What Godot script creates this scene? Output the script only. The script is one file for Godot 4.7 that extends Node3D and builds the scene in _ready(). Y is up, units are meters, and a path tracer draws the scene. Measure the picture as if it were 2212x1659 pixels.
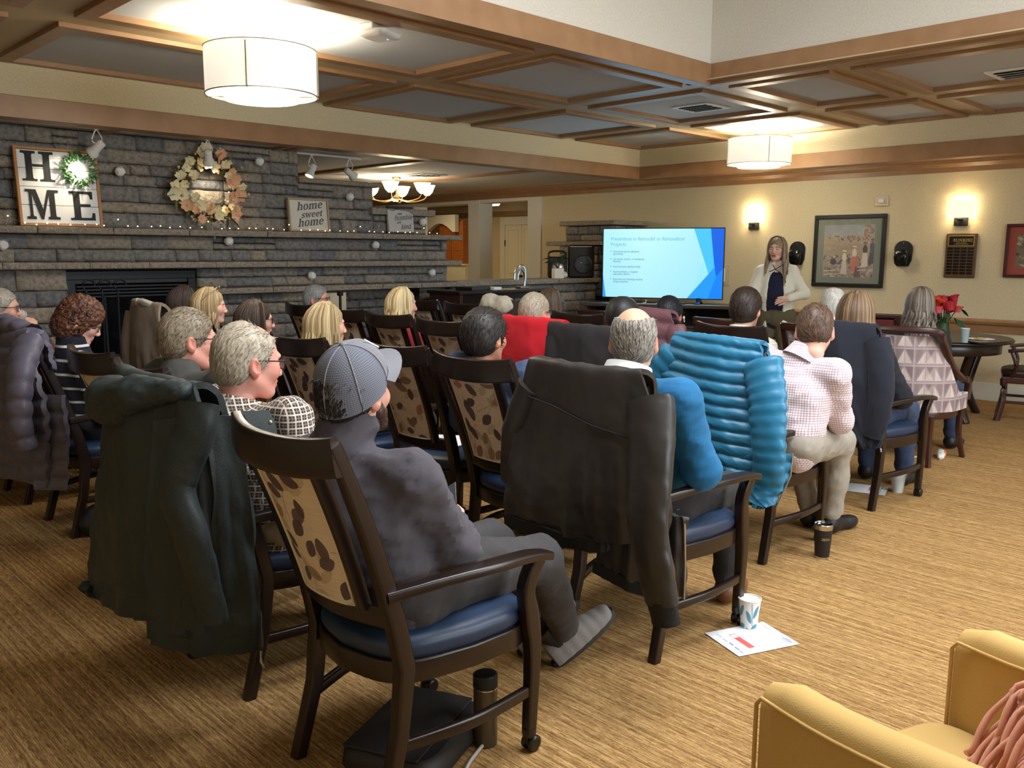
extends Node3D
# A senior-living lounge during a talk. Camera at (0, 1.47, 0); x runs along the stone wall to the far wall, -z towards the stone wall.

var M := {}
var taken := {}
var noise := FastNoiseLite.new()
var rng := RandomNumberGenerator.new()

# ---------------------------------------------------------------- shapes
class Shape:
	var v := PackedVector3Array()
	var n := PackedVector3Array()
	var t := PackedVector2Array()
	var c := PackedColorArray()
	var f := PackedInt32Array()
	var col := Color.WHITE

	func vert(p: Vector3, nn: Vector3, uv := Vector2.ZERO) -> int:
		v.append(p); n.append(nn); t.append(uv); c.append(col)
		return v.size() - 1

	func smooth(from: int, face_from: int) -> void:
		for i in range(from, v.size()): n[i] = Vector3.ZERO
		for k in range(face_from, f.size(), 3):
			var a := f[k]; var b := f[k + 1]; var d := f[k + 2]
			var g := (v[d] - v[a]).cross(v[b] - v[a])
			n[a] += g; n[b] += g; n[d] += g
		for i in range(from, v.size()):
			n[i] = n[i].normalized() if n[i].length_squared() > 1e-20 else Vector3.UP

	# a skin over rows of points; normal = (next row) x (next point), flip turns it round
	func skin(rows: Array, closed := false, flip := false, uvs := Vector2.ONE, uv0 := Vector2.ZERO) -> void:
		var from := v.size(); var face_from := f.size()
		var m: int = rows[0].size(); var w: int = m + (1 if closed else 0)
		for i in rows.size():
			for j in w:
				vert(rows[i][j % m], Vector3.UP, uv0 + Vector2(float(j) / (w - 1) * uvs.x, float(i) / maxf(1.0, rows.size() - 1) * uvs.y))
		for i in rows.size() - 1:
			for j in w - 1:
				var a := from + i * w + j; var b := a + 1; var d := a + w; var e := d + 1
				if flip: f.append_array([a, e, b, a, d, e])
				else: f.append_array([a, b, e, a, e, d])
		smooth(from, face_from)
		if closed:
			for i in rows.size():
				var a := from + i * w; var b := a + w - 1
				var g := (n[a] + n[b]).normalized(); n[a] = g; n[b] = g

	func fan(ring: PackedVector3Array, nn: Vector3) -> void:
		var mid := Vector3.ZERO
		for p in ring: mid += p
		mid /= ring.size()
		var o := vert(mid, nn); var first := v.size()
		for p in ring: vert(p, nn)
		for j in ring.size():
			var a := first + j; var b := first + (j + 1) % ring.size()
			if (v[b] - mid).cross(v[a] - mid).dot(nn) > 0: f.append_array([o, a, b])
			else: f.append_array([o, b, a])

	func box(mid: Vector3, size: Vector3, bevel := 0.004, turn := Basis.IDENTITY) -> void:
		var h := size / 2; var r := minf(bevel, minf(h.x, minf(h.y, h.z)) * 0.9)
		var at := {}
		for k in 8:
			var s := Vector3(1 if k & 1 else -1, 1 if k & 2 else -1, 1 if k & 4 else -1)
			for ax in 3:
				var p := s * (h - Vector3(r, r, r)); p[ax] = s[ax] * h[ax]
				var nn := Vector3.ZERO; nn[ax] = s[ax]
				var q := s * h; var uv := Vector2(q[(ax + 1) % 3], q[(ax + 2) % 3])
				at[k * 3 + ax] = vert(mid + turn * p, turn * nn, uv)
		for ax in 3:
			var b1 := (ax + 1) % 3; var b2 := (ax + 2) % 3
			for sgn in 2:
				var k0: int = sgn << ax
				quad(at[k0 * 3 + ax], at[(k0 | 1 << b1) * 3 + ax], at[(k0 | 1 << b1 | 1 << b2) * 3 + ax], at[(k0 | 1 << b2) * 3 + ax])
			for k1 in 4:   # the four edges along ax
				var k: int = ((k1 & 1) << b1) | ((k1 >> 1) << b2)
				quad(at[k * 3 + b1], at[k * 3 + b2], at[(k | 1 << ax) * 3 + b2], at[(k | 1 << ax) * 3 + b1])
		for k in 8: tri(at[k * 3], at[k * 3 + 1], at[k * 3 + 2])

	func tri(a: int, b: int, d: int) -> void:
		if (v[d] - v[a]).cross(v[b] - v[a]).dot(n[a] + n[b] + n[d]) < 0: f.append_array([a, d, b])
		else: f.append_array([a, b, d])

	func quad(a: int, b: int, d: int, e: int) -> void:
		tri(a, b, d); tri(a, d, e)

	# sweep: points, half sizes (x across, y up) per point; squareness 2 = ellipse, 6 = rounded rectangle
	func sweep(path: PackedVector3Array, half: Array, sides := 8, power := 2.0, up := Vector3.UP, caps := true) -> void:
		var rows := []
		for i in path.size():
			var dirn := (path[mini(i + 1, path.size() - 1)] - path[maxi(i - 1, 0)]).normalized()
			var side := dirn.cross(up)
			if side.length() < 0.05: side = dirn.cross(Vector3.RIGHT)
			side = side.normalized(); var rise := side.cross(dirn)
			var hh: Vector2 = half[mini(i, half.size() - 1)]
			var ring := PackedVector3Array()
			for j in sides:
				var a := TAU * (j + 0.5) / sides; var ca := cos(a); var sa := sin(a)
				var px := signf(ca) * pow(absf(ca), 2.0 / power); var py := signf(sa) * pow(absf(sa), 2.0 / power)
				ring.append(path[i] + side * px * hh.x + rise * py * hh.y)
			rows.append(ring)
		skin(rows, true, false)
		if caps:
			fan(rows[0], (path[0] - path[1]).normalized())
			fan(rows[-1], (path[-1] - path[-2]).normalized())

	func tube(path: PackedVector3Array, r: float, sides := 6) -> void:
		sweep(path, [Vector2(r, r)], sides)

	func lathe(profile: PackedVector2Array, at := Transform3D.IDENTITY, sides := 20, cap := true) -> void:
		var rows := []
		for p in profile:
			var ring := PackedVector3Array()
			for j in sides:
				var a := TAU * j / sides
				ring.append(at * Vector3(p.x * cos(a), p.y, p.x * sin(a)))
			rows.append(ring)
		skin(rows, true, false)
		if cap:
			if profile[0].x > 0.001: fan(rows[0], -at.basis.y.normalized())
			if profile[-1].x > 0.001: fan(rows[-1], at.basis.y.normalized())

	func ball(mid: Vector3, r: Vector3, sides := 10, turn := Basis.IDENTITY) -> void:
		var rows := []
		for i in sides / 2 + 1:
			var b := PI * i / (sides / 2) - PI / 2; var ring := PackedVector3Array()
			for j in sides:
				var a := TAU * j / sides
				ring.append(mid + turn * (Vector3(cos(b) * cos(a), sin(b), cos(b) * sin(a)) * r))
			rows.append(ring)
		skin(rows, true, false)

	# a flat outline (x, y) given a thickness along z
	func prism(outline: PackedVector2Array, depth: float, at := Transform3D.IDENTITY) -> void:
		var ids := Geometry2D.triangulate_polygon(outline)
		for s in [1.0, -1.0]:
			var first := v.size()
			for p in outline: vert(at * Vector3(p.x, p.y, s * depth / 2), at.basis.z.normalized() * s, p)
			for k in range(0, ids.size(), 3): tri(first + ids[k], first + ids[k + 1], first + ids[k + 2])
		var ccw := not Geometry2D.is_polygon_clockwise(outline)
		for i in outline.size():
			var p := outline[i]; var q := outline[(i + 1) % outline.size()]
			var nn := Vector3(q.y - p.y, p.x - q.x, 0) * (1.0 if ccw else -1.0)
			nn = (at.basis * nn).normalized()
			var a := vert(at * Vector3(p.x, p.y, depth / 2), nn); var b := vert(at * Vector3(q.x, q.y, depth / 2), nn)
			quad(a, b, vert(at * Vector3(q.x, q.y, -depth / 2), nn), vert(at * Vector3(p.x, p.y, -depth / 2), nn))

	# a soft sheet with thickness over rows of points
	func sheet(rows: Array, thick: float, flip := false, uvs := Vector2.ONE) -> void:
		var from := v.size()
		skin(rows, false, flip, uvs)
		var nr := rows.size(); var m: int = rows[0].size()
		var back := []
		for i in nr:
			var ring := PackedVector3Array()
			for j in m: ring.append(rows[i][j] - n[from + i * m + j] * thick)
			back.append(ring)
		skin(back, false, not flip, uvs)
		var rim := []
		var a := PackedVector3Array(); var b := PackedVector3Array()
		for j in m: a.append(rows[0][j]); b.append(back[0][j])
		for i in range(1, nr): a.append(rows[i][m - 1]); b.append(back[i][m - 1])
		for j in range(m - 2, -1, -1): a.append(rows[nr - 1][j]); b.append(back[nr - 1][j])
		for i in range(nr - 2, 0, -1): a.append(rows[i][0]); b.append(back[i][0])
		rim.append(a); rim.append(b)
		skin(rim, true, not flip, Vector2(0.02, 0.02))

	func add(o: Shape, at := Transform3D.IDENTITY, tint := Color(1, 1, 1)) -> void:
		var from := v.size(); var nb := at.basis.inverse().transposed(); var turned := at.basis.determinant() < 0
		v.append_array(at * o.v); t.append_array(o.t)
		for i in o.v.size():
			n.append((nb * o.n[i]).normalized()); c.append(o.c[i] * tint)
		for k in range(0, o.f.size(), 3):
			if turned: f.append_array([from + o.f[k], from + o.f[k + 2], from + o.f[k + 1]])
			else: f.append_array([from + o.f[k], from + o.f[k + 1], from + o.f[k + 2]])

	func mesh() -> ArrayMesh:
		var a := []; a.resize(Mesh.ARRAY_MAX)
		a[Mesh.ARRAY_VERTEX] = v; a[Mesh.ARRAY_NORMAL] = n; a[Mesh.ARRAY_TEX_UV] = t; a[Mesh.ARRAY_COLOR] = c; a[Mesh.ARRAY_INDEX] = f
		var m := ArrayMesh.new()
		m.add_surface_from_arrays(Mesh.PRIMITIVE_TRIANGLES, a)
		return m

# a distance field on a grid, meshed as surface nets
class Field:
	var o: Vector3
	var cell: float
	var nx: int
	var ny: int
	var nz: int
	var d := PackedFloat32Array()

	func _init(lo: Vector3, hi: Vector3, size: float) -> void:
		o = lo; cell = size
		nx = int(ceil((hi.x - lo.x) / size)) + 2; ny = int(ceil((hi.y - lo.y) / size)) + 2; nz = int(ceil((hi.z - lo.z) / size)) + 2
		d.resize(nx * ny * nz); d.fill(9.0)

	func span(lo: Vector3, hi: Vector3) -> Array:
		var a := (lo - o) / cell; var b := (hi - o) / cell
		return [clampi(int(a.x), 0, nx), clampi(int(b.x) + 2, 0, nx), clampi(int(a.y), 0, ny), clampi(int(b.y) + 2, 0, ny), clampi(int(a.z), 0, nz), clampi(int(b.z) + 2, 0, nz)]

	func cap(a: Vector3, b: Vector3, ra: float, rb: float, k := 0.02) -> void:
		var m := maxf(ra, rb) + k + 2.5 * cell; var mm := Vector3(m, m, m)
		var s := span(a.min(b) - mm, a.max(b) + mm)
		var ba := b - a; var inv := 1.0 / maxf(ba.length_squared(), 1e-9); var dr := rb - ra
		for z in range(s[4], s[5]):
			for y in range(s[2], s[3]):
				var i: int = nx * (y + ny * z) + s[0]
				var pa := o + Vector3(s[0], y, z) * cell - a
				for x in range(s[0], s[1]):
					var h := clampf(pa.dot(ba) * inv, 0.0, 1.0)
					var q := (pa - ba * h).length() - ra - dr * h
					var w := d[i]
					var e := k - absf(w - q)
					d[i] = minf(w, q) - (e * e / k * 0.25 if e > 0.0 else 0.0)
					i += 1; pa.x += cell

	func chain(p: Array, r: Array, k := 0.02) -> void:
		for i in p.size() - 1: cap(p[i], p[i + 1], r[i], r[i + 1], k)

	# sign 1 adds the ellipsoid, -1 carves it away
	func ell(mid: Vector3, r: Vector3, k := 0.02, turn := Basis.IDENTITY, sgn := 1.0) -> void:
		var m := maxf(r.x, maxf(r.y, r.z)) + k + 2.5 * cell; var mm := Vector3(m, m, m)
		var s := span(mid - mm, mid + mm); var it := turn.inverse()
		var r1 := Vector3.ONE / r; var r2 := r1 * r1
		for z in range(s[4], s[5]):
			for y in range(s[2], s[3]):
				var i: int = nx * (y + ny * z) + s[0]
				for x in range(s[0], s[1]):
					var p := it * (o + Vector3(x, y, z) * cell - mid)
					var k0 := (p * r1).length(); var k1 := (p * r2).length()
					var q := k0 * (k0 - 1.0) / maxf(k1, 1e-6)
					var w := d[i]
					if sgn > 0:
						var e := k - absf(w - q)
						d[i] = minf(w, q) - (e * e / k * 0.25 if e > 0.0 else 0.0)
					else:
						var e := k - absf(w + q)
						d[i] = maxf(w, -q) + (e * e / k * 0.25 if e > 0.0 else 0.0)
					i += 1

	# keep only the side of a plane that its normal points away from
	func cut(p: Vector3, nn: Vector3, k := 0.01) -> void:
		for z in nz:
			for y in ny:
				var i := nx * (y + ny * z)
				for x in nx:
					var w := d[i]
					if w < 0.2:
						var q := (o + Vector3(x, y, z) * cell - p).dot(nn)
						var e := k - absf(w - q)
						d[i] = maxf(w, q) + (e * e / k * 0.25 if e > 0.0 else 0.0)
					i += 1

	func net(s: Shape) -> void:
		var sy := nx; var sz := nx * ny
		var at := PackedInt32Array(); at.resize(nx * ny * nz); at.fill(-1)
		var live := PackedInt32Array(); var lim := cell * 1.75
		for z in nz - 1:
			for y in ny - 1:
				var i := nx * (y + ny * z) - 1
				for x in nx - 1:
					i += 1
					var d0 := d[i]
					if d0 > lim or d0 < -lim: continue
					var d1 := d[i + 1]; var d2 := d[i + sy]; var d3 := d[i + sy + 1]
					var d4 := d[i + sz]; var d5 := d[i + sz + 1]; var d6 := d[i + sz + sy]; var d7 := d[i + sz + sy + 1]
					var lo := minf(minf(minf(d0, d1), minf(d2, d3)), minf(minf(d4, d5), minf(d6, d7)))
					if lo >= 0.0: continue
					var hi := maxf(maxf(maxf(d0, d1), maxf(d2, d3)), maxf(maxf(d4, d5), maxf(d6, d7)))
					if hi < 0.0: continue
					var g := Vector3(d1 + d3 + d5 + d7 - d0 - d2 - d4 - d6, d2 + d3 + d6 + d7 - d0 - d1 - d4 - d5, d4 + d5 + d6 + d7 - d0 - d1 - d2 - d3) * 0.25
					var mean := (d0 + d1 + d2 + d3 + d4 + d5 + d6 + d7) * 0.125
					var gl := maxf(g.length_squared(), 1e-9)
					var off := g * (-mean / gl)
					off = off.clamp(Vector3(-0.6, -0.6, -0.6), Vector3(0.6, 0.6, 0.6))
					at[i] = s.vert(o + (Vector3(x, y, z) + Vector3(0.5, 0.5, 0.5) + off) * cell, g.normalized())
					live.append(i)
		for i in live:
			var in0 := d[i] < 0.0
			if in0 != (d[i + 1] < 0.0): face(s, at[i], at[i - sy], at[i - sy - sz], at[i - sz], in0)
			if in0 != (d[i + sy] < 0.0): face(s, at[i], at[i - sz], at[i - sz - 1], at[i - 1], in0)
			if in0 != (d[i + sz] < 0.0): face(s, at[i], at[i - 1], at[i - 1 - sy], at[i - sy], in0)

	func face(s: Shape, a: int, b: int, e: int, g: int, out: bool) -> void:
		if a < 0 or b < 0 or e < 0 or g < 0: return
		if out: s.f.append_array([a, e, b, a, g, e])
		else: s.f.append_array([a, b, e, a, e, g])

# ---------------------------------------------------------------- naming and adding
func numbered(called: String) -> String:
	var k: int = taken.get(called, -1) + 1
	taken[called] = k
	return called if k == 0 else "%s_%03d" % [called, k]

func tag(o: Node3D, label: String, category: String, group := "") -> Node3D:
	o.set_meta("label", label); o.set_meta("category", category)
	if group: o.set_meta("group", group)
	return o

func thing(called: String, label: String, category: String, at := Vector3.ZERO, turn := 0.0, group := "") -> Node3D:
	var o := Node3D.new(); o.name = numbered(called); add_child(o)
	o.position = at; o.rotation.y = turn
	return tag(o, label, category, group)

func put(called: String, s, m: Material, parent: Node = self, at := Transform3D.IDENTITY) -> MeshInstance3D:
	var o := MeshInstance3D.new()
	o.mesh = s.mesh() if s is Shape else s
	o.name = numbered(called) if parent == self else called
	o.material_override = m; o.transform = at
	o.cast_shadow = GeometryInstance3D.SHADOW_CASTING_SETTING_ON
	parent.add_child(o, true)
	return o

func build(called: String, s, m: Material, parent: Node = self) -> MeshInstance3D:
	var o := put(called, s, m, parent)
	if parent == self: o.set_meta("kind", "structure")
	return o

func frame_node(called: String) -> Node3D:
	var o := Node3D.new(); o.name = numbered(called); add_child(o); o.set_meta("kind", "structure")
	return o

func twin(o: Node3D, at: Vector3, turn: float, label := "", group := "") -> Node3D:
	var r: Node3D = o.duplicate(); r.name = numbered(String(o.name).rstrip("0123456789").trim_suffix("_")); add_child(r)
	r.position = at; r.rotation.y = turn
	if label: r.set_meta("label", label)
	if group: r.set_meta("group", group)
	return r

func V(x: float, y: float, z: float) -> Vector3: return Vector3(x, y, z)
func pts(a: Array) -> PackedVector3Array:
	var p := PackedVector3Array()
	for q in a: p.append(Vector3(q[0], q[1], q[2]))
	return p
func at(p: Vector3, b := Basis.IDENTITY) -> Transform3D: return Transform3D(b, p)
func yaw(deg: float) -> Basis: return Basis(Vector3.UP, deg_to_rad(deg))

# Catmull-Rom through a list of points, n steps per piece
func curve(p: PackedVector3Array, n := 5) -> PackedVector3Array:
	var r := PackedVector3Array()
	for i in p.size() - 1:
		var a := p[maxi(i - 1, 0)]; var b := p[i]; var e := p[i + 1]; var g := p[mini(i + 2, p.size() - 1)]
		for k in n: r.append(b.cubic_interpolate(e, a, g, float(k) / n))
	r.append(p[-1])
	return r

# a grid of control points refined both ways
func refine(ctrl: Array, nu: int, nv: int) -> Array:
	var rows := []
	for r in ctrl: rows.append(curve(pts(r), nu))
	var out := []; var m: int = rows[0].size()
	var cols := []
	for j in m:
		var col := PackedVector3Array()
		for r in rows: col.append(r[j])
		cols.append(curve(col, nv))
	for i in cols[0].size():
		var ring := PackedVector3Array()
		for j in m: ring.append(cols[j][i])
		out.append(ring)
	return out

# ---------------------------------------------------------------- materials
func mat(key: String, c: Color, rough := 0.8, opt := {}) -> StandardMaterial3D:
	var m := StandardMaterial3D.new()
	m.albedo_color = c; m.roughness = rough
	m.metallic = opt.get("metal", 0.0); m.metallic_specular = opt.get("spec", 0.5)
	m.cull_mode = BaseMaterial3D.CULL_DISABLED
	if opt.has("vc"): m.vertex_color_use_as_albedo = true
	if opt.has("tex"):
		m.albedo_texture = opt.tex
	if opt.has("tri"):
		m.uv1_triplanar = true; m.uv1_scale = opt.tri; m.uv1_triplanar_sharpness = opt.get("sharp", 8.0)
		if opt.get("world", false): m.uv1_world_triplanar = true
	if opt.has("bump"):
		m.normal_enabled = true; m.normal_texture = opt.bump; m.normal_scale = opt.get("bs", 1.0)
	if opt.has("glow"):
		m.emission_enabled = true; m.emission = opt.glow; m.emission_energy_multiplier = opt.get("ge", 1.0)
		if opt.has("glowtex"): m.emission_texture = opt.glowtex; m.emission_operator = BaseMaterial3D.EMISSION_OP_MULTIPLY
	if opt.has("back"): m.backlight_enabled = true; m.backlight = opt.back
	if opt.has("rim"): m.rim_enabled = true; m.rim = opt.rim; m.rim_tint = 0.5
	if opt.has("coat"): m.clearcoat_enabled = true; m.clearcoat = opt.coat; m.clearcoat_roughness = 0.2
	if opt.has("sss"): m.subsurf_scatter_enabled = true; m.subsurf_scatter_strength = opt.sss
	if opt.has("alpha"): m.transparency = BaseMaterial3D.TRANSPARENCY_ALPHA; m.albedo_color.a = opt.alpha
	M[key] = m
	return m

func rgb(r: int, g: int, b: int) -> Color: return Color8(r, g, b)
func lin(c: Color) -> Color: return c.srgb_to_linear()

func bump(freq: float, strength := 4.0, size := 256, fractal := true) -> NoiseTexture2D:
	var nt := NoiseTexture2D.new(); var fn := FastNoiseLite.new()
	fn.frequency = freq; fn.noise_type = FastNoiseLite.TYPE_SIMPLEX_SMOOTH
	if not fractal: fn.fractal_type = FastNoiseLite.FRACTAL_NONE
	nt.noise = fn; nt.width = size; nt.height = size; nt.seamless = true; nt.as_normal_map = true; nt.bump_strength = strength
	return nt

func ramp_tex(freq: float, stops: Array, size := 256) -> NoiseTexture2D:
	var nt := NoiseTexture2D.new(); var fn := FastNoiseLite.new()
	fn.frequency = freq; fn.noise_type = FastNoiseLite.TYPE_SIMPLEX_SMOOTH
	nt.noise = fn; nt.width = size; nt.height = size; nt.seamless = true
	var g := Gradient.new(); g.offsets = PackedFloat32Array(); g.colors = PackedColorArray()
	var off := PackedFloat32Array(); var cc := PackedColorArray()
	for i in stops.size(): off.append(float(i) / (stops.size() - 1)); cc.append(stops[i])
	g.offsets = off; g.colors = cc
	nt.color_ramp = g
	return nt

func tex(im: Image) -> ImageTexture:
	im.generate_mipmaps()
	return ImageTexture.create_from_image(im)

func paint_poly(im: Image, poly: PackedVector2Array, c: Color, soft := 0.0) -> void:
	var lo := poly[0]; var hi := poly[0]
	for p in poly: lo = lo.min(p); hi = hi.max(p)
	for y in range(maxi(0, int(lo.y)), mini(im.get_height(), int(hi.y) + 1)):
		for x in range(maxi(0, int(lo.x)), mini(im.get_width(), int(hi.x) + 1)):
			if Geometry2D.is_point_in_polygon(Vector2(x + 0.5, y + 0.5), poly):
				im.set_pixel(x, y, im.get_pixel(x, y).lerp(Color(c, 1), c.a))

func paint_line(im: Image, a: Vector2, b: Vector2, w: float, c: Color) -> void:
	var s := (b - a).normalized().orthogonal() * w / 2
	paint_poly(im, PackedVector2Array([a + s, b + s, b - s, a - s]), c)

func leaf_poly(mid: Vector2, l: float, w: float, ang: float, tip := 1.0) -> PackedVector2Array:
	var p := PackedVector2Array()
	for i in 16:
		var a := TAU * i / 16
		var q := Vector2(cos(a) * l, sin(a) * w * (1.0 - 0.35 * tip * absf(cos(a)) * absf(cos(a))))
		p.append(mid + q.rotated(ang))
	return p

func floral(seed_: int) -> Image:
	var im := Image.create(384, 546, false, Image.FORMAT_RGB8)
	var r := RandomNumberGenerator.new(); r.seed = seed_
	im.fill(rgb(216, 200, 180))
	for y in range(0, 546, 2):
		var k := r.randf_range(-0.02, 0.02)
		im.fill_rect(Rect2i(0, y, 384, 2), Color(0.85 + k, 0.785 + k, 0.705 + k))
	for i in 14:
		paint_poly(im, leaf_poly(Vector2(r.randf() * 384, r.randf() * 546), r.randf_range(38, 66), r.randf_range(20, 32), r.randf() * TAU), Color(0.66, 0.58, 0.46, 0.45))
	for i in 9:
		var a := Vector2(r.randf() * 384, r.randf() * 546); var dir := Vector2.from_angle(r.randf() * TAU)
		for k in 6:
			var b := a + dir * 26; dir = dir.rotated(r.randf_range(-0.3, 0.3))
			paint_line(im, a, b, 2.5, Color(0.42, 0.34, 0.28, 0.8)); a = b
	var tones := [rgb(82, 66, 70), rgb(96, 78, 80), rgb(172, 122, 104), rgb(140, 112, 94), rgb(88, 70, 76), rgb(150, 128, 100)]
	for i in 15:
		var mid := Vector2((i % 3) * 128 + r.randf() * 128, int(i / 3) * 109 + r.randf() * 109); var ang := r.randf() * TAU; var tone: Color = tones[r.randi() % 6]
		var big := r.randf_range(0.8, 1.15)
		paint_poly(im, leaf_poly(mid, 50 * big, 30 * big, ang), Color(tone, 0.93))
		paint_line(im, mid - Vector2.from_angle(ang) * 46 * big, mid + Vector2.from_angle(ang) * 62 * big, 1.6, Color(tone.darkened(0.35), 0.8))
	return im

func checks(size: int, ground: Color, bars: Array) -> Image:
	# bars: [start, width, colour] across both ways, as shares of the size
	var im := Image.create(size, size, false, Image.FORMAT_RGB8)
	im.fill(ground)
	for b in bars:
		for k in 2:
			var s0 := int(b[0] * size); var w := int(b[1] * size)
			for i in range(s0, s0 + w):
				for j in size:
					var x := i if k == 0 else j; var y := j if k == 0 else i
					im.set_pixel(x, y, im.get_pixel(x, y).lerp(Color(b[2], 1), b[2].a))
	return im

func carpet() -> Image:
	var n := 1024; var im := Image.create(n, n, false, Image.FORMAT_RGB8)
	var r := RandomNumberGenerator.new(); r.seed = 5
	var data := PackedByteArray(); data.resize(n * n * 3)
	var col := PackedFloat32Array(); col.resize(n)     # tone of each row of loops, drifting
	var tone := PackedFloat32Array(); tone.resize(n)
	for i in n: tone[i] = r.randf_range(-1, 1)
	var fn := FastNoiseLite.new(); fn.frequency = 0.02; fn.seed = 3
	for y in n:
		var k := 0.0
		var left := 0
		for x in n:
			if left <= 0:
				left = r.randi_range(5, 26)
				k = r.randf_range(-1, 1) * 0.75 + tone[(y / 4) * 4 % n] * 0.55
				if r.randf() < 0.10: k -= 1.0
			left -= 1
			var speck := r.randf_range(-0.35, 0.35)
			var g := (0.0 if y % 4 else -0.45) + k + speck
			var w := clampf(0.5 + 0.33 * g, 0.0, 1.0)
			var i := (y * n + x) * 3
			data[i] = int(lerpf(106, 220, w)); data[i + 1] = int(lerpf(74, 184, w)); data[i + 2] = int(lerpf(42, 126, w))
	im = Image.create_from_data(n, n, false, Image.FORMAT_RGB8, data)
	return im

func wood_tex(dark: Color, light: Color, seed_: int) -> Image:
	var n := 256; var im := Image.create(n, n, false, Image.FORMAT_RGB8)
	var fn := FastNoiseLite.new(); fn.seed = seed_; fn.frequency = 0.03
	for y in n:
		for x in n:
			var q := 0.5 + 0.5 * fn.get_noise_3d(x * 0.35, y * 7.0, 9.0 * sin(TAU * x / n))
			im.set_pixel(x, y, dark.lerp(light, clampf(q, 0, 1)))
	return im

# ---------------------------------------------------------------- the scene
func _ready() -> void:
	noise.seed = 7; noise.frequency = 1.0; rng.seed = 11
	# camera
	var cam := Camera3D.new(); cam.name = "camera"
	cam.transform = Transform3D(Basis(V(0.714058, 0.003898, 0.700075), V(0.101824, 0.988773, -0.109363), V(-0.692642, 0.149376, 0.705644)).orthonormalized(), V(0, 1.47, 0))
	cam.fov = 47.5974; cam.near = 0.05; cam.far = 60.0
	add_child(cam); cam.current = true
	# surroundings: a closed room, so the sky only matters as a dim background
	var we := WorldEnvironment.new(); we.name = "environment"
	var env := Environment.new()
	env.background_mode = Environment.BG_COLOR; env.background_color = Color(0.02, 0.02, 0.02)
	env.tonemap_mode = Environment.TONE_MAPPER_LINEAR; env.tonemap_exposure = 1.22
	env.sdfgi_enabled = true; env.ssao_enabled = true; env.ssil_enabled = true
	we.environment = env; add_child(we)
	# large lights: two ceiling panels high in the raised ceiling, daylight from the window wall on the right, one ceiling panel in the back rooms
	area(V(2.7, 3.95, -1.3), V(2.7, 0, -1.3), Vector2(2.4, 1.6), Color(0.95, 0.97, 1.0), 14.0)
	area(V(4.4, 3.95, 1.6), V(4.4, 0, 1.6), Vector2(2.4, 1.6), Color(0.95, 0.97, 1.0), 14.0)
	area(V(3.6, 2.0, 4.35), V(3.6, 1.2, -3.0), Vector2(4.6, 1.5), Color(0.88, 0.95, 1.0), 17.0)
	area(V(7.6, 2.70, 1.4), V(7.6, 0, 1.4), Vector2(0.9, 0.9), Color(0.97, 0.97, 0.97), 3.4)
	area(V(11.0, 2.42, -11.3), V(11.0, 0, -11.3), Vector2(1.2, 0.5), Color(1.0, 0.90, 0.70), 1.3)
	area(V(10.9, 2.42, -13.6), V(10.9, 0, -13.6), Vector2(0.6, 0.6), Color(1.0, 0.90, 0.72), 0.9)
	materials()
	shell()
	stone_wall()
	pendants()
	far_wall_things()
	mantel_things()
	media_corner()
	chairs()
	people()
	coats()
	floor_things()
	armchair_yellow()

func area(p: Vector3, towards: Vector3, size: Vector2, c: Color, e: float) -> void:
	var l := AreaLight3D.new(); l.name = numbered("area_light")
	l.area_size = size; l.light_color = c; l.light_energy = e; l.shadow_enabled = true
	l.set("area_range", 30.0); l.set("area_attenuation", 2.0)
	add_child(l)
	var up := V(0, 0, 1) if absf((towards - p).normalized().y) > 0.9 else V(0, 1, 0)
	l.look_at_from_position(p, towards, up)

func omni(p: Vector3, c: Color, e: float, size := 0.05, called := "lamp_light") -> void:
	var l := OmniLight3D.new(); l.name = numbered(called)
	l.light_color = c; l.light_energy = e; l.light_size = size; l.shadow_enabled = true
	l.omni_range = 30.0; l.omni_attenuation = 2.0
	add_child(l); l.position = p

func spot(p: Vector3, towards: Vector3, c: Color, e: float, angle: float) -> void:
	var l := SpotLight3D.new(); l.name = numbered("spot_light")
	l.light_color = c; l.light_energy = e; l.spot_angle = angle; l.light_size = 0.03; l.shadow_enabled = true
	l.spot_range = 30.0; l.spot_attenuation = 2.0; l.spot_angle_attenuation = 0.6
	add_child(l)
	l.look_at_from_position(p, towards, V(0, 1, 0.01))

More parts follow.
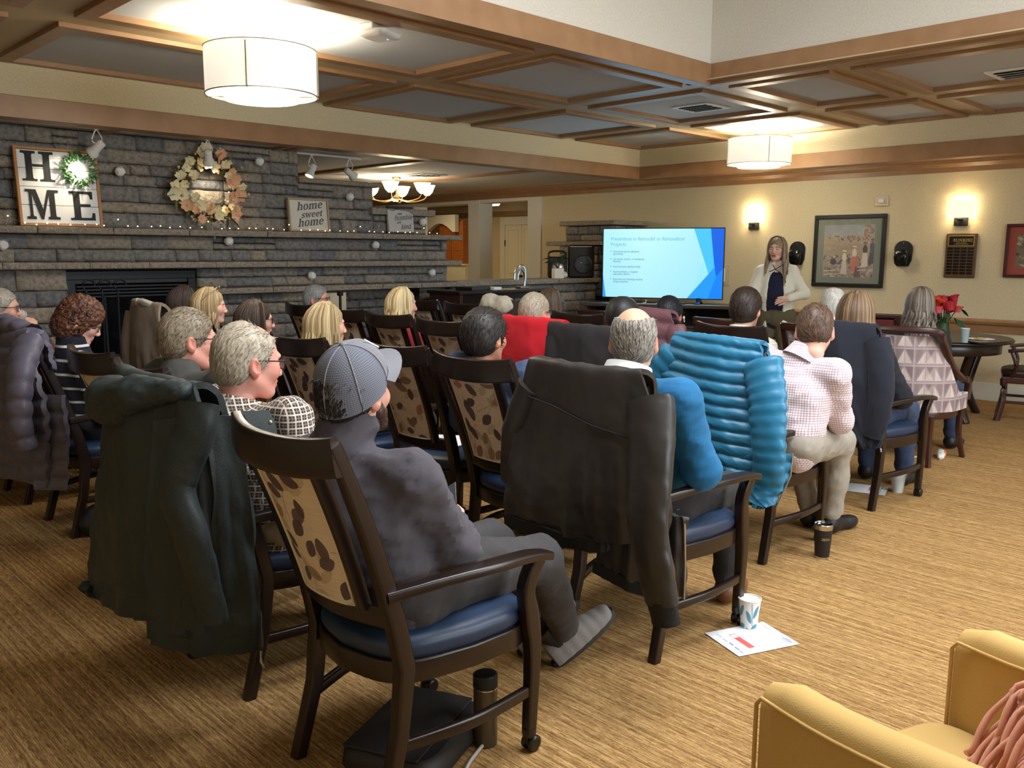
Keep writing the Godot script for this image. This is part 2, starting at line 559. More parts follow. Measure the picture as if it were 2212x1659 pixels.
func materials() -> void:
	var grain := bump(0.02, 3.0)
	var fine := bump(0.12, 2.0)
	mat("carpet", Color(1, 1, 1), 0.95, {"tex": tex(carpet()), "spec": 0.1})
	mat("paper", rgb(214, 200, 166), 0.85, {"tri": V(2.2, 2.2, 2.2), "world": true, "tex": ramp_tex(0.08, [Color(0.93, 0.93, 0.92), Color(1, 1, 1)]), "bump": fine, "bs": 0.35})
	mat("wood", rgb(160, 122, 86), 0.42, {"tri": V(0.9, 0.9, 0.9), "world": true, "tex": ramp_tex(0.02, [Color(0.9, 0.88, 0.86), Color(1, 1, 1)])})
	mat("panel", rgb(192, 193, 196), 0.9)
	mat("paper_light", rgb(214, 207, 194), 0.85, {"tri": V(2.2, 2.2, 2.2), "world": true, "tex": ramp_tex(0.08, [Color(0.94, 0.94, 0.93), Color(1, 1, 1)]), "bump": fine, "bs": 0.35})
	mat("band", rgb(188, 166, 128), 0.5)
	mat("white_trim", rgb(222, 222, 212), 0.5)
	mat("plaster_white", rgb(226, 224, 214), 0.9)
	mat("door", rgb(226, 222, 200), 0.5)
	mat("oak", Color(1, 1, 1), 0.45, {"tex": tex(wood_tex(rgb(150, 82, 34), rgb(190, 116, 56), 3)), "tri": V(1.2, 1.2, 1.2), "world": true})
	mat("mortar", rgb(54, 51, 48), 0.95)
	for k in 4:
		var base: Color = [rgb(142, 134, 124), rgb(128, 124, 120), rgb(154, 142, 126), rgb(116, 115, 116)][k]
		mat("stone%d" % k, Color(1, 1, 1), 0.92, {"tri": V(3.2, 3.2, 3.2), "world": true, "sharp": 2.0, "tex": ramp_tex(0.025, [base.darkened(0.25), base, base.lightened(0.12)]), "bump": bump(0.03, 9.0), "bs": 1.0})
	mat("cap_stone", Color(1, 1, 1), 0.92, {"tri": V(3.0, 3.0, 3.0), "world": true, "sharp": 2.0, "tex": ramp_tex(0.03, [rgb(128, 118, 108), rgb(150, 138, 124), rgb(164, 152, 136)]), "bump": bump(0.05, 9.0), "bs": 1.2})
	mat("black", rgb(22, 22, 24), 0.5)
	mat("black_gloss", rgb(14, 15, 18), 0.18)
	mat("iron", rgb(24, 26, 32), 0.45, {"metal": 0.3})
	mat("glass_dark", rgb(10, 12, 16), 0.08)
	mat("nickel", rgb(190, 184, 172), 0.3, {"metal": 0.9})
	mat("chrome", rgb(205, 205, 208), 0.15, {"metal": 1.0})
	mat("brass", rgb(170, 140, 88), 0.3, {"metal": 0.9})
	mat("white_plastic", rgb(228, 226, 220), 0.5)
	mat("espresso", Color(1, 1, 1), 0.32, {"tex": tex(wood_tex(rgb(23, 14, 12), rgb(38, 23, 18), 8)), "tri": V(3.0, 3.0, 3.0), "coat": 0.15})
	mat("redwood", Color(1, 1, 1), 0.32, {"tex": tex(wood_tex(rgb(48, 22, 18), rgb(70, 34, 27), 9)), "tri": V(3.0, 3.0, 3.0), "coat": 0.25})
	mat("vinyl", rgb(34, 52, 78), 0.42)
	mat("caster", rgb(20, 19, 18), 0.35)
	for k in 3: mat("floral%d" % k, Color(1, 1, 1), 0.75, {"tex": tex(floral(20 + k))})
	mat("piping", rgb(222, 212, 190), 0.7)
	mat("leather_red", rgb(106, 38, 38), 0.4)
	var lat := Image.create(256, 256, false, Image.FORMAT_RGB8); lat.fill(rgb(158, 142, 140))
	for k in 4:
		var x0 := (k % 2) * 128.0; var y0 := int(k / 2) * 128.0
		lat.fill_rect(Rect2i(int(x0), int(y0), 128, 128), rgb(150, 134, 134))
		paint_poly(lat, PackedVector2Array([Vector2(x0 + 64, y0 + 12), Vector2(x0 + 112, y0 + 116), Vector2(x0 + 64, y0 + 116)]), Color(rgb(206, 190, 182), 1))
		paint_poly(lat, PackedVector2Array([Vector2(x0 + 64, y0 + 12), Vector2(x0 + 16, y0 + 116), Vector2(x0 + 64, y0 + 116)]), Color(rgb(190, 172, 166), 1))
		paint_poly(lat, PackedVector2Array([Vector2(x0 + 8, y0 + 12), Vector2(x0 + 56, y0 + 12), Vector2(x0 + 10, y0 + 110)]), Color(rgb(124, 106, 108), 1))
		paint_poly(lat, PackedVector2Array([Vector2(x0 + 120, y0 + 12), Vector2(x0 + 72, y0 + 12), Vector2(x0 + 118, y0 + 110)]), Color(rgb(136, 118, 118), 1))
		lat.fill_rect(Rect2i(int(x0), int(y0), 128, 9), rgb(176, 160, 158)); lat.fill_rect(Rect2i(int(x0), int(y0), 8, 128), rgb(176, 160, 158))
		lat.fill_rect(Rect2i(int(x0) + 61, int(y0), 6, 128), rgb(170, 154, 152))
	mat("lattice", Color(1, 1, 1), 0.8, {"tex": tex(lat), "tri": V(4.2, 4.2, 4.2), "sharp": 4.0})
	mat("cream_vinyl", rgb(206, 192, 166), 0.5)
	mat("mustard", rgb(202, 166, 98), 0.85, {"bump": bump(0.2, 2.0), "bs": 0.4, "tri": V(6, 6, 6), "rim": 0.2})
	mat("pink_wool", rgb(206, 146, 122), 0.95, {"rim": 0.3})
	mat("paper_white", rgb(236, 236, 236), 0.7)
	mat("navy_knit", rgb(20, 24, 38), 0.9, {"rim": 0.2})
	mat("skin", Color(1, 1, 1), 0.55, {"vc": true, "sss": 0.08})
	mat("hair", Color(1, 1, 1), 0.5, {"vc": true})
	mat("lens", rgb(200, 210, 220), 0.05, {"alpha": 0.15})
	mat("eye_white", rgb(225, 222, 216), 0.2)
	mat("fairy", rgb(255, 244, 220), 0.5, {"glow": Color(1.0, 0.9, 0.7), "ge": 3.0})
	mat("shade_glow", rgb(240, 236, 226), 0.8, {"glow": Color(1.0, 0.97, 0.90), "ge": 0.55})
	mat("diffuser_glow", rgb(250, 250, 244), 0.8, {"glow": Color(1.0, 0.98, 0.92), "ge": 1.15})
	mat("sconce_glow", rgb(250, 240, 220), 0.8, {"glow": Color(1.0, 0.93, 0.74), "ge": 0.9})
	mat("bulb_glow", rgb(255, 250, 235), 0.5, {"glow": Color(1.0, 0.95, 0.85), "ge": 3.0})
	mat("text_black", rgb(26, 26, 28), 0.7)
	mat("text_grey", rgb(86, 86, 88), 0.7)
	mat("gold", rgb(196, 164, 96), 0.35, {"metal": 0.7})
	mat("green_leaf", rgb(92, 138, 84), 0.7)
	mat("green_dark", rgb(44, 78, 42), 0.5)

# ---------------------------------------------------------------- room shell
func wall_box(called: String, lo: Vector3, hi: Vector3, m: Material, parent: Node = self, bevel := 0.0) -> MeshInstance3D:
	var s := Shape.new(); s.box((lo + hi) / 2, (hi - lo).abs(), maxf(bevel, 0.0005))
	return build(called, s, m, parent)

func shell() -> void:
	var fl := Shape.new()
	var rows := []
	for i in 2:
		rows.append(PackedVector3Array([V(-3.2, 0, lerpf(-18, 4.7, i)), V(16, 0, lerpf(-18, 4.7, i))]))
	fl.skin(rows, false, false, Vector2(19.2 / 1.5, 22.7 / 1.5))
	# strands run along z: turn the texture so that its rows (u) follow z
	for i in fl.t.size(): fl.t[i] = Vector2(fl.v[i].z / 1.5, fl.v[i].x / 1.5)
	fl.box(V(6.4, -0.06, -6.65), V(19.2, 0.11, 22.7), 0.001)
	build("floor", fl, M.carpet)
	var paper: Material = M.paper
	# far wall with its openings, other walls
	var far := frame_node("wall_far")
	wall_box("wallpaper", V(9.57, 0, -9.12), V(9.75, 2.44, 4.6), paper, far)
	wall_box("header", V(9.57, 2.25, -16.0), V(9.82, 2.44, -9.12), paper, far)
	wall_box("wallpaper", V(9.57, 0, -18), V(9.82, 2.44, -12.4), paper, far)
	build("wall_right", bx(V(-3.2, 0, 4.5), V(9.75, 4.2, 4.7)), paper)
	build("wall_back", bx(V(-3.2, 0, -18), V(-3.0, 4.2, 4.7)), paper)
	build("wall_corridor", bx(V(12.6, 0, -18), V(12.8, 2.6, -8.6)), paper)
	build("wall_corridor_right", bx(V(9.75, 0, -8.75), V(12.8, 2.6, -8.6)), paper)
	build("wall_kitchen", bx(V(-3.2, 0, -18.2), V(12.8, 2.6, -18)), paper)
	# window on the right-hand wall, outside the frame, that gives the cool light
	var win := put("window_1", bx(V(1.2, 1.2, 4.46), V(6.0, 2.7, 4.5)), mat("window_glow", Color(0.9, 0.95, 1.0), 0.5, {"glow": Color(0.86, 0.92, 1.0), "ge": 0.8}))
	win.set_meta("kind", "structure")
	for q in [[V(1.1, 2.7, 4.42), V(6.1, 2.8, 4.5)], [V(1.1, 1.1, 4.42), V(6.1, 1.2, 4.5)], [V(1.1, 1.1, 4.42), V(1.2, 2.8, 4.5)], [V(6.0, 1.1, 4.42), V(6.1, 2.8, 4.5)], [V(3.55, 1.2, 4.43), V(3.65, 2.7, 4.5)]]:
		put("window_frame", bx(q[0], q[1], 0.004), M.white_trim, win)
	# ceilings
	var ring := frame_node("ceiling")
	wall_box("ceiling_panel", V(-3.2, 2.80, -7.15), V(9.3, 2.92, -3.98), M.panel, ring)
	wall_box("ceiling_panel", V(6.06, 2.80, -3.98), V(9.3, 2.92, 4.6), M.panel, ring)
	wall_box("ceiling_panel", V(-3.2, 4.0, -4.2), V(6.3, 4.12, 4.7), M.plaster_white, ring)
	wall_box("ceiling_panel", V(-3.2, 2.42, -18), V(9.6, 2.54, -7.0), M.panel, ring)
	wall_box("ceiling_panel", V(9.13, 2.42, -7.15), V(9.6, 2.54, 4.6), M.panel, ring)
	wall_box("ceiling_panel", V(9.57, 2.46, -18), V(12.8, 2.58, -8.6), M.plaster_white, ring)
	# flat bands between the framed panels
	for q in [[1.58, 1.84], [4.29, 4.47], [5.97, 6.25], [7.65, 7.89]]:
		wall_box("ceiling_band", V(q[0], 2.793, -7.0), V(q[1], 2.803, -3.98 if q[0] < 5.5 else 4.5), M.band, ring)
	for q in [[-5.66, -5.40, -3.2], [-4.17, -3.93, 6.0], [-3.09, -2.94, 6.06], [-1.0, -0.75, 6.06], [1.0, 1.25, 6.06]]:
		wall_box("ceiling_band", V(q[2], 2.792, q[0]), V(9.13, 2.802, q[1]), M.band, ring)
	wall_box("ceiling_band", V(-3.2, 2.792, -4.17), V(6.06, 2.802, -3.98), M.band, ring)
	# raised part: two walls above the opening, with their timber bands
	var up := frame_node("wall_raised")
	wall_box("wallpaper", V(-3.2, 2.78, -4.10), V(6.18, 4.05, -3.98), M.paper_light, up)
	wall_box("wallpaper", V(6.06, 2.78, -4.10), V(6.18, 4.05, 4.6), M.paper_light, up)
	var band := wall_box("trim_1", V(-3.2, 2.765, -4.06), V(6.06, 2.925, -3.955), M.wood, self, 0.003); band.set_meta("kind", "structure")
	wall_box("trim_2", V(6.035, 2.765, -4.06), V(6.14, 2.925, 4.6), M.wood, self, 0.003)
	# dropped beams round the ring
	var drop := frame_node("beam_soffit")
	wall_box("wallpaper", V(-3.2, 2.40, -7.15), V(9.13, 2.80, -7.0), paper, drop)
	wall_box("wallpaper", V(9.13, 2.41, -7.15), V(9.28, 2.80, 4.6), paper, drop)
	wall_box("trim_3", V(-3.2, 2.395, -7.16), V(9.112, 2.55, -6.978), M.wood, self, 0.004)
	wall_box("trim_4", V(9.108, 2.395, -7.0), V(9.29, 2.55, 4.6), M.wood, self, 0.004)
	# crown along the far wall, stepped
	var cr := Shape.new()
	cr.prism(PackedVector2Array([Vector2(0, 0), Vector2(-0.02, 0), Vector2(-0.02, 0.05), Vector2(-0.05, 0.085), Vector2(-0.05, 0.10), Vector2(-0.09, 0.10), Vector2(-0.09, 0.125), Vector2(0, 0.125)]), 22.6, Transform3D(Basis(V(1, 0, 0), V(0, 1, 0), V(0, 0, 1)), V(9.57, 2.295, -6.7)))
	build("trim_5", cr, M.wood)
	# chair rail and baseboard
	var rl := Shape.new()
	rl.prism(PackedVector2Array([Vector2(0, 0), Vector2(-0.018, 0), Vector2(-0.022, 0.07), Vector2(-0.045, 0.085), Vector2(-0.055, 0.11), Vector2(-0.04, 0.13), Vector2(0, 0.135)]), 13.6, at(V(9.57, 0.69, -2.3)))
	build("trim_6", rl, M.wood)
	wall_box("baseboard_far", V(9.545, 0, -9.12), V(9.57, 0.18, 4.5), M.white_trim, self, 0.004)
	# white columns and header of the openings
	for q in [[-9.40, -9.12], [-10.75, -10.48], [-12.42, -12.15]]:
		wall_box("column", V(9.54, 0, q[0]), V(9.83, 2.295, q[1]), M.white_trim, self, 0.004)
	wall_box("trim_7", V(9.545, 2.245, -16), V(9.83, 2.297, -9.12), M.white_trim, self, 0.004)
	# framed coffers: [x0, x1, z0, z1] of the opening inside each frame
	var cof := []
	for xx in [[-0.62, 1.48], [1.94, 4.19], [4.57, 5.87], [6.35, 7.55], [7.99, 9.06]]:
		cof.append([xx[0], xx[1], -6.93, -5.76]); cof.append([xx[0], xx[1], -5.30, -4.27])
	for xx in [[6.35, 7.55], [7.99, 9.06]]:
		cof.append([xx[0], xx[1], -3.83, -3.19]); cof.append([xx[0], xx[1], -2.84, -1.1]); cof.append([xx[0], xx[1], -0.65, 0.9])
	for q in cof: coffer(q, 2.80, 0.036, 0.10, 0.065 if q[2] < -6.9 else 0.10)
	for q in [[1.2, 2.65, -9.0, -7.06], [2.75, 4.22, -9.0, -7.06], [4.40, 5.82, -10.5, -7.06], [5.94, 7.36, -10.5, -7.06], [7.50, 9.05, -10.4, -7.06]]: coffer(q, 2.42, 0.022, 0.055, 0.055)
	# corridor beyond: trim, double door, kitchen units
	wall_box("trim_8", V(12.56, 2.20, -18), V(12.6, 2.30, -8.7), M.wood, self, 0.004)
	for k in 2:
		var d := frame_node("door_%d" % (k + 1)); var z0 := -13.0 + k * 0.47
		put("panel_leaf", bx(V(12.545, 0.01, z0 + 0.004), V(12.585, 2.02, z0 + 0.466), 0.003), M.door, d)
		for q in [[1.05, 1.93], [0.12, 0.90]]:
			for e in [[0.08, 0.09], [0.376, 0.386]]: put("panel_molding", bx(V(12.535, q[0], z0 + e[0]), V(12.55, q[1], z0 + e[1])), M.white_trim, d)
			for e in [q[0], q[1] - 0.01]: put("panel_molding", bx(V(12.535, e, z0 + 0.08), V(12.55, e + 0.01, z0 + 0.386)), M.white_trim, d)
		var kn := Shape.new(); kn.ball(V(12.49, 1.0, z0 + (0.42 if k == 0 else 0.05)), V(0.035, 0.03, 0.03)); kn.sweep(PackedVector3Array([V(12.54, 1.0, z0 + (0.42 if k == 0 else 0.05)), V(12.49, 1.0, z0 + (0.42 if k == 0 else 0.05))]), [Vector2(0.012, 0.012)], 8)
		if k == 0: kn.sweep(PackedVector3Array([V(12.49, 1.0, z0 + 0.42), V(12.485, 0.995, z0 + 0.32)]), [Vector2(0.012, 0.012), Vector2(0.008, 0.01)], 8)
		put("door_handle", kn, M.iron, d)
		if k == 0:
			for y in [0.35, 1.6]: put("hinge", bx(V(12.53, y, z0 - 0.005), V(12.55, y + 0.12, z0 + 0.012)), M.iron, d)
	for q in [[V(12.53, 0, -13.14), V(12.6, 2.18, -13.0)], [V(12.53, 0, -12.06), V(12.6, 2.18, -11.92)], [V(12.53, 2.02, -13.0), V(12.6, 2.18, -12.06)]]:
		wall_box("trim_9", q[0], q[1], M.white_trim, self, 0.004)
	var arch := Shape.new(); var ap := PackedVector2Array([Vector2(-0.9, 0), Vector2(-0.9, 0.35), Vector2(0.1, 0.35), Vector2(0.1, 0)])
	for i in 9: ap.append(Vector2(0.02 - i * 0.105, 0.18 * sin(PI * i / 8.0)))
	arch.prism(ap, 0.1, Transform3D(yaw(90), V(11.85, 1.88, -14.6)))
	build("trim_10", arch, M.white_trim)
	var cab := thing("kitchen_cabinet", "tall honey-oak cabinet with panelled doors seen through the opening beyond the stone end", "cabinet", V(12.2, 0, -13.95))
	put("cabinet_body", bx(V(-0.25, 1.22, -0.42), V(0.25, 2.12, 0.36)), M.oak, cab)
	for k in 2:
		var z0 := -0.40 + k * 0.385
		var dr := put("cabinet_door", bx(V(-0.275, 1.24, z0), V(-0.25, 2.10, z0 + 0.37), 0.004), M.oak, cab)
		put("door_panel", bx(V(-0.285, 1.50, z0 + 0.06), V(-0.27, 2.03, z0 + 0.31), 0.006), M.oak, dr)
		put("door_panel", bx(V(-0.285, 1.29, z0 + 0.06), V(-0.27, 1.43, z0 + 0.31), 0.006), M.oak, dr)
	var ctr := thing("kitchen_counter", "white kitchen counter unit below the honey-oak cabinet in the back room", "counter", V(12.2, 0, -13.95))
	put("counter_body", bx(V(-0.3, 0, -0.9), V(0.25, 1.2, 0.45), 0.004), M.door, ctr)
	put("countertop", bx(V(-0.33, 1.2, -0.92), V(0.25, 1.235, 0.47), 0.004), M.white_trim, ctr)
	var cl := thing("ceiling_light", "shallow white glass ceiling light glowing in the corridor beyond the white columns", "ceiling light", V(11.9, 2.46, -12.75))
	put("light_diffuser", bx(V(-0.1, -0.09, -0.26), V(0.1, -0.01, 0.2), 0.03), M.diffuser_glow, cl)
	put("light_pan", bx(V(-0.12, -0.02, -0.3), V(0.12, 0.0, 0.24), 0.003), M.white_plastic, cl)
	# glowing panels of the big ceiling lights, above and outside the frame
	for q in [[V(2.7, 3.985, -1.3), 1.6], [V(4.4, 3.985, 1.6), 1.6]]:
		var o := thing("ceiling_panel_light", "flat ceiling light panel high in the raised ceiling, " + ["nearer the stone wall", "nearer the window"][int(q[0].z > 0)], "ceiling light", q[0], 0, "light panels in the raised ceiling")
		put("light_diffuser", bx(V(-1.2, -0.01, -0.8), V(1.2, 0.0, 0.8)), M.diffuser_glow, o)
		put("light_frame", bx(V(-1.24, 0.0, -0.84), V(1.24, 0.014, 0.84), 0.003), M.white_trim, o)
	# ceiling air vents
	vent(V(7.05, 2.80, -4.72), "square dark air vent in the ceiling panel nearest the corner of the raised ceiling")
	vent(V(7.36, 2.80, -2.15), "square air vent with bright frame in the coffer at the right edge of the ceiling")
	vent(V(7.0, 2.42, -8.69), "square air vent in the low ceiling behind the fireplace")

func bx(lo: Vector3, hi: Vector3, bevel := 0.001) -> Shape:
	var s := Shape.new(); s.box((lo + hi) / 2, (hi - lo).abs(), bevel)
	return s

func coffer(q: Array, y: float, h: float, w: float, wf: float) -> void:
	var o := frame_node("coffer_trim")
	var x0: float = q[0]; var x1: float = q[1]; var z0: float = q[2]; var z1: float = q[3]
	put("trim_board", bx(V(x0 - w, y - h, z0 - wf), V(x1 + (w if x1 < 9.0 else 0.065), y + 0.002, z0), 0.004), M.wood, o)
	put("trim_board", bx(V(x0 - w, y - h, z1), V(x1 + (w if x1 < 9.0 else 0.065), y + 0.002, z1 + w), 0.004), M.wood, o)
	put("trim_board", bx(V(x0 - w, y - h + 0.0005, z0), V(x0, y + 0.002, z1), 0.004), M.wood, o)
	put("trim_board", bx(V(x1, y - h + 0.0005, z0), V(x1 + (w if x1 < 9.0 else 0.065), y + 0.002, z1), 0.004), M.wood, o)

func vent(p: Vector3, label: String) -> void:
	var o := thing("air_vent", label, "vent", p)
	var s := Shape.new()
	for q in [[V(-0.2, -0.012, -0.2), V(0.2, 0, -0.15)], [V(-0.2, -0.012, 0.15), V(0.2, 0, 0.2)], [V(-0.2, -0.012, -0.15), V(-0.15, 0, 0.15)], [V(0.15, -0.012, -0.15), V(0.2, 0, 0.15)]]:
		s.box((q[0] + q[1]) / 2, (q[1] - q[0]).abs(), 0.003)
	put("vent_frame", s, M.white_plastic, o)
	put("vent_backing", bx(V(-0.15, -0.004, -0.15), V(0.15, -0.001, 0.15)), M.black, o)
	for k in 7:
		var l := Shape.new(); l.box(V(-0.126 + k * 0.042, -0.012, 0), V(0.022, 0.003, 0.3), 0.001, Basis(V(0, 0, 1), 0.5))
		put("vent_slat", l, M.white_plastic if k % 2 else M.black, o)

# ---------------------------------------------------------------- stonework
var stone_kinds := []
func make_stones() -> void:
	var r := RandomNumberGenerator.new(); r.seed = 41
	for k in 14:
		var l: float = [0.17, 0.24, 0.32, 0.42][k % 4]; var h := 0.085 if k % 3 == 0 else 0.11
		var s := Shape.new(); var rows := []; var nx := 6; var ny := 4
		for i in ny + 2:
			var ring := PackedVector3Array()
			for j in nx + 2:
				var u := clampf((j - 1.0) / (nx - 1), 0, 1); var w := clampf((i - 1.0) / (ny - 1), 0, 1)
				var edge := i == 0 or j == 0 or i == ny + 1 or j == nx + 1
				var rim := i == 1 or j == 1 or i == ny or j == nx
				var z := -0.06 if edge else (-0.009 if rim else r.randf_range(-0.003, 0.006))
				var jx := 0.0 if edge else r.randf_range(-0.004, 0.004)
				var jy := 0.0 if edge else r.randf_range(-0.003, 0.003)
				ring.append(V((u - 0.5) * l + jx, (0.5 - w) * h + jy, z))
			rows.append(ring)
		s.skin(rows, false, false)
		stone_kinds.append([s.mesh(), l, h])

func lay(parent: Node3D, x0: float, x1: float, y0: float, y1: float, z: float, holes := [], turn := 0.0, called := "stone") -> void:
	# courses of ledge stone over a rectangle on the plane z (or, turned, along -x faces)
	var y := y0
	while y < y1 - 0.02:
		var h := rng.randf_range(0.085, 0.135)
		if y1 - y - h < 0.065: h = y1 - y
		var x := x0 - rng.randf() * 0.15
		while x < x1 - 0.03:
			var l := rng.randf_range(0.16, 0.46)
			var a := maxf(x, x0); var b := minf(x + l, x1)
			if x1 - b < 0.07: b = x1
			var split := h > 0.115 and rng.randf() < 0.22
			for part in (2 if split else 1):
				var hh := h / 2 if split else h; var yy := y + part * hh
				var mid := V((a + b) / 2, yy + hh / 2, z)
				var skip := false
				for q in holes:
					if mid.x > q[0] and mid.x < q[1] and mid.y > q[2] and mid.y < q[3]: skip = true
				if skip or b - a < 0.04: continue
				var want := b - a; var best := 0; var cost := 9.0
				for k in stone_kinds.size():
					var e := absf(log(want / stone_kinds[k][1])) + rng.randf() * 0.25
					if e < cost: cost = e; best = k
				var kd: Array = stone_kinds[best]
				var o := MeshInstance3D.new(); o.mesh = kd[0]; o.name = called
				o.material_override = M["stone%d" % [0, 0, 1, 1, 2, 3][rng.randi() % 6]]
				var sc := V((want - 0.006) / kd[1], (hh - 0.006) / kd[2], 1.0)
				var bs := Basis.from_scale(sc)
				if rng.randf() < 0.5: bs = Basis(V(0, 0, 1), PI) * bs
				mid.z += rng.randf_range(-0.008, 0.012)
				if turn != 0.0:
					var c := V(z, mid.y, mid.x); c.x -= mid.z - z
					o.transform = Transform3D(yaw(turn) * bs, c)
				else: o.transform = Transform3D(bs, mid)
				parent.add_child(o, true)
			x += l
		y += h

func cap_run(parent: Node3D, x0: float, x1: float, y0: float, y1: float, z0: float, z1: float, called := "cap_stone") -> void:
	var x := x0
	while x < x1 - 0.01:
		var b := minf(x + rng.randf_range(0.45, 0.75), x1)
		if x1 - b < 0.25: b = x1
		# rough front edge: a strip of uneven points round the slab
		var s := Shape.new(); var rows := []; var n := 12
		for i in 6:
			var ring := PackedVector3Array()
			for j in n:
				var xx := lerpf(x + 0.003, b - 0.003, float(j) / (n - 1))
				var jit := rng.randf_range(-0.009, 0.006)
				var p: Vector3 = [V(xx, y1, z0), V(xx, y1, z1 - 0.012), V(xx, y1 - 0.008, z1 + jit), V(xx, y0 + 0.008, z1 + rng.randf_range(-0.012, 0.002)), V(xx, y0, z1 - 0.014), V(xx, y0, z0)][i]
				ring.append(p)
			rows.append(ring)
		s.skin(rows, false, false)
		for j in [0, n - 1]:
			var ring := PackedVector3Array()
			for i in 6: ring.append(rows[i][j])
			s.fan(ring, V(-1 if j == 0 else 1, 0, 0))
		put(called, s, M.cap_stone, parent)
		x = b

func stone_wall() -> void:
	make_stones()
	var w := frame_node("wall_left")
	var core := Shape.new()
	for q in [[V(-1.5, 0, -8.3), V(2.36, 2.42, -7.55)], [V(2.36, 1.31, -8.3), V(3.47, 2.42, -7.55)], [V(3.47, 0, -8.3), V(4.49, 2.42, -7.55)], [V(4.49, 1.1, -8.3), V(5.34, 2.12, -7.55)], [V(5.34, 1.1, -8.3), V(6.03, 1.85, -7.55)], [V(6.03, 0, -8.3), V(6.33, 1.62, -7.55)], [V(4.49, 0, -8.3), V(4.98, 1.1, -7.55)], [V(5.98, 0, -8.3), V(6.03, 1.1, -7.55)], [V(4.98, 0, -8.3), V(5.98, 1.1, -7.80)], [V(2.36, 0, -8.3), V(3.47, 0.5, -7.55)], [V(2.36, 0.5, -8.3), V(3.47, 1.31, -8.1)]]:
		core.box((q[0] + q[1]) / 2, (q[1] - q[0]).abs(), 0.002)
	put("mortar_core", core, M.mortar, w)
	lay(w, 1.2, 4.50, 1.655, 2.415, -7.50)
	lay(w, 4.50, 5.36, 1.655, 2.12, -7.50)
	lay(w, 5.36, 6.05, 1.655, 1.85, -7.50)
	lay(w, 1.2, 6.34, 1.38, 1.60, -7.50)
	lay(w, 1.2, 2.37, 0.55, 1.325, -7.50)
	lay(w, 3.46, 6.34, 1.145, 1.325, -7.50)
	lay(w, 3.46, 4.98, 0.55, 1.09, -7.50)
	lay(w, 5.98, 6.34, 0.55, 1.09, -7.50)
	lay(w, 4.98, 5.98, 0.55, 1.09, -7.74)
	cap_run(w, 1.2, 6.44, 1.60, 1.655, -7.9, -7.35, "mantel_stone")
	cap_run(w, 1.2, 6.44, 1.325, 1.38, -7.7, -7.35, "mantel_stone")
	cap_run(w, 3.46, 6.36, 1.09, 1.145, -7.7, -7.36, "ledge_stone")
	cap_run(w, 4.47, 5.42, 2.12, 2.165, -8.2, -7.44)
	cap_run(w, 5.3, 6.14, 1.85, 1.92, -8.2, -7.44)
	# end faces towards the far room
	var hw := frame_node("wall_half")
	put("mortar_core", bx(V(6.33, 0, -7.75), V(8.86, 1.09, -7.48)), M.mortar, hw)
	lay(hw, 6.36, 8.84, 0.5, 1.09, -7.43)
	cap_run(hw, 6.36, 8.86, 1.09, 1.15, -7.8, -7.36, "ledge_stone")
	var pl := frame_node("wall_pier")
	put("mortar_core", bx(V(8.93, 0, -8.04), V(9.57, 1.82, -7.27)), M.mortar, pl)
	lay(pl, 8.90, 9.56, 0.6, 1.56, -7.22)
	lay(pl, 8.95, 9.56, 1.60, 1.82, -7.22)
	lay(pl, -8.04, -7.24, 1.62, 1.82, 8.90, [], -90)
	lay(pl, -8.12, -7.24, 0.9, 1.56, 8.86, [], -90)
	var s := Shape.new()
	s.box(V(9.2, 1.855, -7.63), V(0.74, 0.06, 0.95), 0.012)
	put("cap_stone", s, M.cap_stone, pl)
	put("cap_stone", bx(V(8.80, 1.565, -8.32), V(9.57, 1.62, -7.16), 0.012), M.cap_stone, pl)
	put("access_panel", bx(V(4.72, 0.84, -7.47), V(4.96, 1.07, -7.43), 0.006), M.cream_vinyl, w)
	var pole := thing("floor_stand", "slim black floor stand in front of the cream panel by the stone wall", "stand", V(4.72, 0, -7.18))
	var ps := Shape.new(); ps.lathe(PackedVector2Array([Vector2(0.13, 0), Vector2(0.13, 0.015), Vector2(0.016, 0.025), Vector2(0.016, 0.6), Vector2(0.013, 0.6), Vector2(0.013, 1.08)]), Transform3D.IDENTITY, 14); put("pole", ps, M.iron, pole)
	put("clip", bx(V(-0.02, 1.05, -0.03), V(0.02, 1.09, 0.03), 0.006), M.iron, pole)
	# firebox: black steel insert with louvres, glass and tools
	var fb := thing("fireplace_insert", "black steel fireplace insert with dark glass front under the stone mantel", "fireplace", V(2.915, 0.5, -7.56))
	put("insert_frame", ring_frame(1.08, 0.80, 0.07, 0.05, V(0, 0.405, -0.01)), M.iron, fb)
	put("hood_panel", bx(V(-0.47, 0.70, -0.05), V(0.47, 0.78, 0.0), 0.004), M.black, fb)
	for k in 4: put("louver", bx(V(-0.46, 0.585 + k * 0.028, -0.03), V(0.46, 0.603 + k * 0.028, -0.005), 0.004), M.iron, fb)
	put("glass_pane", bx(V(-0.46, 0.10, -0.06), V(0.46, 0.57, -0.05)), M.glass_dark, fb)
	put("ash_panel", bx(V(-0.47, 0.02, -0.05), V(0.47, 0.10, -0.02), 0.003), M.black, fb)
	var tools := thing("fireplace_tools", "black iron fireplace tool stand with hooked handles left of the firebox", "fireplace tools", V(2.56, 0.0, -7.25))
	var st := Shape.new(); st.lathe(PackedVector2Array([Vector2(0.1, 0), Vector2(0.1, 0.02), Vector2(0.012, 0.03), Vector2(0.012, 1.12)]), Transform3D.IDENTITY, 12)
	put("stand", st, M.iron, tools)
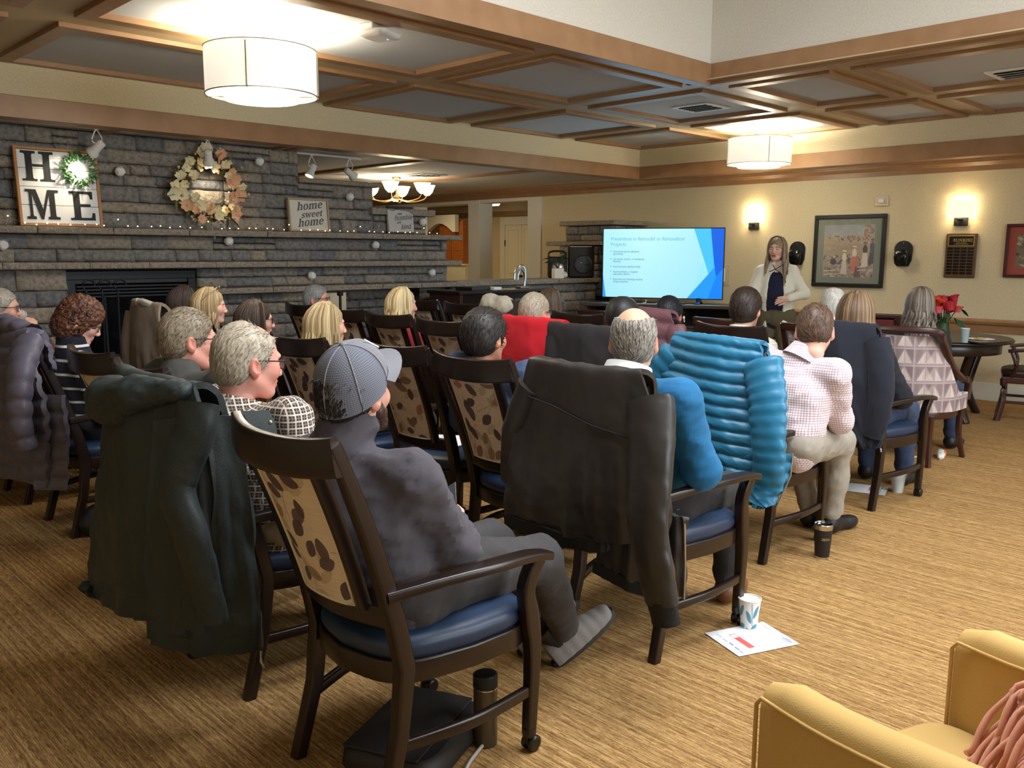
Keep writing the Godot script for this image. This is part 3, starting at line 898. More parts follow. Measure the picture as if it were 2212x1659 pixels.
	for k in 3:
		var hk := Shape.new(); var p := PackedVector3Array()
		for i in 13:
			var a := PI * 1.35 * i / 12.0
			p.append(V(-0.12 + k * 0.12 + 0.045 * cos(a), 1.20 + 0.045 * sin(a), 0.02))
		p.append(V(-0.16 + k * 0.12, 0.3, 0.02))
		hk.tube(p, 0.008, 6)
		put("tool_handle", hk, M.iron, tools)

# a flat rectangular frame in the xy plane
func ring_frame(w: float, h: float, b: float, d: float, mid := Vector3.ZERO, bevel := 0.004) -> Shape:
	var s := Shape.new()
	s.box(mid + V(0, h / 2 - b / 2, 0), V(w, b, d), bevel); s.box(mid - V(0, h / 2 - b / 2, 0), V(w, b, d), bevel)
	for k in [-1, 1]: s.box(mid + V(k * (w / 2 - b / 2), 0, 0), V(b, h - 2 * b + 0.002, d), bevel)
	return s

# ---------------------------------------------------------------- lamps
func pendants() -> void:
	for q in [[V(2.76, 2.80, -4.99), "large white drum pendant lamp above the seated rows, nearest the camera", 1.0], [V(8.52, 2.80, -4.95), "white drum pendant lamp hanging beside the television", 1.0]]:
		var o := thing("pendant_lamp", q[1], "pendant lamp", q[0])
		var cn := Shape.new(); cn.lathe(PackedVector2Array([Vector2(0.085, -0.028), Vector2(0.09, -0.02), Vector2(0.09, 0)]), Transform3D.IDENTITY, 24)
		put("canopy", cn, M.nickel, o)
		var rod := Shape.new(); rod.lathe(PackedVector2Array([Vector2(0.008, -0.36), Vector2(0.008, -0.14), Vector2(0.013, -0.13), Vector2(0.013, -0.03)]), Transform3D.IDENTITY, 10)
		put("rod", rod, M.nickel, o)
		var sh := Shape.new(); sh.lathe(PackedVector2Array([Vector2(0.33, -0.395), Vector2(0.33, -0.13), Vector2(0.327, -0.13), Vector2(0.327, -0.395)]), Transform3D.IDENTITY, 48, false)
		put("shade", sh, M.shade_glow, o)
		var rimm := Shape.new()
		for y in [-0.395, -0.13]: rimm.lathe(PackedVector2Array([Vector2(0.326, y - 0.003), Vector2(0.333, y - 0.003), Vector2(0.333, y + 0.003), Vector2(0.326, y + 0.003)]), Transform3D.IDENTITY, 48, false)
		put("shade_rim", rimm, M.nickel, o)
		var df := Shape.new(); df.lathe(PackedVector2Array([Vector2(0.01, -0.40), Vector2(0.2, -0.402), Vector2(0.323, -0.388)]), Transform3D.IDENTITY, 48)
		put("diffuser", df, M.diffuser_glow, o)
		var inner := Shape.new(); inner.lathe(PackedVector2Array([Vector2(0.22, -0.425), Vector2(0.222, -0.425), Vector2(0.222, -0.40), Vector2(0.22, -0.40)]), Transform3D.IDENTITY, 48, false)
		inner.lathe(PackedVector2Array([Vector2(0.0, -0.423), Vector2(0.22, -0.423)]), Transform3D.IDENTITY, 40, false)
		put("lower_diffuser", inner, M.diffuser_glow, o)
		for k in 4:
			var a := TAU * k / 4 + 0.75
			var b := Shape.new()
			b.box(V(0.338 * cos(a), -0.27, 0.338 * sin(a)), V(0.012, 0.25, 0.008), 0.002, yaw(-rad_to_deg(a)))
			b.box(V(0.28 * cos(a), -0.4, 0.28 * sin(a)), V(0.12, 0.008, 0.008), 0.002, yaw(-rad_to_deg(a)))
			put("shade_arm", b, M.nickel, o)
		omni(q[0] + V(0, -0.20, 0), Color(1.0, 0.96, 0.86), 1.9, 0.12)
		omni(q[0] + V(0, -0.47, 0), Color(1.0, 0.96, 0.86), 0.55, 0.12)
	# wireless access point next to the first pendant
	var ap := thing("access_point", "white square wireless access point on a bracket beside the large drum pendant", "access point", V(3.23, 2.80, -4.43), 0.3)
	put("bracket", bx(V(-0.09, -0.05, -0.09), V(0.02, 0, 0.02), 0.006), M.white_plastic, ap)
	var ab := Shape.new(); ab.sweep(PackedVector3Array([V(0, -0.04, 0), V(0, -0.05, 0), V(0, -0.072, 0), V(0, -0.078, 0)]), [Vector2(0.10, 0.10), Vector2(0.108, 0.108), Vector2(0.10, 0.10), Vector2(0.07, 0.07)], 24, 5.0, V(0, 0, 1))
	put("housing", ab, M.white_plastic, ap)
	var led := Shape.new(); led.ball(V(0.03, -0.08, 0.04), V(0.005, 0.003, 0.005))
	put("status_light", led, mat("led_blue", Color(0.5, 0.6, 1), 0.4, {"glow": Color(0.35, 0.45, 1.0), "ge": 4.0}), ap)
	# track spots in front of the stone
	track_spot(V(2.56, 2.42, -7.20), V(2.36, 1.98, -7.48), "grey track spotlight on a looped arm aimed at the HOME sign", 0.30, 38)
	track_spot(V(3.46, 2.42, -7.20), V(3.62, 1.95, -7.5), "white track spotlight hanging in front of the flower wreath", 0.30, 34)
	track_spot(V(4.72, 2.42, -7.62), V(4.45, 1.75, -7.6), "lit white track spotlight right of the chimney, facing the camera", 0.35, 30)
	track_spot(V(5.16, 2.42, -7.62), V(5.75, 1.9, -7.7), "white track spotlight pointing right, second on the far track", 0.2, 30)
	for q in [[V(1.9, 2.40, -7.22), V(3.8, 2.42, -7.18), "white lighting track under the soffit in front of the chimney"], [V(4.53, 2.40, -7.64), V(5.3, 2.42, -7.60), "short white lighting track on the low ceiling right of the chimney"]]:
		var tr := thing("light_track", q[2], "light track")
		put("rail", bx(q[0], q[1], 0.003), M.white_plastic, tr)
	# chandelier behind the fireplace
	var ch := thing("chandelier", "brass chandelier with upturned glowing glass shades behind the stone fireplace", "chandelier", V(6.94, 2.42, -9.2))
	var bd := Shape.new(); bd.lathe(PackedVector2Array([Vector2(0.06, 0), Vector2(0.06, -0.02), Vector2(0.012, -0.03), Vector2(0.012, -0.22), Vector2(0.05, -0.25), Vector2(0.02, -0.3), Vector2(0.01, -0.31)]), Transform3D.IDENTITY, 14)
	put("body", bd, M.brass, ch)
	for k in 6:
		var a := TAU * k / 6 + 0.3; var u := V(cos(a), 0, sin(a))
		var arm := Shape.new(); arm.tube(curve(PackedVector3Array([V(0, -0.26, 0), u * 0.18 + V(0, -0.31, 0), u * 0.36 + V(0, -0.28, 0), u * 0.42 + V(0, -0.22, 0)]), 5), 0.01, 6)
		put("arm", arm, M.brass, ch)
		var gl := Shape.new(); gl.lathe(PackedVector2Array([Vector2(0.03, -0.22), Vector2(0.07, -0.18), Vector2(0.095, -0.12), Vector2(0.11, -0.09)]), at(u * 0.42), 14)
		put("glass_shade", gl, M.bulb_glow, ch)
	omni(V(6.94, 2.10, -9.2), Color(1.0, 0.9, 0.72), 1.1, 0.2)

func track_spot(p: Vector3, aim: Vector3, label: String, e: float, angle: float) -> void:
	var o := thing("track_spotlight", label, "spotlight", p)
	var st := Shape.new(); st.tube(curve(PackedVector3Array([V(0, -0.02, 0), V(-0.02, -0.06, 0), V(-0.035, -0.11, 0), V(0.0, -0.14, 0.01)]), 5), 0.006)
	st.tube(curve(PackedVector3Array([V(0, -0.02, 0), V(0.02, -0.05, 0), V(0.04, -0.10, 0), V(0.0, -0.14, 0.01)]), 5), 0.004)
	st.box(V(0, -0.015, 0), V(0.05, 0.02, 0.03), 0.004)
	put("arm", st, M.white_plastic, o)
	var d := (aim - p - V(0, -0.16, 0)).normalized(); var b := Basis(); b.y = d; b.x = d.cross(V(0, 0, 1)).normalized(); b.z = b.x.cross(b.y)
	var hd := Shape.new(); hd.lathe(PackedVector2Array([Vector2(0.02, -0.06), Vector2(0.032, -0.055), Vector2(0.034, 0.02), Vector2(0.048, 0.05), Vector2(0.048, 0.07), Vector2(0.042, 0.07), Vector2(0.036, 0.045)]), Transform3D(b, V(0, -0.16, 0)), 16)
	put("head", hd, M.white_plastic, o)
	var ln := Shape.new(); ln.ball(V(0, -0.16, 0) + d * 0.05, V(0.036, 0.01, 0.036), 12, b)
	put("lamp_face", ln, M.bulb_glow, o)
	spot(p + V(0, -0.16, 0) + d * 0.085, aim, Color(1.0, 0.93, 0.80), e, angle)

# ---------------------------------------------------------------- lettering
func letters(called: String, txt: String, height: float, m: Material, parent: Node, xf: Transform3D, font := "Droid Sans", bold := false, depth := 0.002, squeeze := 1.0) -> MeshInstance3D:
	var tm := TextMesh.new(); var sf := SystemFont.new()
	sf.font_names = PackedStringArray([font]); sf.font_weight = 700 if bold else 400
	tm.font = sf; tm.text = txt; tm.font_size = 64; tm.pixel_size = height / 64.0; tm.depth = depth
	tm.horizontal_alignment = HORIZONTAL_ALIGNMENT_LEFT; tm.vertical_alignment = VERTICAL_ALIGNMENT_BOTTOM
	var b := xf.basis * Basis.from_scale(V(squeeze, 1, 1))
	return put(called, tm, m, parent, Transform3D(b, xf.origin - xf.basis.y * height * 0.23))

# ---------------------------------------------------------------- things on the far wall (its face looks to -x; local x runs to +z)
func far_wall_things() -> void:
	var face := yaw(-90)   # local x -> +z, local z -> -x
	for q in [[-5.58, "wall sconce with glowing rectangular shade between the television and the framed picture"], [-3.23, "wall sconce with glowing rectangular shade above the award plaque"]]:
		var o := thing("wall_sconce", q[1], "sconce", V(9.57, 1.92, q[0]), deg_to_rad(-90))
		put("back_plate", bx(V(-0.065, -0.165, 0.0), V(0.065, -0.06, 0.03), 0.004), M.iron, o)
		put("arm", bx(V(-0.02, -0.11, 0.03), V(0.02, -0.09, 0.09), 0.004), M.iron, o)
		var sc := Shape.new(); var ring := []
		for y in [-0.085, 0.085]:
			var r := PackedVector3Array([V(-0.125, y, 0.012)])
			for i in 7: r.append(V(-0.125 + 0.25 * i / 6.0, y, 0.075 + 0.035 * sin(PI * i / 6.0)))
			r.append(V(0.125, y, 0.012))
			ring.append(r)
		sc.sheet(ring, 0.003)
		put("shade", sc, M.sconce_glow, o)
		var rm := Shape.new(); rm.box(V(0, 0.088, 0.05), V(0.25, 0.004, 0.012), 0.001)
		put("shade_rim", rm, M.nickel, o)
		omni(V(9.50, 1.93, q[0]), Color(1.0, 0.91, 0.74), 0.10, 0.03)
	for q in [[-5.0, "black oval wall holder half hidden behind the presenter"], [-3.785, "black oval wall holder between the framed picture and the plaque"]]:
		var o := thing("wall_holder", q[1], "wall holder", V(9.57, 1.475, q[0]), deg_to_rad(-90))
		var bp := PackedVector2Array()
		for i in 13: bp.append(Vector2(0.095 * cos(PI * i / 12.0), 0.045 + 0.09 * sin(PI * i / 12.0)))
		bp.append_array([Vector2(-0.088, -0.07), Vector2(-0.06, -0.135), Vector2(0.06, -0.135), Vector2(0.088, -0.07)])
		var bs := Shape.new(); bs.prism(bp, 0.02, at(V(0, 0, 0.011)))
		put("back_plate", bs, M.black, o)
		var cup := Shape.new(); cup.sweep(PackedVector3Array([V(0, -0.12, 0.045), V(0, -0.10, 0.055), V(0, -0.04, 0.062), V(0, 0.0, 0.058), V(0, 0.01, 0.05)]), [Vector2(0.055, 0.03), Vector2(0.066, 0.045), Vector2(0.074, 0.055), Vector2(0.072, 0.05), Vector2(0.066, 0.045)], 20, 3.0, V(0, 0, 1))
		put("cup", cup, M.black_gloss, o)
		var pin := Shape.new(); pin.ball(V(0, 0.11, 0.023), V(0.005, 0.005, 0.003), 6)
		put("screw", pin, M.nickel, o)
	# large framed print: a generic riverside crowd
	var pic := thing("framed_picture", "large black framed riverside crowd print with grey-green mat behind the presenter", "picture", V(9.57, 1.50, -4.39), deg_to_rad(-90))
	put("frame", ring_frame(0.82, 0.80, 0.045, 0.03, V(0, 0, 0.016), 0.006), M.black, pic)
	put("mat_board", bx(V(-0.37, -0.36, 0.004), V(0.37, 0.36, 0.012)), mat("mat_green", rgb(122, 128, 112), 0.9), pic)
	var art := Shape.new(); art.skin([pts([[-0.29, 0.29, 0.0135], [0.29, 0.29, 0.0135]]), pts([[-0.29, -0.29, 0.0135], [0.29, -0.29, 0.0135]])], false, false)
	put("print", art, mat("print_river", Color(1, 1, 1), 0.6, {"tex": tex(river_print())}), pic)
	put("glass_pane", bx(V(-0.368, -0.358, 0.0165), V(0.368, 0.358, 0.0185)), mat("picture_glass", Color(1, 1, 1), 0.03, {"alpha": 0.04}), pic)
	var pic2 := thing("framed_picture", "dark red framed print with red mat cut off by the right edge of the photo", "picture", V(9.57, 1.505, -2.40), deg_to_rad(-90))
	put("frame", ring_frame(0.80, 0.52, 0.03, 0.03, V(0, 0, 0.016), 0.005), mat("frame_maroon", rgb(70, 20, 20), 0.4), pic2)
	put("mat_board", bx(V(-0.38, -0.24, 0.004), V(0.38, 0.24, 0.012)), mat("mat_red", rgb(158, 78, 66), 0.9), pic2)
	var im := Image.create(128, 128, false, Image.FORMAT_RGB8); im.fill(rgb(120, 106, 88)); var r := RandomNumberGenerator.new(); r.seed = 12
	for i in 160: paint_poly(im, leaf_poly(Vector2(r.randf() * 128, r.randf() * 128), r.randf_range(2, 8), r.randf_range(1, 5), r.randf() * TAU), Color([rgb(60, 48, 40), rgb(180, 168, 140), rgb(98, 92, 70)][r.randi() % 3], 0.7))
	var art2 := Shape.new(); art2.skin([pts([[-0.30, 0.165, 0.0135], [0.30, 0.165, 0.0135]]), pts([[-0.30, -0.165, 0.0135], [0.30, -0.165, 0.0135]])])
	put("print", art2, mat("print_brown", Color(1, 1, 1), 0.6, {"tex": tex(im)}), pic2)
	# award plaque
	var pq := thing("award_plaque", "wooden award plaque with black name plates below the right-hand sconce", "plaque", V(9.57, 1.455, -3.21), deg_to_rad(-90))
	put("board", bx(V(-0.15, -0.225, 0), V(0.15, 0.225, 0.02), 0.008), mat("walnut", rgb(92, 62, 34), 0.4), pq)
	put("title_plate_rim", bx(V(-0.125, 0.095, 0.02), V(0.125, 0.205, 0.0215), 0.003), M.gold, pq)
	put("title_plate", bx(V(-0.118, 0.103, 0.0215), V(0.118, 0.197, 0.023), 0.003), M.black_gloss, pq)
	letters("lettering", "SUNRISE", 0.042, M.gold, pq, at(V(-0.078, 0.140, 0.0235)), "Droid Serif", true, 0.001)
	for k in 2: put("lettering", bx(V(-0.05 - 0.02 * k, 0.127 - 0.013 * k, 0.0232), V(0.05 + 0.02 * k, 0.131 - 0.013 * k, 0.0238)), M.gold, pq)
	for row in 9:
		for col in 4: put("name_plate", bx(V(-0.128 + col * 0.065, 0.060 - row * 0.031, 0.02), V(-0.071 + col * 0.065, 0.083 - row * 0.031, 0.022), 0.001), M.black_gloss, pq)
	# small wall devices
	var fs := thing("fire_strobe", "small beige fire alarm strobe above the framed picture", "alarm", V(9.57, 2.035, -4.055), deg_to_rad(-90))
	put("base", bx(V(-0.07, -0.055, 0), V(0.07, 0.055, 0.02), 0.005), mat("beige_plastic", rgb(206, 194, 164), 0.5), fs)
	put("strobe_lens", bx(V(-0.03, -0.025, 0.02), V(0.03, 0.025, 0.04), 0.008), M.white_plastic, fs)
	put("sounder_grille", bx(V(0.04, -0.035, 0.02), V(0.06, 0.035, 0.024), 0.002), M.nickel, fs)
	var sw := thing("wall_controller", "tall white wall controller box just right of the television", "controller", V(9.57, 1.20, -5.98), deg_to_rad(-90))
	put("plate", bx(V(-0.06, -0.13, 0), V(0.09, 0.13, 0.008), 0.003), mat("beige_plate", rgb(200, 186, 150), 0.6), sw)
	put("body", bx(V(-0.05, -0.09, 0.008), V(0.03, 0.09, 0.05), 0.01), M.white_plastic, sw)
	# round table by the wall with what stands on it
	var tb := thing("round_table", "dark round table with curved legs against the far wall beside the long-haired woman", "table", V(8.35, 0, -2.95))
	var tp := Shape.new(); tp.lathe(PackedVector2Array([Vector2(0.0, 0.695), Vector2(0.60, 0.695), Vector2(0.62, 0.70), Vector2(0.625, 0.715), Vector2(0.61, 0.73), Vector2(0.0, 0.73)]), Transform3D.IDENTITY, 40, false)
	put("tabletop", tp, M.espresso, tb)
	var ap := Shape.new(); ap.lathe(PackedVector2Array([Vector2(0.50, 0.60), Vector2(0.53, 0.60), Vector2(0.53, 0.695), Vector2(0.50, 0.695)]), Transform3D.IDENTITY, 36, false)
	put("apron", ap, M.espresso, tb)
	for k in 4:
		var a := TAU * k / 4 + 0.6; var u := V(cos(a), 0, sin(a))
		var lg := Shape.new(); lg.sweep(curve(PackedVector3Array([u * 0.48 + V(0, 0.66, 0), u * 0.40 + V(0, 0.45, 0), u * 0.36 + V(0, 0.22, 0), u * 0.47 + V(0, 0.0, 0)]), 6), [Vector2(0.032, 0.032)], 8, 4.0)
		put("leg", lg, M.espresso, tb)
	var fw := thing("flower_arrangement", "bouquet of red and coral roses on the round table behind the long-haired woman", "flowers", V(8.05, 0.73, -2.80))
	var vs := Shape.new(); vs.lathe(PackedVector2Array([Vector2(0.05, 0), Vector2(0.065, 0.03), Vector2(0.05, 0.10), Vector2(0.045, 0.14), Vector2(0.05, 0.15)]), Transform3D.IDENTITY, 16)
	put("vase", vs, M.green_dark, fw)
	var rr := RandomNumberGenerator.new(); rr.seed = 3
	var reds := [mat("rose_red", rgb(170, 28, 40), 0.7), mat("rose_pink", rgb(214, 84, 96), 0.7), mat("rose_coral", rgb(232, 130, 96), 0.7), mat("rose_orange", rgb(220, 70, 36), 0.7)]
	for k in 16:
		var a := rr.randf() * TAU; var e := rr.randf_range(0.05, 0.19)
		var mid := V(cos(a) * e, 0.22 + 0.10 * (1 - e * 4) + rr.randf_range(-0.03, 0.07), sin(a) * e * 1.2)
		put("rose", rose(rr.randf_range(0.038, 0.052), k), reds[rr.randi() % 4], fw, at(mid, Basis.from_euler(V(rr.randf() - 0.5, rr.randf() * 6, rr.randf() - 0.5))))
		var stm := Shape.new(); stm.tube(PackedVector3Array([mid, mid * V(0.2, 0, 0.2) + V(0, 0.13, 0)]), 0.004, 5)
		put("stem", stm, M.green_dark, fw)
	for k in 18:
		var a := rr.randf() * TAU; var e := rr.randf_range(0.1, 0.2)
		put("leaf", leaf_mesh(0.09, 0.04), M.green_dark, fw, at(V(cos(a) * e * 0.7, rr.randf_range(0.15, 0.28), sin(a) * e * 0.7), Basis.from_euler(V(rr.randf_range(-0.8, 0.8), -a, rr.randf_range(-0.9, 0.3)))))
	cup("paper_cup", "pale blue paper cup standing on the round table beside the flowers", V(7.88, 0.73, -2.56), 0.12, 0.035, mat("cup_blue", rgb(150, 172, 178), 0.7), M.white_plastic)
	var pl := thing("plate", "white paper plate with crumbs on the round table behind the cup", "plate", V(8.15, 0.73, -2.52))
	var pls := Shape.new(); pls.lathe(PackedVector2Array([Vector2(0.0, 0.004), Vector2(0.07, 0.004), Vector2(0.11, 0.016), Vector2(0.112, 0.018), Vector2(0.07, 0.008), Vector2(0.0, 0.008)]), Transform3D.IDENTITY, 28, false)
	put("dish", pls, M.paper_white, pl)
	for k in 6: put("cracker", bx(V(-0.03, 0, -0.012), V(0.0, 0.008, 0.012), 0.003), mat("cracker", rgb(206, 176, 110), 0.9), pl, at(V(rr.randf_range(-0.03, 0.06), 0.010 + k * 0.002, rr.randf_range(-0.05, 0.05)), yaw(rr.randf() * 180)))
	var tabl := thing("tablet", "black tablet lying at the near edge of the round table", "tablet", V(7.98, 0.73, -2.48), 0.9)
	put("case", bx(V(-0.12, 0, -0.08), V(0.12, 0.012, 0.08), 0.005), M.black, tabl)
	put("screen", bx(V(-0.11, 0.0121, -0.07), V(0.11, 0.013, 0.07)), M.glass_dark, tabl)
	# armchair at the table, right edge
	var wc := thing("wooden_armchair", "dark wooden armchair with leather seat at the round table by the right edge", "chair", V(8.75, 0, -2.25), deg_to_rad(105))
	var ws := Shape.new(); ws.sweep(PackedVector3Array([V(0, 0.40, 0), V(0, 0.425, 0), V(0, 0.45, 0), V(0, 0.465, 0)]), [Vector2(0.24, 0.24), Vector2(0.25, 0.25), Vector2(0.25, 0.25), Vector2(0.21, 0.21)], 24, 4.0, V(0, 0, 1))
	put("seat", ws, mat("seat_brown", rgb(46, 30, 22), 0.45), wc)
	put("seat_frame", bx(V(-0.24, 0.34, -0.24), V(0.24, 0.40, 0.24), 0.01), M.redwood, wc)
	for sx in [-1, 1]:
		for sz in [-1, 1]:
			var lg := Shape.new(); lg.sweep(curve(PackedVector3Array([V(sx * 0.22, 0.38, sz * 0.22), V(sx * 0.215, 0.2, sz * 0.215), V(sx * 0.25, 0.0, sz * 0.235)]), 5), [Vector2(0.024, 0.024)], 8, 5.0)
			put("leg", lg, M.redwood, wc)
	for sz in [-1, 1]:
		var ar := Shape.new(); ar.sweep(curve(PackedVector3Array([V(-0.22, 0.64, sz * 0.25), V(0.0, 0.65, sz * 0.28), V(0.2, 0.63, sz * 0.26)]), 6), [Vector2(0.024, 0.015)], 8, 4.0)
		put("arm", ar, M.redwood, wc)
		var su := Shape.new(); su.sweep(curve(PackedVector3Array([V(0.17, 0.62, sz * 0.26), V(0.13, 0.5, sz * 0.25), V(0.16, 0.40, sz * 0.23)]), 5), [Vector2(0.017, 0.017)], 8, 4.0)
		put("arm_support", su, M.redwood, wc)
		put("stretcher", bx(V(-0.22, 0.16, sz * 0.22 - 0.01), V(0.22, 0.185, sz * 0.22 + 0.01), 0.004), M.redwood, wc)
		var bp := Shape.new(); bp.sweep(curve(PackedVector3Array([V(-0.22, 0.36, sz * 0.22), V(-0.25, 0.65, sz * 0.22), V(-0.31, 0.92, sz * 0.22)]), 5), [Vector2(0.022, 0.022)], 8, 5.0)
		put("back_post", bp, M.redwood, wc)
	for y in [0.62, 0.86]:
		put("back_rail", bx(V(-0.30 + (0.62 - y) * 0.15, y, -0.22), V(-0.27 + (0.62 - y) * 0.15, y + 0.07, 0.22), 0.008), M.redwood, wc)
	# red leather chair seen behind the bob-haired woman
	var lc := thing("leather_chair", "dark red leather side chair with wooden frame behind the long-haired woman", "chair", V(6.85, 0, -2.95), deg_to_rad(20))
	put("seat", bx(V(-0.24, 0.40, -0.25), V(0.26, 0.47, 0.25), 0.03), M.leather_red, lc)
	put("back_pad", bx(V(-0.25, 0.62, -0.21), V(-0.20, 0.99, 0.21), 0.02), M.leather_red, lc)
	for sz in [-1, 1]:
		var bp := Shape.new(); bp.sweep(PackedVector3Array([V(-0.28, 0, sz * 0.23), V(-0.22, 0.42, sz * 0.23), V(-0.25, 1.0, sz * 0.23)]), [Vector2(0.02, 0.022)], 8, 5.0)
		put("back_post", bp, M.redwood, lc)
		put("leg", bx(V(0.22, 0, sz * 0.22 - 0.02), V(0.26, 0.40, sz * 0.22 + 0.02), 0.005), M.redwood, lc)
	put("top_rail", bx(V(-0.27, 0.985, -0.25), V(-0.23, 1.02, 0.25), 0.008), M.redwood, lc)

func rose(r: float, seed_: int) -> Shape:
	var s := Shape.new(); var q := RandomNumberGenerator.new(); q.seed = seed_
	for layer in 3:
		var rr := r * (0.45 + 0.28 * layer)
		for k in 4 + layer:
			var a := TAU * k / (4 + layer) + layer * 0.5; var rows := []
			for i in 4:
				var row := PackedVector3Array(); var h := -0.5 + i * 0.42 - layer * 0.1
				for j in 4:
					var b := a + (j - 1.5) * 0.5
					row.append(V(cos(b), 0, sin(b)) * rr * (0.55 + 0.16 * i + (0.12 * layer if i == 3 else 0.0)) + V(0, h * r - absf(j - 1.5) * 0.1 * r, 0))
				rows.append(row)
			s.skin(rows)
	s.ball(V(0, -0.1 * r, 0), V(0.5, 0.6, 0.5) * r, 8)
	return s

func leaf_mesh(l: float, w: float) -> Shape:
	var s := Shape.new(); var rows := []
	for i in 6:
		var u := i / 5.0; var hw := w * 0.5 * sin(PI * clampf(u * 0.94 + 0.03, 0, 1))
		rows.append(pts([[u * l, -0.15 * l * u * u, -hw], [u * l, -0.15 * l * u * u - 0.12 * hw - 0.002, 0], [u * l, -0.15 * l * u * u, hw]]))
	s.skin(rows)
	return s

func cup(called: String, label: String, p: Vector3, h: float, r: float, m: Material, inside: Material) -> Node3D:
	var o := thing(called, label, "cup", p)
	var s := Shape.new(); s.lathe(PackedVector2Array([Vector2(r * 0.74, 0), Vector2(r * 0.76, 0.004), Vector2(r, h - 0.002)]), Transform3D.IDENTITY, 28)
	put("cup_wall", s, m, o)
	var i := Shape.new(); i.lathe(PackedVector2Array([Vector2(r * 0.72, 0.012), Vector2(r * 0.97, h)]), Transform3D.IDENTITY, 28)
	i.f.resize(i.f.size() - 28 * 3)
	put("cup_inside", i, inside, o)
	var e := Shape.new(); var ring := PackedVector3Array()
	for k in 29: ring.append(V(cos(TAU * k / 28), 0, sin(TAU * k / 28)) * r + V(0, h, 0))
	e.tube(ring, 0.003, 6)
	put("rim", e, inside, o)
	return o

func river_print() -> Image:
	var n := 256; var im := Image.create(n, n, false, Image.FORMAT_RGB8); var r := RandomNumberGenerator.new(); r.seed = 8
	for y in n:
		for x in n:
			var c := rgb(140, 148, 152).lerp(rgb(160, 158, 152), y / 70.0) if y < 62 else rgb(172, 152, 124).lerp(rgb(150, 130, 112), (y - 62) / 190.0)
			im.set_pixel(x, y, c.lightened(r.randf() * 0.06))
	for i in 60: im.fill_rect(Rect2i(int(r.randf() * 250), int(r.randf_range(52, 76)), int(r.randf_range(3, 12)), int(r.randf_range(4, 14))), [rgb(120, 92, 72), rgb(176, 146, 116), rgb(98, 88, 78)][r.randi() % 3])
	for i in 50: paint_line(im, Vector2(r.randf() * 256, r.randf_range(78, 140)), Vector2(r.randf() * 256, r.randf_range(78, 140)), 1.2, Color(rgb(120, 100, 84), 0.25))
	for i in 30: paint_poly(im, leaf_poly(Vector2(r.randf_range(205, 252), r.randf_range(2, 76)), r.randf_range(5, 14), r.randf_range(3, 6), r.randf() * TAU), Color([rgb(140, 84, 54), rgb(168, 112, 70)][i % 2], 0.6))
	for i in 120: paint_poly(im, leaf_poly(Vector2(r.randf() * 256, r.randf_range(150, 256)), r.randf_range(4, 16), r.randf_range(2, 7), r.randf() * TAU), Color([rgb(70, 66, 84), rgb(206, 196, 178), rgb(120, 96, 96), rgb(178, 156, 140), rgb(52, 50, 60)][r.randi() % 5], 0.7))
	# standing and seated figures, as patches of paint
	for q in [[110, 150, 26, rgb(226, 214, 184), rgb(206, 198, 186)], [160, 128, 26, rgb(222, 210, 190), rgb(204, 112, 76)], [212, 110, 24, rgb(40, 36, 40), rgb(214, 204, 184)], [246, 96, 26, rgb(60, 74, 104), rgb(52, 58, 78)], [178, 176, 22, rgb(170, 120, 100), rgb(110, 64, 62)]]:
		var x: float = q[0]; var y: float = q[1]
		paint_poly(im, leaf_poly(Vector2(x, y - 16), 7, 6, 0), Color(rgb(150, 112, 92), 1))
		paint_poly(im, leaf_poly(Vector2(x, y - 22), 11, 4, 0.1), Color(q[3], 1))
		paint_poly(im, leaf_poly(Vector2(x, y + 10), 24, 12, PI / 2), Color(q[3], 0.95))
		paint_poly(im, PackedVector2Array([Vector2(x - 10, y + 26), Vector2(x + 10, y + 26), Vector2(x + 18, y + 92), Vector2(x - 18, y + 92)]), Color(q[4], 0.95))
	for q in [[8, 226, 60], [10, 244, 80], [176, 206, 40], [178, 222, 44]]: paint_line(im, Vector2(q[0], q[1]), Vector2(q[0] + q[2], q[1] - 4), 4, Color(rgb(214, 212, 214), 0.9))
	paint_poly(im, leaf_poly(Vector2(54, 180), 17, 15, 0.4, 0), Color(rgb(44, 50, 78), 1))
	return im

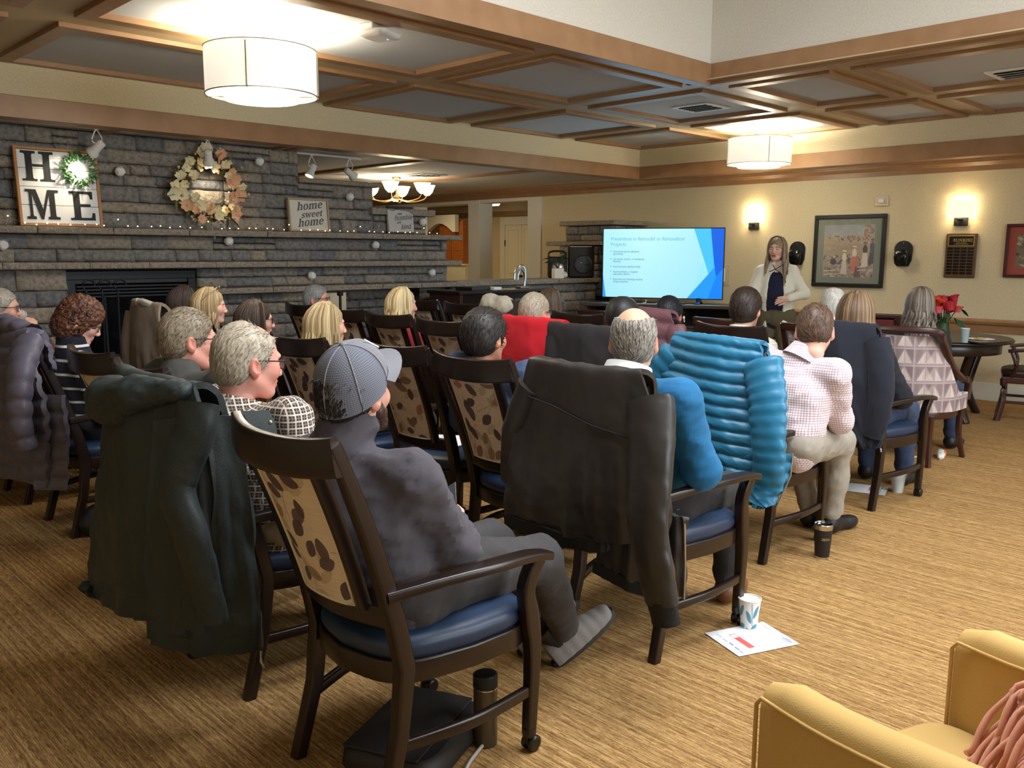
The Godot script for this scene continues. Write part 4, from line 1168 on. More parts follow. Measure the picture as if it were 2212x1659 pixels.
# ---------------------------------------------------------------- on the mantel
func mantel_things() -> void:
	var lean := Basis(V(1, 0, 0), deg_to_rad(-5.5))
	var hs := thing("home_sign", "square white shiplap HOME sign with a green wreath as the letter O on the mantel", "sign", V(2.335, 1.657, -7.40))
	hs.transform.basis = lean
	put("frame", ring_frame(0.605, 0.60, 0.022, 0.03, V(0, 0.30, 0.0), 0.003), mat("pine", rgb(176, 124, 74), 0.6), hs)
	for k in 4: put("plank", bx(V(-0.282, 0.021 + k * 0.1395, -0.008), V(0.282, 0.158 + k * 0.1395, 0.004), 0.003), M.paper_white, hs)
	letters("lettering", "H", 0.315, M.text_black, hs, at(V(-0.262, 0.335, 0.006)), "Droid Serif", true, 0.004, 0.95)
	letters("lettering", "M", 0.315, M.text_black, hs, at(V(-0.255, 0.045, 0.006)), "Droid Serif", true, 0.004, 0.82)
	letters("lettering", "E", 0.315, M.text_black, hs, at(V(0.055, 0.045, 0.006)), "Droid Serif", true, 0.004, 1.0)
	var gw := Shape.new(); var r := RandomNumberGenerator.new(); r.seed = 2
	for k in 210:
		var a := r.randf() * TAU; var rr := 0.088 + r.randf_range(-0.026, 0.03)
		var b := Basis.from_euler(V(r.randf_range(-1.0, 1.0), r.randf_range(-0.9, 0.9), a + r.randf_range(-1.2, 1.2)))
		gw.col = Color(1, 1, 1).darkened(r.randf() * 0.45)
		gw.add(leaf_mesh(0.05, 0.017), Transform3D(b, V(cos(a) * rr, sin(a) * rr, r.randf_range(0.0, 0.03))), gw.col)
	var gm := mat("wreath_green", rgb(104, 154, 100), 0.7, {"vc": true})
	var wr := put("wreath_letter", gw, gm, hs, at(V(0.155, 0.445, 0.02))); wr.set_meta("kind", "stuff"); wr.set_meta("label", "small green wreath standing in for the letter O")
	# two smaller signs
	var s2 := thing("script_sign", "framed white sign with dark script, wood framed, right of the flower wreath on the mantel", "sign", V(4.545, 1.657, -7.40))
	s2.transform.basis = lean
	put("frame", ring_frame(0.44, 0.315, 0.017, 0.035, V(0, 0.158, 0), 0.003), mat("grey_oak", rgb(168, 148, 124), 0.7), s2)
	put("board", bx(V(-0.206, 0.016, -0.010), V(0.206, 0.30, 0.0)), mat("linen", rgb(208, 204, 192), 0.9), s2)
	for q in [["home", -0.13, 0.195, 0.105], ["sweet", -0.085, 0.125, 0.085], ["home", -0.13, 0.04, 0.105]]: letters("lettering", q[0], q[3], M.text_grey, s2, Transform3D(Basis(V(1, 0.12, 0), V(0.25, 1, 0), V(0, 0, 1)), V(q[1], q[2], 0.001)), "Droid Serif", true, 0.002, 0.95)
	var s3 := thing("script_sign", "small grey canvas sign reading humble and kind at the right end of the mantel", "sign", V(5.66, 1.657, -7.42))
	s3.transform.basis = lean
	put("board", bx(V(-0.165, 0.02, -0.03), V(0.165, 0.25, 0.0), 0.003), mat("canvas_grey", rgb(186, 184, 182), 0.9), s3)
	put("frame_bar", bx(V(-0.165, 0.25, -0.03), V(0.165, 0.285, 0.002), 0.003), M.iron, s3); put("frame_bar", bx(V(-0.165, 0.0, -0.03), V(0.165, 0.02, 0.002), 0.003), M.iron, s3)
	for q in [["stay", -0.045, 0.195, 0.035], ["humble", -0.085, 0.135, 0.075], ["and", -0.06, 0.105, 0.035], ["kind", -0.01, 0.045, 0.075]]: letters("lettering", q[0], q[3], M.text_grey, s3, Transform3D(Basis(V(1, 0.08, 0), V(0.25, 1, 0), V(0, 0, 1)), V(q[1], q[2], 0.002)), "Droid Sans", false, 0.002, 0.9)
	# flower wreath hung on the chimney
	var fw := thing("flower_wreath", "large dried flower wreath in cream and peach hanging on the stone chimney", "wreath", V(3.55, 2.01, -7.42))
	var vine := Shape.new()
	for k in 3:
		var p := PackedVector3Array()
		for i in 37: p.append(V(cos(TAU * i / 36), sin(TAU * i / 36), 0) * (0.265 + 0.018 * sin(i * 2.1 + k * 2)) + V(0, 0, 0.012 * cos(i * 1.7 + k)))
		vine.tube(p, 0.012, 6)
	put("vine_ring", vine, mat("vine", rgb(92, 72, 54), 0.9), fw)
	var cream := mat("petal_cream", rgb(232, 220, 178), 0.8, {"back": Color(0.2, 0.19, 0.15)}); var peach := mat("petal_peach", rgb(226, 176, 138), 0.8); var sage := mat("leaf_sage", rgb(150, 160, 136), 0.8)
	var olive := mat("leaf_olive", rgb(122, 126, 74), 0.8); var berry := mat("berry_orange", rgb(216, 140, 66), 0.6); var bronze := mat("leaf_bronze", rgb(160, 92, 50), 0.8); var tanb := mat("berry_tan", rgb(198, 176, 156), 0.7)
	r.seed = 21
	for k in 84:
		var a := TAU * k / 84.0 + r.randf_range(-0.15, 0.15); var rr := 0.26 + r.randf_range(-0.09, 0.06)
		var b := Basis.from_euler(V(r.randf_range(-0.5, 0.5), r.randf_range(-0.7, 0.7), a + r.randf_range(-1.3, 1.3)))
		put("leaf", leaf_mesh(r.randf_range(0.08, 0.15), r.randf_range(0.03, 0.055)), [sage, olive, olive, bronze, sage][r.randi() % 5], fw, at(V(cos(a) * rr, sin(a) * rr, r.randf_range(0.0, 0.04)), b))
	for k in 44:
		var a := TAU * k / 44.0 + r.randf_range(-0.1, 0.1); var rr := 0.26 + r.randf_range(-0.10, 0.085)
		var size := r.randf_range(0.032, 0.062)
		var b := Basis.from_euler(V(PI / 2 + r.randf_range(-0.5, 0.5), r.randf_range(-0.5, 0.5), r.randf_range(-0.5, 0.5)))
		put("flower", blossom(size, 5 + r.randi() % 3, k), cream if r.randf() < 0.66 else peach, fw, at(V(cos(a) * rr, sin(a) * rr, 0.04 + r.randf() * 0.03), b))
	for k in 60:
		var a := r.randf() * TAU; var rr := 0.255 + r.randf_range(-0.1, 0.10)
		var bl := Shape.new(); bl.ball(Vector3.ZERO, V(1, 1, 1) * r.randf_range(0.008, 0.016), 6)
		put("berry", bl, [berry, tanb, tanb, peach][r.randi() % 4], fw, at(V(cos(a) * rr, sin(a) * rr, 0.03 + r.randf() * 0.05)))
	# fairy lights along the mantel
	var sl := thing("fairy_lights", "string of tiny warm fairy lights lying along the mantel", "string lights", V(0, 1.657, -7.38))
	var wire := PackedVector3Array(); var bulbs := []
	r.seed = 5
	for k in 48:
		var x := 1.95 + k * 0.088 + r.randf_range(-0.02, 0.02)
		var p := V(x, 0.006 + r.randf_range(0.0, 0.012), r.randf_range(-0.01, 0.02))
		if k % 9 == 0: p.y += 0.05; p.z -= 0.02
		wire.append(p); bulbs.append(p)
	var ws := Shape.new(); ws.tube(wire, 0.0012, 4)
	put("wire", ws, M.nickel, sl)
	var bs := Shape.new(); bs.ball(Vector3.ZERO, V(0.006, 0.006, 0.006), 6)
	var bm := bs.mesh()
	for p in bulbs: put("bulb", bm, M.fairy, sl, at(p + V(0, 0.004, 0.003)))
	# white faceted lantern balls fixed to the stone
	var fac := Shape.new(); r.seed = 9
	var rows := []
	for i in 6:
		var b := PI * i / 5 - PI / 2; var ring := PackedVector3Array()
		for j in 7: ring.append(V(cos(b) * cos(TAU * (j + 0.5 * (i % 2)) / 7), sin(b), cos(b) * sin(TAU * (j + 0.5 * (i % 2)) / 7)) * 0.043 * (1 + r.randf_range(-0.04, 0.04)))
		rows.append(ring)
	for i in 5:
		for j in 7:
			for tq in [[rows[i][j], rows[i][(j + 1) % 7], rows[i + 1][j]], [rows[i][(j + 1) % 7], rows[i + 1][(j + 1) % 7], rows[i + 1][j]]]:
				var nn: Vector3 = (tq[0] + tq[1] + tq[2]).normalized()
				fac.tri(fac.vert(tq[0], nn), fac.vert(tq[1], nn), fac.vert(tq[2], nn))
	var fm := fac.mesh(); var lm := mat("lantern_white", rgb(232, 232, 228), 0.5, {"back": Color(0.3, 0.3, 0.3)})
	var spots := [[2.81, 2.11, "on the stone right of the HOME sign"], [4.06, 2.28, "at the top of the chimney right of the flower wreath"], [5.03, 2.01, "above and right of the wood-framed script sign"], [5.95, 1.79, "just right of the humble and kind sign"], [3.73, 1.56, "below the mantel under the flower wreath"], [5.33, 1.54, "below the right part of the mantel"], [1.91, 1.51, "below the mantel at the left edge of the photo"], [2.0, 0.98, "low on the stone left of the firebox"], [4.57, 1.24, "above the grey-haired man by the wall"], [6.07, 1.25, "near the right end of the stone wall above the ledge"]]
	for q in spots:
		var o := tag(put("lantern_ball", fm, lm, self, at(V(q[0], q[1], -7.435), Basis.from_euler(V(q[0], q[1] * 3, 0)))), "white faceted lantern ball fixed " + q[2], "lantern", "white lantern balls on the stone wall")
	var lb := tag(put("lantern_ball", fm, lm, self, at(V(8.2, 1.195, -7.42))), "white faceted lantern ball on the ledge in front of the black speaker tower", "lantern", "white lantern balls on the stone wall")

func blossom(r: float, petals: int, seed_: int) -> Shape:
	var s := Shape.new(); var q := RandomNumberGenerator.new(); q.seed = seed_
	for k in petals:
		var a := TAU * k / petals + q.randf() * 0.3; var rows := []
		var up := q.randf_range(0.1, 0.5)
		for i in 5:
			var u := i / 4.0; var hw := r * 0.48 * sin(PI * clampf(0.12 + u * 0.8, 0, 1))
			var row := PackedVector3Array()
			for j in [-1, 0, 1]: row.append(V(u * r, up * r * u * u + (0.12 * r if j != 0 else 0.0), j * hw).rotated(Vector3.UP, a))
			rows.append(row)
		s.skin(rows)
	s.ball(V(0, r * 0.1, 0), V(0.2, 0.15, 0.2) * r, 6)
	return s

# ---------------------------------------------------------------- television corner, desk and ledge things
func media_corner() -> void:
	var tv_at := V(8.61, 0.0, -6.23); var turn := atan2(0.60, 1.34) - PI / 2
	var tv := thing("television", "large flat television showing a blue presentation slide", "television", tv_at + V(0, 0.93, 0), turn)
	put("bezel", ring_frame(1.46, 0.835, 0.010, 0.03, V(0, 0.4175, 0), 0.003), M.black_gloss, tv)
	put("back_shell", bx(V(-0.72, 0.01, -0.05), V(0.72, 0.825, -0.003), 0.01), M.black, tv)
	var scr := Shape.new(); scr.skin([pts([[-0.72, 0.825, 0.006], [0.72, 0.825, 0.006]]), pts([[-0.72, 0.01, 0.006], [0.72, 0.01, 0.006]])])
	var st := tex(slide())
	put("screen", scr, mat("screen_glow", Color(0.02, 0.02, 0.02), 0.25, {"glow": Color(1, 1, 1), "glowtex": st, "ge": 0.95}), tv)
	var teal := mat("slide_teal", Color(0.05, 0.2, 0.25), 0.6, {"glow": rgb(96, 178, 200), "ge": 0.85}); var ink := mat("slide_ink", Color(0.03, 0.05, 0.08), 0.6, {"glow": rgb(62, 92, 120), "ge": 0.7})
	letters("slide_title", "Prevention in Remodel or Renovation", 0.058, teal, tv, at(V(-0.63, 0.685, 0.008)), "Droid Sans", false, 0.001, 0.92)
	letters("slide_title", "Projects", 0.058, teal, tv, at(V(-0.63, 0.620, 0.008)), "Droid Sans", false, 0.001, 0.92)
	var lines := [["Ensure wiring has adequate", 0.545], ["grounding", 0.517], ["Use wood, ceramic, or hardwood", 0.455], ["flooring", 0.427], ["Ensure proper waterproofing", 0.365], ["Avoid synthetic, or stapled", 0.303], ["upholstery fabrics", 0.275], ["Allow time for finishing material", 0.213], ["off-gas passively", 0.185]]
	for q in lines: letters("slide_text", q[0], 0.030, ink, tv, at(V(-0.595, q[1], 0.008)), "Droid Sans", false, 0.001, 0.86)
	for y in [0.560, 0.470, 0.380, 0.318, 0.228]:
		var d := Shape.new(); d.ball(V(-0.625, y, 0.008), V(0.005, 0.005, 0.001), 8); put("bullet", d, ink, tv)
	for sx in [-0.45, 0.45]:
		var ft := Shape.new(); ft.sweep(PackedVector3Array([V(sx, 0.01, 0), V(sx, -0.03, 0.03), V(sx, -0.052, 0.12)]), [Vector2(0.03, 0.008)], 8, 4.0)
		ft.sweep(PackedVector3Array([V(sx, 0.01, 0), V(sx, -0.03, -0.03), V(sx, -0.052, -0.12)]), [Vector2(0.03, 0.008)], 8, 4.0)
		put("stand_foot", ft, M.black_gloss, tv)
	var l := AreaLight3D.new(); l.name = "screen_light"; l.area_size = Vector2(1.4, 0.8); l.light_color = Color(0.62, 0.86, 1.0); l.light_energy = 0.9; l.shadow_enabled = true
	add_child(l)
	var nrm := tv.transform.basis.z
	l.look_at_from_position(tv_at + V(0, 1.35, 0) + nrm * 0.03, tv_at + V(0, 1.35, 0) + nrm * 2.0, V(0, 1, 0))
	var ts := thing("television_stand", "long dark grey-brown television console with open shelf and panelled doors", "tv stand", tv_at, turn)
	var gw := mat("grey_wood", Color(1, 1, 1), 0.55, {"tex": tex(wood_tex(rgb(62, 54, 48), rgb(84, 74, 66), 5)), "tri": V(2, 2, 2)})
	put("top", bx(V(-0.92, 0.835, -0.24), V(0.92, 0.875, 0.26), 0.006), gw, ts)
	put("carcass_back", bx(V(-0.88, 0.06, -0.22), V(0.88, 0.835, -0.19)), M.black, ts)
	put("base", bx(V(-0.88, 0.0, -0.2), V(0.88, 0.07, 0.22), 0.004), gw, ts)
	for x in [-0.88, -0.31, 0.28, 0.85]: put("divider", bx(V(x, 0.07, -0.2), V(x + 0.03, 0.835, 0.235), 0.003), gw, ts)
	put("shelf", bx(V(-0.88, 0.60, -0.2), V(0.88, 0.63, 0.235), 0.003), gw, ts)
	for k in 3:
		var x0: float = [-0.845, -0.275, 0.315][k]; var x1: float = [-0.315, 0.275, 0.845][k]
		var dr := put("cabinet_door", bx(V(x0, 0.08, 0.22), V(x1, 0.595, 0.24), 0.003), gw, ts)
		put("door_frame", ring_frame(x1 - x0, 0.515, 0.05, 0.012, V((x0 + x1) / 2, 0.3375, 0.245), 0.002), gw, dr)
	var bx1 := thing("media_box", "black media player box on the open shelf of the television console", "media player", ts.transform * V(0.0, 0.63, 0.02), turn)
	put("case", bx(V(-0.2, 0.0, -0.12), V(0.2, 0.06, 0.12), 0.005), M.black_gloss, bx1)
	put("front_panel", bx(V(-0.19, 0.01, 0.12), V(0.19, 0.05, 0.123), 0.001), M.glass_dark, bx1)
	# things on the console under the screen
	var br := thing("tv_remote", "slim remote control and papers edge on the console under the screen", "remote", ts.transform * V(0.22, 0.876, 0.16), turn + 0.2)
	put("body", bx(V(-0.1, 0, -0.02), V(0.1, 0.018, 0.02), 0.005), M.black, br)
	put("button_strip", bx(V(-0.08, 0.018, -0.012), V(0.06, 0.021, 0.012), 0.001), M.nickel, br)
	for q in [[-0.16, 0.9], [0.0, 0.5]]:
		var hk := thing("wall_hook", "small white clip ornament under the screen, " + ["nearer the left end", "nearer the middle"][int(q[0] > -0.1)], "ornament", ts.transform * V(q[0], 0.876, 0.18), turn, "white clips under the screen")
		var hs := Shape.new(); hs.tube(curve(PackedVector3Array([V(-0.02, 0.004, 0), V(0.0, 0.006, 0.0), V(0.02, 0.015, 0), V(0.018, 0.045, 0)]), 4), 0.006)
		put("clip", hs, M.white_plastic, hk)
	# tall dark desk in front of the half wall
	var dk := thing("writing_desk", "tall dark mahogany desk against the stone half wall", "desk", V(6.62, 0, -7.06))
	put("top", bx(V(-0.72, 1.035, -0.26), V(0.72, 1.07, 0.28), 0.006), M.espresso, dk)
	put("side_panel", bx(V(-0.70, 0, -0.24), V(-0.66, 1.035, 0.26), 0.004), M.redwood, dk); put("side_panel", bx(V(0.66, 0, -0.24), V(0.70, 1.035, 0.26), 0.004), M.redwood, dk)
	put("back_panel", bx(V(-0.66, 0.1, -0.22), V(0.66, 1.035, -0.19), 0.002), M.espresso, dk)
	put("front_panel", bx(V(-0.66, 0.15, 0.10), V(0.66, 1.03, 0.13), 0.004), M.espresso, dk)
	for k in 2:
		var oc := thing("office_chair", "black padded office chair pushed against the mahogany desk, " + ["the one further left", "the one further right"][k], "chair", V(6.42 + k * 0.40, 0, -6.62), 0.15)
		var bk := Shape.new(); bk.sweep(PackedVector3Array([V(0, 0.55, 0.2), V(0, 0.60, 0.21), V(0, 0.95, 0.23), V(0, 1.0, 0.22)]), [Vector2(0.16, 0.02), Vector2(0.22, 0.035), Vector2(0.22, 0.035), Vector2(0.18, 0.02)], 20, 5.0, V(0, 0, 1))
		put("backrest", bk, M.black, oc)
		put("seat", bx(V(-0.24, 0.44, -0.25), V(0.24, 0.51, 0.22), 0.03), M.black, oc)
		var ps := Shape.new(); ps.lathe(PackedVector2Array([Vector2(0.03, 0.08), Vector2(0.03, 0.44)]), Transform3D.IDENTITY, 10); put("post", ps, M.iron, oc)
		for j in 5:
			var a := TAU * j / 5
			var lg := Shape.new(); lg.sweep(PackedVector3Array([V(0, 0.10, 0), V(cos(a) * 0.28, 0.05, sin(a) * 0.28)]), [Vector2(0.022, 0.018)], 6)
			lg.ball(V(cos(a) * 0.28, 0.026, sin(a) * 0.28), V(0.026, 0.026, 0.026), 8)
			put("leg", lg, M.iron, oc)
	var lp := thing("desk_lamp", "small chrome arched desk lamp on the mahogany desk", "lamp", V(6.98, 1.07, -6.95))
	put("base", bx(V(-0.07, 0, -0.05), V(0.07, 0.025, 0.05), 0.008), M.chrome, lp)
	var hd := Shape.new(); hd.sweep(curve(PackedVector3Array([V(0.03, 0.02, 0), V(0.04, 0.12, 0), V(0.02, 0.21, 0), V(-0.04, 0.23, 0.0), V(-0.09, 0.17, 0.0), V(-0.1, 0.10, 0)]), 5), [Vector2(0.012, 0.008), Vector2(0.012, 0.008), Vector2(0.012, 0.008), Vector2(0.012, 0.008), Vector2(0.014, 0.008), Vector2(0.014, 0.008), Vector2(0.016, 0.008), Vector2(0.02, 0.008), Vector2(0.024, 0.008), Vector2(0.03, 0.008), Vector2(0.034, 0.008), Vector2(0.036, 0.008), Vector2(0.038, 0.008)], 8, 3.0, V(0, 0, 1))
	put("arched_head", hd, M.chrome, lp)
	var bkk := thing("binder", "closed black binder lying on the left half of the mahogany desk", "binder", V(6.28, 1.07, -7.0), 0.1)
	put("cover", bx(V(-0.15, 0, -0.12), V(0.15, 0.035, 0.12), 0.004), M.black, bkk); put("pages", bx(V(-0.14, 0.006, -0.115), V(0.152, 0.029, 0.115), 0.001), M.paper_white, bkk)
	var nt := thing("paper_stack", "short stack of white paper beside the black binder", "papers", V(6.52, 1.07, -6.95), 0.05)
	put("sheets", bx(V(-0.06, 0, -0.08), V(0.06, 0.03, 0.08), 0.002), M.paper_white, nt)
	# on the ledge of the half wall: radio, plant, black tower machine
	var rd := thing("portable_radio", "black portable speaker radio with round grille on the stone ledge", "radio", V(8.28, 1.15, -7.62), -0.75)
	put("body", bx(V(-0.12, 0.0, -0.08), V(0.12, 0.27, 0.08), 0.02), M.black, rd)
	var hl := Shape.new(); hl.sweep(curve(PackedVector3Array([V(-0.11, 0.25, 0), V(-0.09, 0.33, 0), V(0.09, 0.33, 0), V(0.11, 0.25, 0)]), 5), [Vector2(0.02, 0.014)], 8)
	put("carry_handle", hl, M.black, rd)
	var gr := Shape.new(); gr.lathe(PackedVector2Array([Vector2(0.0, 0.018), Vector2(0.05, 0.014), Vector2(0.068, 0.006), Vector2(0.075, 0.0)]), Transform3D(Basis(V(1, 0, 0), PI / 2), V(0, 0.13, 0.08)), 24, false)
	put("grille", gr, M.nickel, rd)
	var tw := thing("speaker_tower", "tall black machine with round dial beside the pier on the stone ledge", "speaker", V(8.62, 1.15, -7.52), -0.75)
	put("body", bx(V(-0.17, 0.0, -0.1), V(0.17, 0.42, 0.1), 0.02), M.black_gloss, tw)
	put("light_bar", bx(V(-0.15, 0.395, 0.1), V(0.13, 0.402, 0.103)), M.white_plastic, tw)
	var dl := Shape.new(); dl.lathe(PackedVector2Array([Vector2(0.0, 0.01), Vector2(0.10, 0.012), Vector2(0.118, 0.008), Vector2(0.12, 0.0)]), Transform3D(Basis(V(1, 0, 0), PI / 2), V(0.02, 0.17, 0.1)), 32, false)
	put("dial", dl, mat("dial_dark", rgb(44, 46, 48), 0.35), tw)
	put("dial_hand", bx(V(-0.02, 0.19, 0.112), V(0.01, 0.198, 0.115)), M.white_plastic, tw)
	var pt := thing("potted_plant", "small leafy plant in a white cube pot on the stone ledge", "plant", V(8.12, 1.15, -7.46), -0.5)
	put("pot", bx(V(-0.062, 0, -0.062), V(0.062, 0.125, 0.062), 0.004), M.white_plastic, pt)
	var rr := RandomNumberGenerator.new(); rr.seed = 4
	for k in 14:
		var a := TAU * k / 14 + rr.randf() * 0.4; var e := rr.randf_range(0.4, 1.1)
		var tip := V(cos(a) * 0.09 * e, 0.18 + rr.randf() * 0.08, sin(a) * 0.09 * e)
		var stm := Shape.new(); stm.tube(PackedVector3Array([V(0, 0.12, 0), tip]), 0.003, 5); put("stem", stm, M.green_dark, pt)
		put("leaf", leaf_mesh(0.11, 0.05), M.green_dark, pt, at(tip, Basis.from_euler(V(rr.randf_range(-0.5, 0.5), -a, rr.randf_range(-0.1, 0.6)))))

func slide() -> Image:
	var w := 640; var h := 360; var im := Image.create(w, h, false, Image.FORMAT_RGB8)
	for y in h:
		for x in w:
			var u := float(x) / w; var q := float(y) / h
			var c := rgb(168, 228, 250).lerp(rgb(190, 240, 252), clampf(1.0 - absf(u - 0.35) * 2.2, 0, 1)).lerp(rgb(150, 216, 248), clampf(q * 0.5, 0, 1))
			im.set_pixel(x, y, c)
	var P := func(a: Array) -> PackedVector2Array:
		var p := PackedVector2Array()
		for q in a: p.append(Vector2(q[0] * w, q[1] * h))
		return p
	paint_poly(im, P.call([[0.757, 0], [1, 0], [1, 1], [0.715, 1], [0.885, 0.645]]), Color(rgb(70, 190, 250), 1))
	paint_poly(im, P.call([[0.835, 0.47], [0.885, 0.645], [0.75, 0.93]]), Color(rgb(150, 224, 252), 1))
	paint_poly(im, P.call([[0.885, 0.645], [0.93, 0.55], [1, 0.6], [1, 1], [0.715, 1]]), Color(rgb(36, 150, 250), 1))
	paint_poly(im, P.call([[0.892, 0], [1, 0], [1, 0.7], [0.945, 0.68], [0.925, 0.48]]), Color(rgb(14, 96, 222), 1))
	paint_poly(im, P.call([[0.945, 0.68], [1, 0.56], [1, 1], [0.885, 1]]), Color(rgb(22, 128, 246), 1))
	paint_poly(im, P.call([[0, 0.68], [0.028, 1], [0, 1]]), Color(rgb(60, 150, 232), 1))
	return im

# ---------------------------------------------------------------- chairs
func rake(y: float) -> float:
	var t := clampf((y - 0.43) / 0.6, 0, 1)
	return 0.215 * (1 - t) + 0.014 * sin(PI * t)

func plan(a: float) -> Vector2:
	var ca := cos(a); var sa := sin(a)
	var x := signf(ca) * pow(absf(ca), 0.42); var z := signf(sa) * pow(absf(sa), 0.42)
	return Vector2(x * 0.235 + 0.03 * (1 - absf(z)) * ca, z * lerpf(0.205, 0.25, (x + 1) / 2) + 0.016 * sa * (1 - absf(x)))

func seat_rows(levels: Array) -> Array:
	var rows := []
	for q in levels:
		var ring := PackedVector3Array()
		for j in 36:
			var p: Vector2 = plan(TAU * j / 36) * float(q[1])
			ring.append(V(0.425 + p.x, q[0], p.y))
		rows.append(ring)
	return rows

func make_chair(label: String) -> Node3D:
	var o := thing("dining_chair", label, "chair", Vector3.ZERO, 0, "dark wood armchairs with leaf-print backs set out in rows")
	for s in [-1, 1]:
		var lg := Shape.new()
		var path := PackedVector3Array([V(0.135, 0, s * 0.21), V(0.195, 0.22, s * 0.206)])
		for y in [0.40, 0.52, 0.64, 0.78, 0.92, 1.03]: path.append(V(rake(y), y, s * (0.206 + 0.024 * maxf(0, (y - 0.5) / 0.53))))
		lg.sweep(path, [Vector2(0.019, 0.019), Vector2(0.021, 0.021), Vector2(0.025, 0.022), Vector2(0.025, 0.022), Vector2(0.024, 0.021), Vector2(0.022, 0.019), Vector2(0.02, 0.018), Vector2(0.017, 0.016)], 12, 6.0, V(0, 0, 1))
		put("leg", lg, M.espresso, o)
		var fl := Shape.new()
		fl.sweep(curve(PackedVector3Array([V(0.64, 0.61, s * 0.27), V(0.605, 0.53, s * 0.264), V(0.63, 0.43, s * 0.252), V(0.65, 0.30, s * 0.246), V(0.645, 0.055, s * 0.24)]), 4), [Vector2(0.024, 0.021), Vector2(0.022, 0.021), Vector2(0.022, 0.021), Vector2(0.022, 0.021), Vector2(0.022, 0.021), Vector2(0.022, 0.021), Vector2(0.024, 0.021), Vector2(0.026, 0.022), Vector2(0.027, 0.022), Vector2(0.027, 0.022), Vector2(0.025, 0.022), Vector2(0.024, 0.021), Vector2(0.022, 0.02), Vector2(0.02, 0.019), Vector2(0.019, 0.018), Vector2(0.018, 0.018), Vector2(0.017, 0.017)], 12, 6.0, V(0, 0, 1))
		var leg := put("leg", fl, M.espresso, o)
		var cs := Shape.new()
		cs.lathe(PackedVector2Array([Vector2(0.014, 0.045), Vector2(0.02, 0.05), Vector2(0.02, 0.075)]), at(V(0.645, 0, s * 0.24)), 14)
		for k in [-1, 1]: cs.lathe(PackedVector2Array([Vector2(0.018, -0.008), Vector2(0.025, -0.005), Vector2(0.025, 0.005), Vector2(0.018, 0.008)]), Transform3D(Basis(V(1, 0, 0), PI / 2), V(0.655, 0.025, s * 0.24 + k * 0.013)), 16)
		cs.box(V(0.65, 0.036, s * 0.24), V(0.034, 0.03, 0.014), 0.006)
		put("caster", cs, M.caster, leg)
		var ar := Shape.new()
		ar.sweep(curve(PackedVector3Array([V(0.150, 0.615, s * 0.222), V(0.30, 0.632, s * 0.262), V(0.46, 0.638, s * 0.288), V(0.60, 0.628, s * 0.282), V(0.675, 0.612, s * 0.274)]), 5), [Vector2(0.017, 0.017), Vector2(0.018, 0.016), Vector2(0.019, 0.016), Vector2(0.02, 0.015), Vector2(0.021, 0.015), Vector2(0.022, 0.014), Vector2(0.024, 0.014), Vector2(0.026, 0.014), Vector2(0.028, 0.014), Vector2(0.029, 0.013), Vector2(0.03, 0.013)], 14, 5.0)
		put("arm", ar, M.espresso, o)
		var st := Shape.new()
		st.sweep(curve(PackedVector3Array([V(0.185, 0.185, s * 0.203), V(0.40, 0.20, s * 0.262), V(0.645, 0.195, s * 0.243)]), 6), [Vector2(0.011, 0.017)], 10, 5.0)
		put("stretcher", st, M.espresso, o)
		var sl := Shape.new(); var sp := PackedVector3Array()
		for y in [0.56, 0.66, 0.76, 0.86, 0.95]: sp.append(V(rake(y) - 0.031, y, s * (0.132 + 0.020 * (y - 0.56) / 0.38)))
		sl.sweep(sp, [Vector2(0.019, 0.012)], 10, 6.0, V(0, 0, 1))
		put("back_stile", sl, M.espresso, o)
	var tr := Shape.new(); var tp := PackedVector3Array()
	for i in 15:
		var z := -0.24 + 0.48 * i / 14.0
		tp.append(V(0.004 - 0.052 * (1 - pow(z / 0.24, 2)), 0.985 + 0.016 * pow(absf(z) / 0.24, 3), z))
	tr.sweep(tp, [Vector2(0.016, 0.048)], 16, 6.0)
	put("top_rail", tr, M.espresso, o)
	var lr := Shape.new(); var lp := PackedVector3Array()
	for i in 13:
		var z := -0.205 + 0.41 * i / 12.0
		lp.append(V(0.185 - 0.045 * (1 - pow(z / 0.205, 2)), 0.545, z))
	lr.sweep(lp, [Vector2(0.014, 0.03)], 14, 6.0)
	put("lower_rail", lr, M.espresso, o)
	var rows := []; var edge := PackedVector3Array()
	for i in 9:
		var y := lerpf(0.935, 0.572, i / 8.0); var row := PackedVector3Array(); var w := 0.118 + 0.020 * (y - 0.56) / 0.38
		for j in 11:
			var z := lerpf(-w, w, j / 10.0)
			row.append(V(rake(y) - 0.050 * (1 - pow(z / 0.24, 2)) - 0.012 - 0.008 * (1 - pow(z / w, 4)), y, z))
		rows.append(row)
	var pn := Shape.new(); pn.sheet(rows, 0.032, false)
	put("back_panel", pn, M.floral0, o)
	for j in 11: edge.append(rows[0][j])
	for i in range(1, 9): edge.append(rows[i][10])
	for j in range(9, -1, -1): edge.append(rows[8][j])
	for i in range(7, -1, -1): edge.append(rows[i][0])
	var pp := Shape.new(); pp.tube(edge, 0.0045, 6)
	put("piping", pp, M.piping, o)
	var su := Shape.new(); var sr := seat_rows([[0.405, 0.97], [0.425, 1.015], [0.445, 1.02], [0.462, 0.985], [0.474, 0.88], [0.480, 0.6], [0.482, 0.2]])
	su.skin(sr, true, false); su.fan(sr[-1], Vector3.UP); su.fan(sr[0], Vector3.DOWN)
	put("seat", su, M.vinyl, o)
	var fr := Shape.new(); var fr_rows := seat_rows([[0.345, 1.0], [0.350, 1.035], [0.405, 1.04], [0.412, 1.02], [0.412, 0.9], [0.345, 0.9], [0.345, 1.0]])
	fr.skin(fr_rows, true, false)
	put("seat_frame", fr, M.espresso, o)
	return o

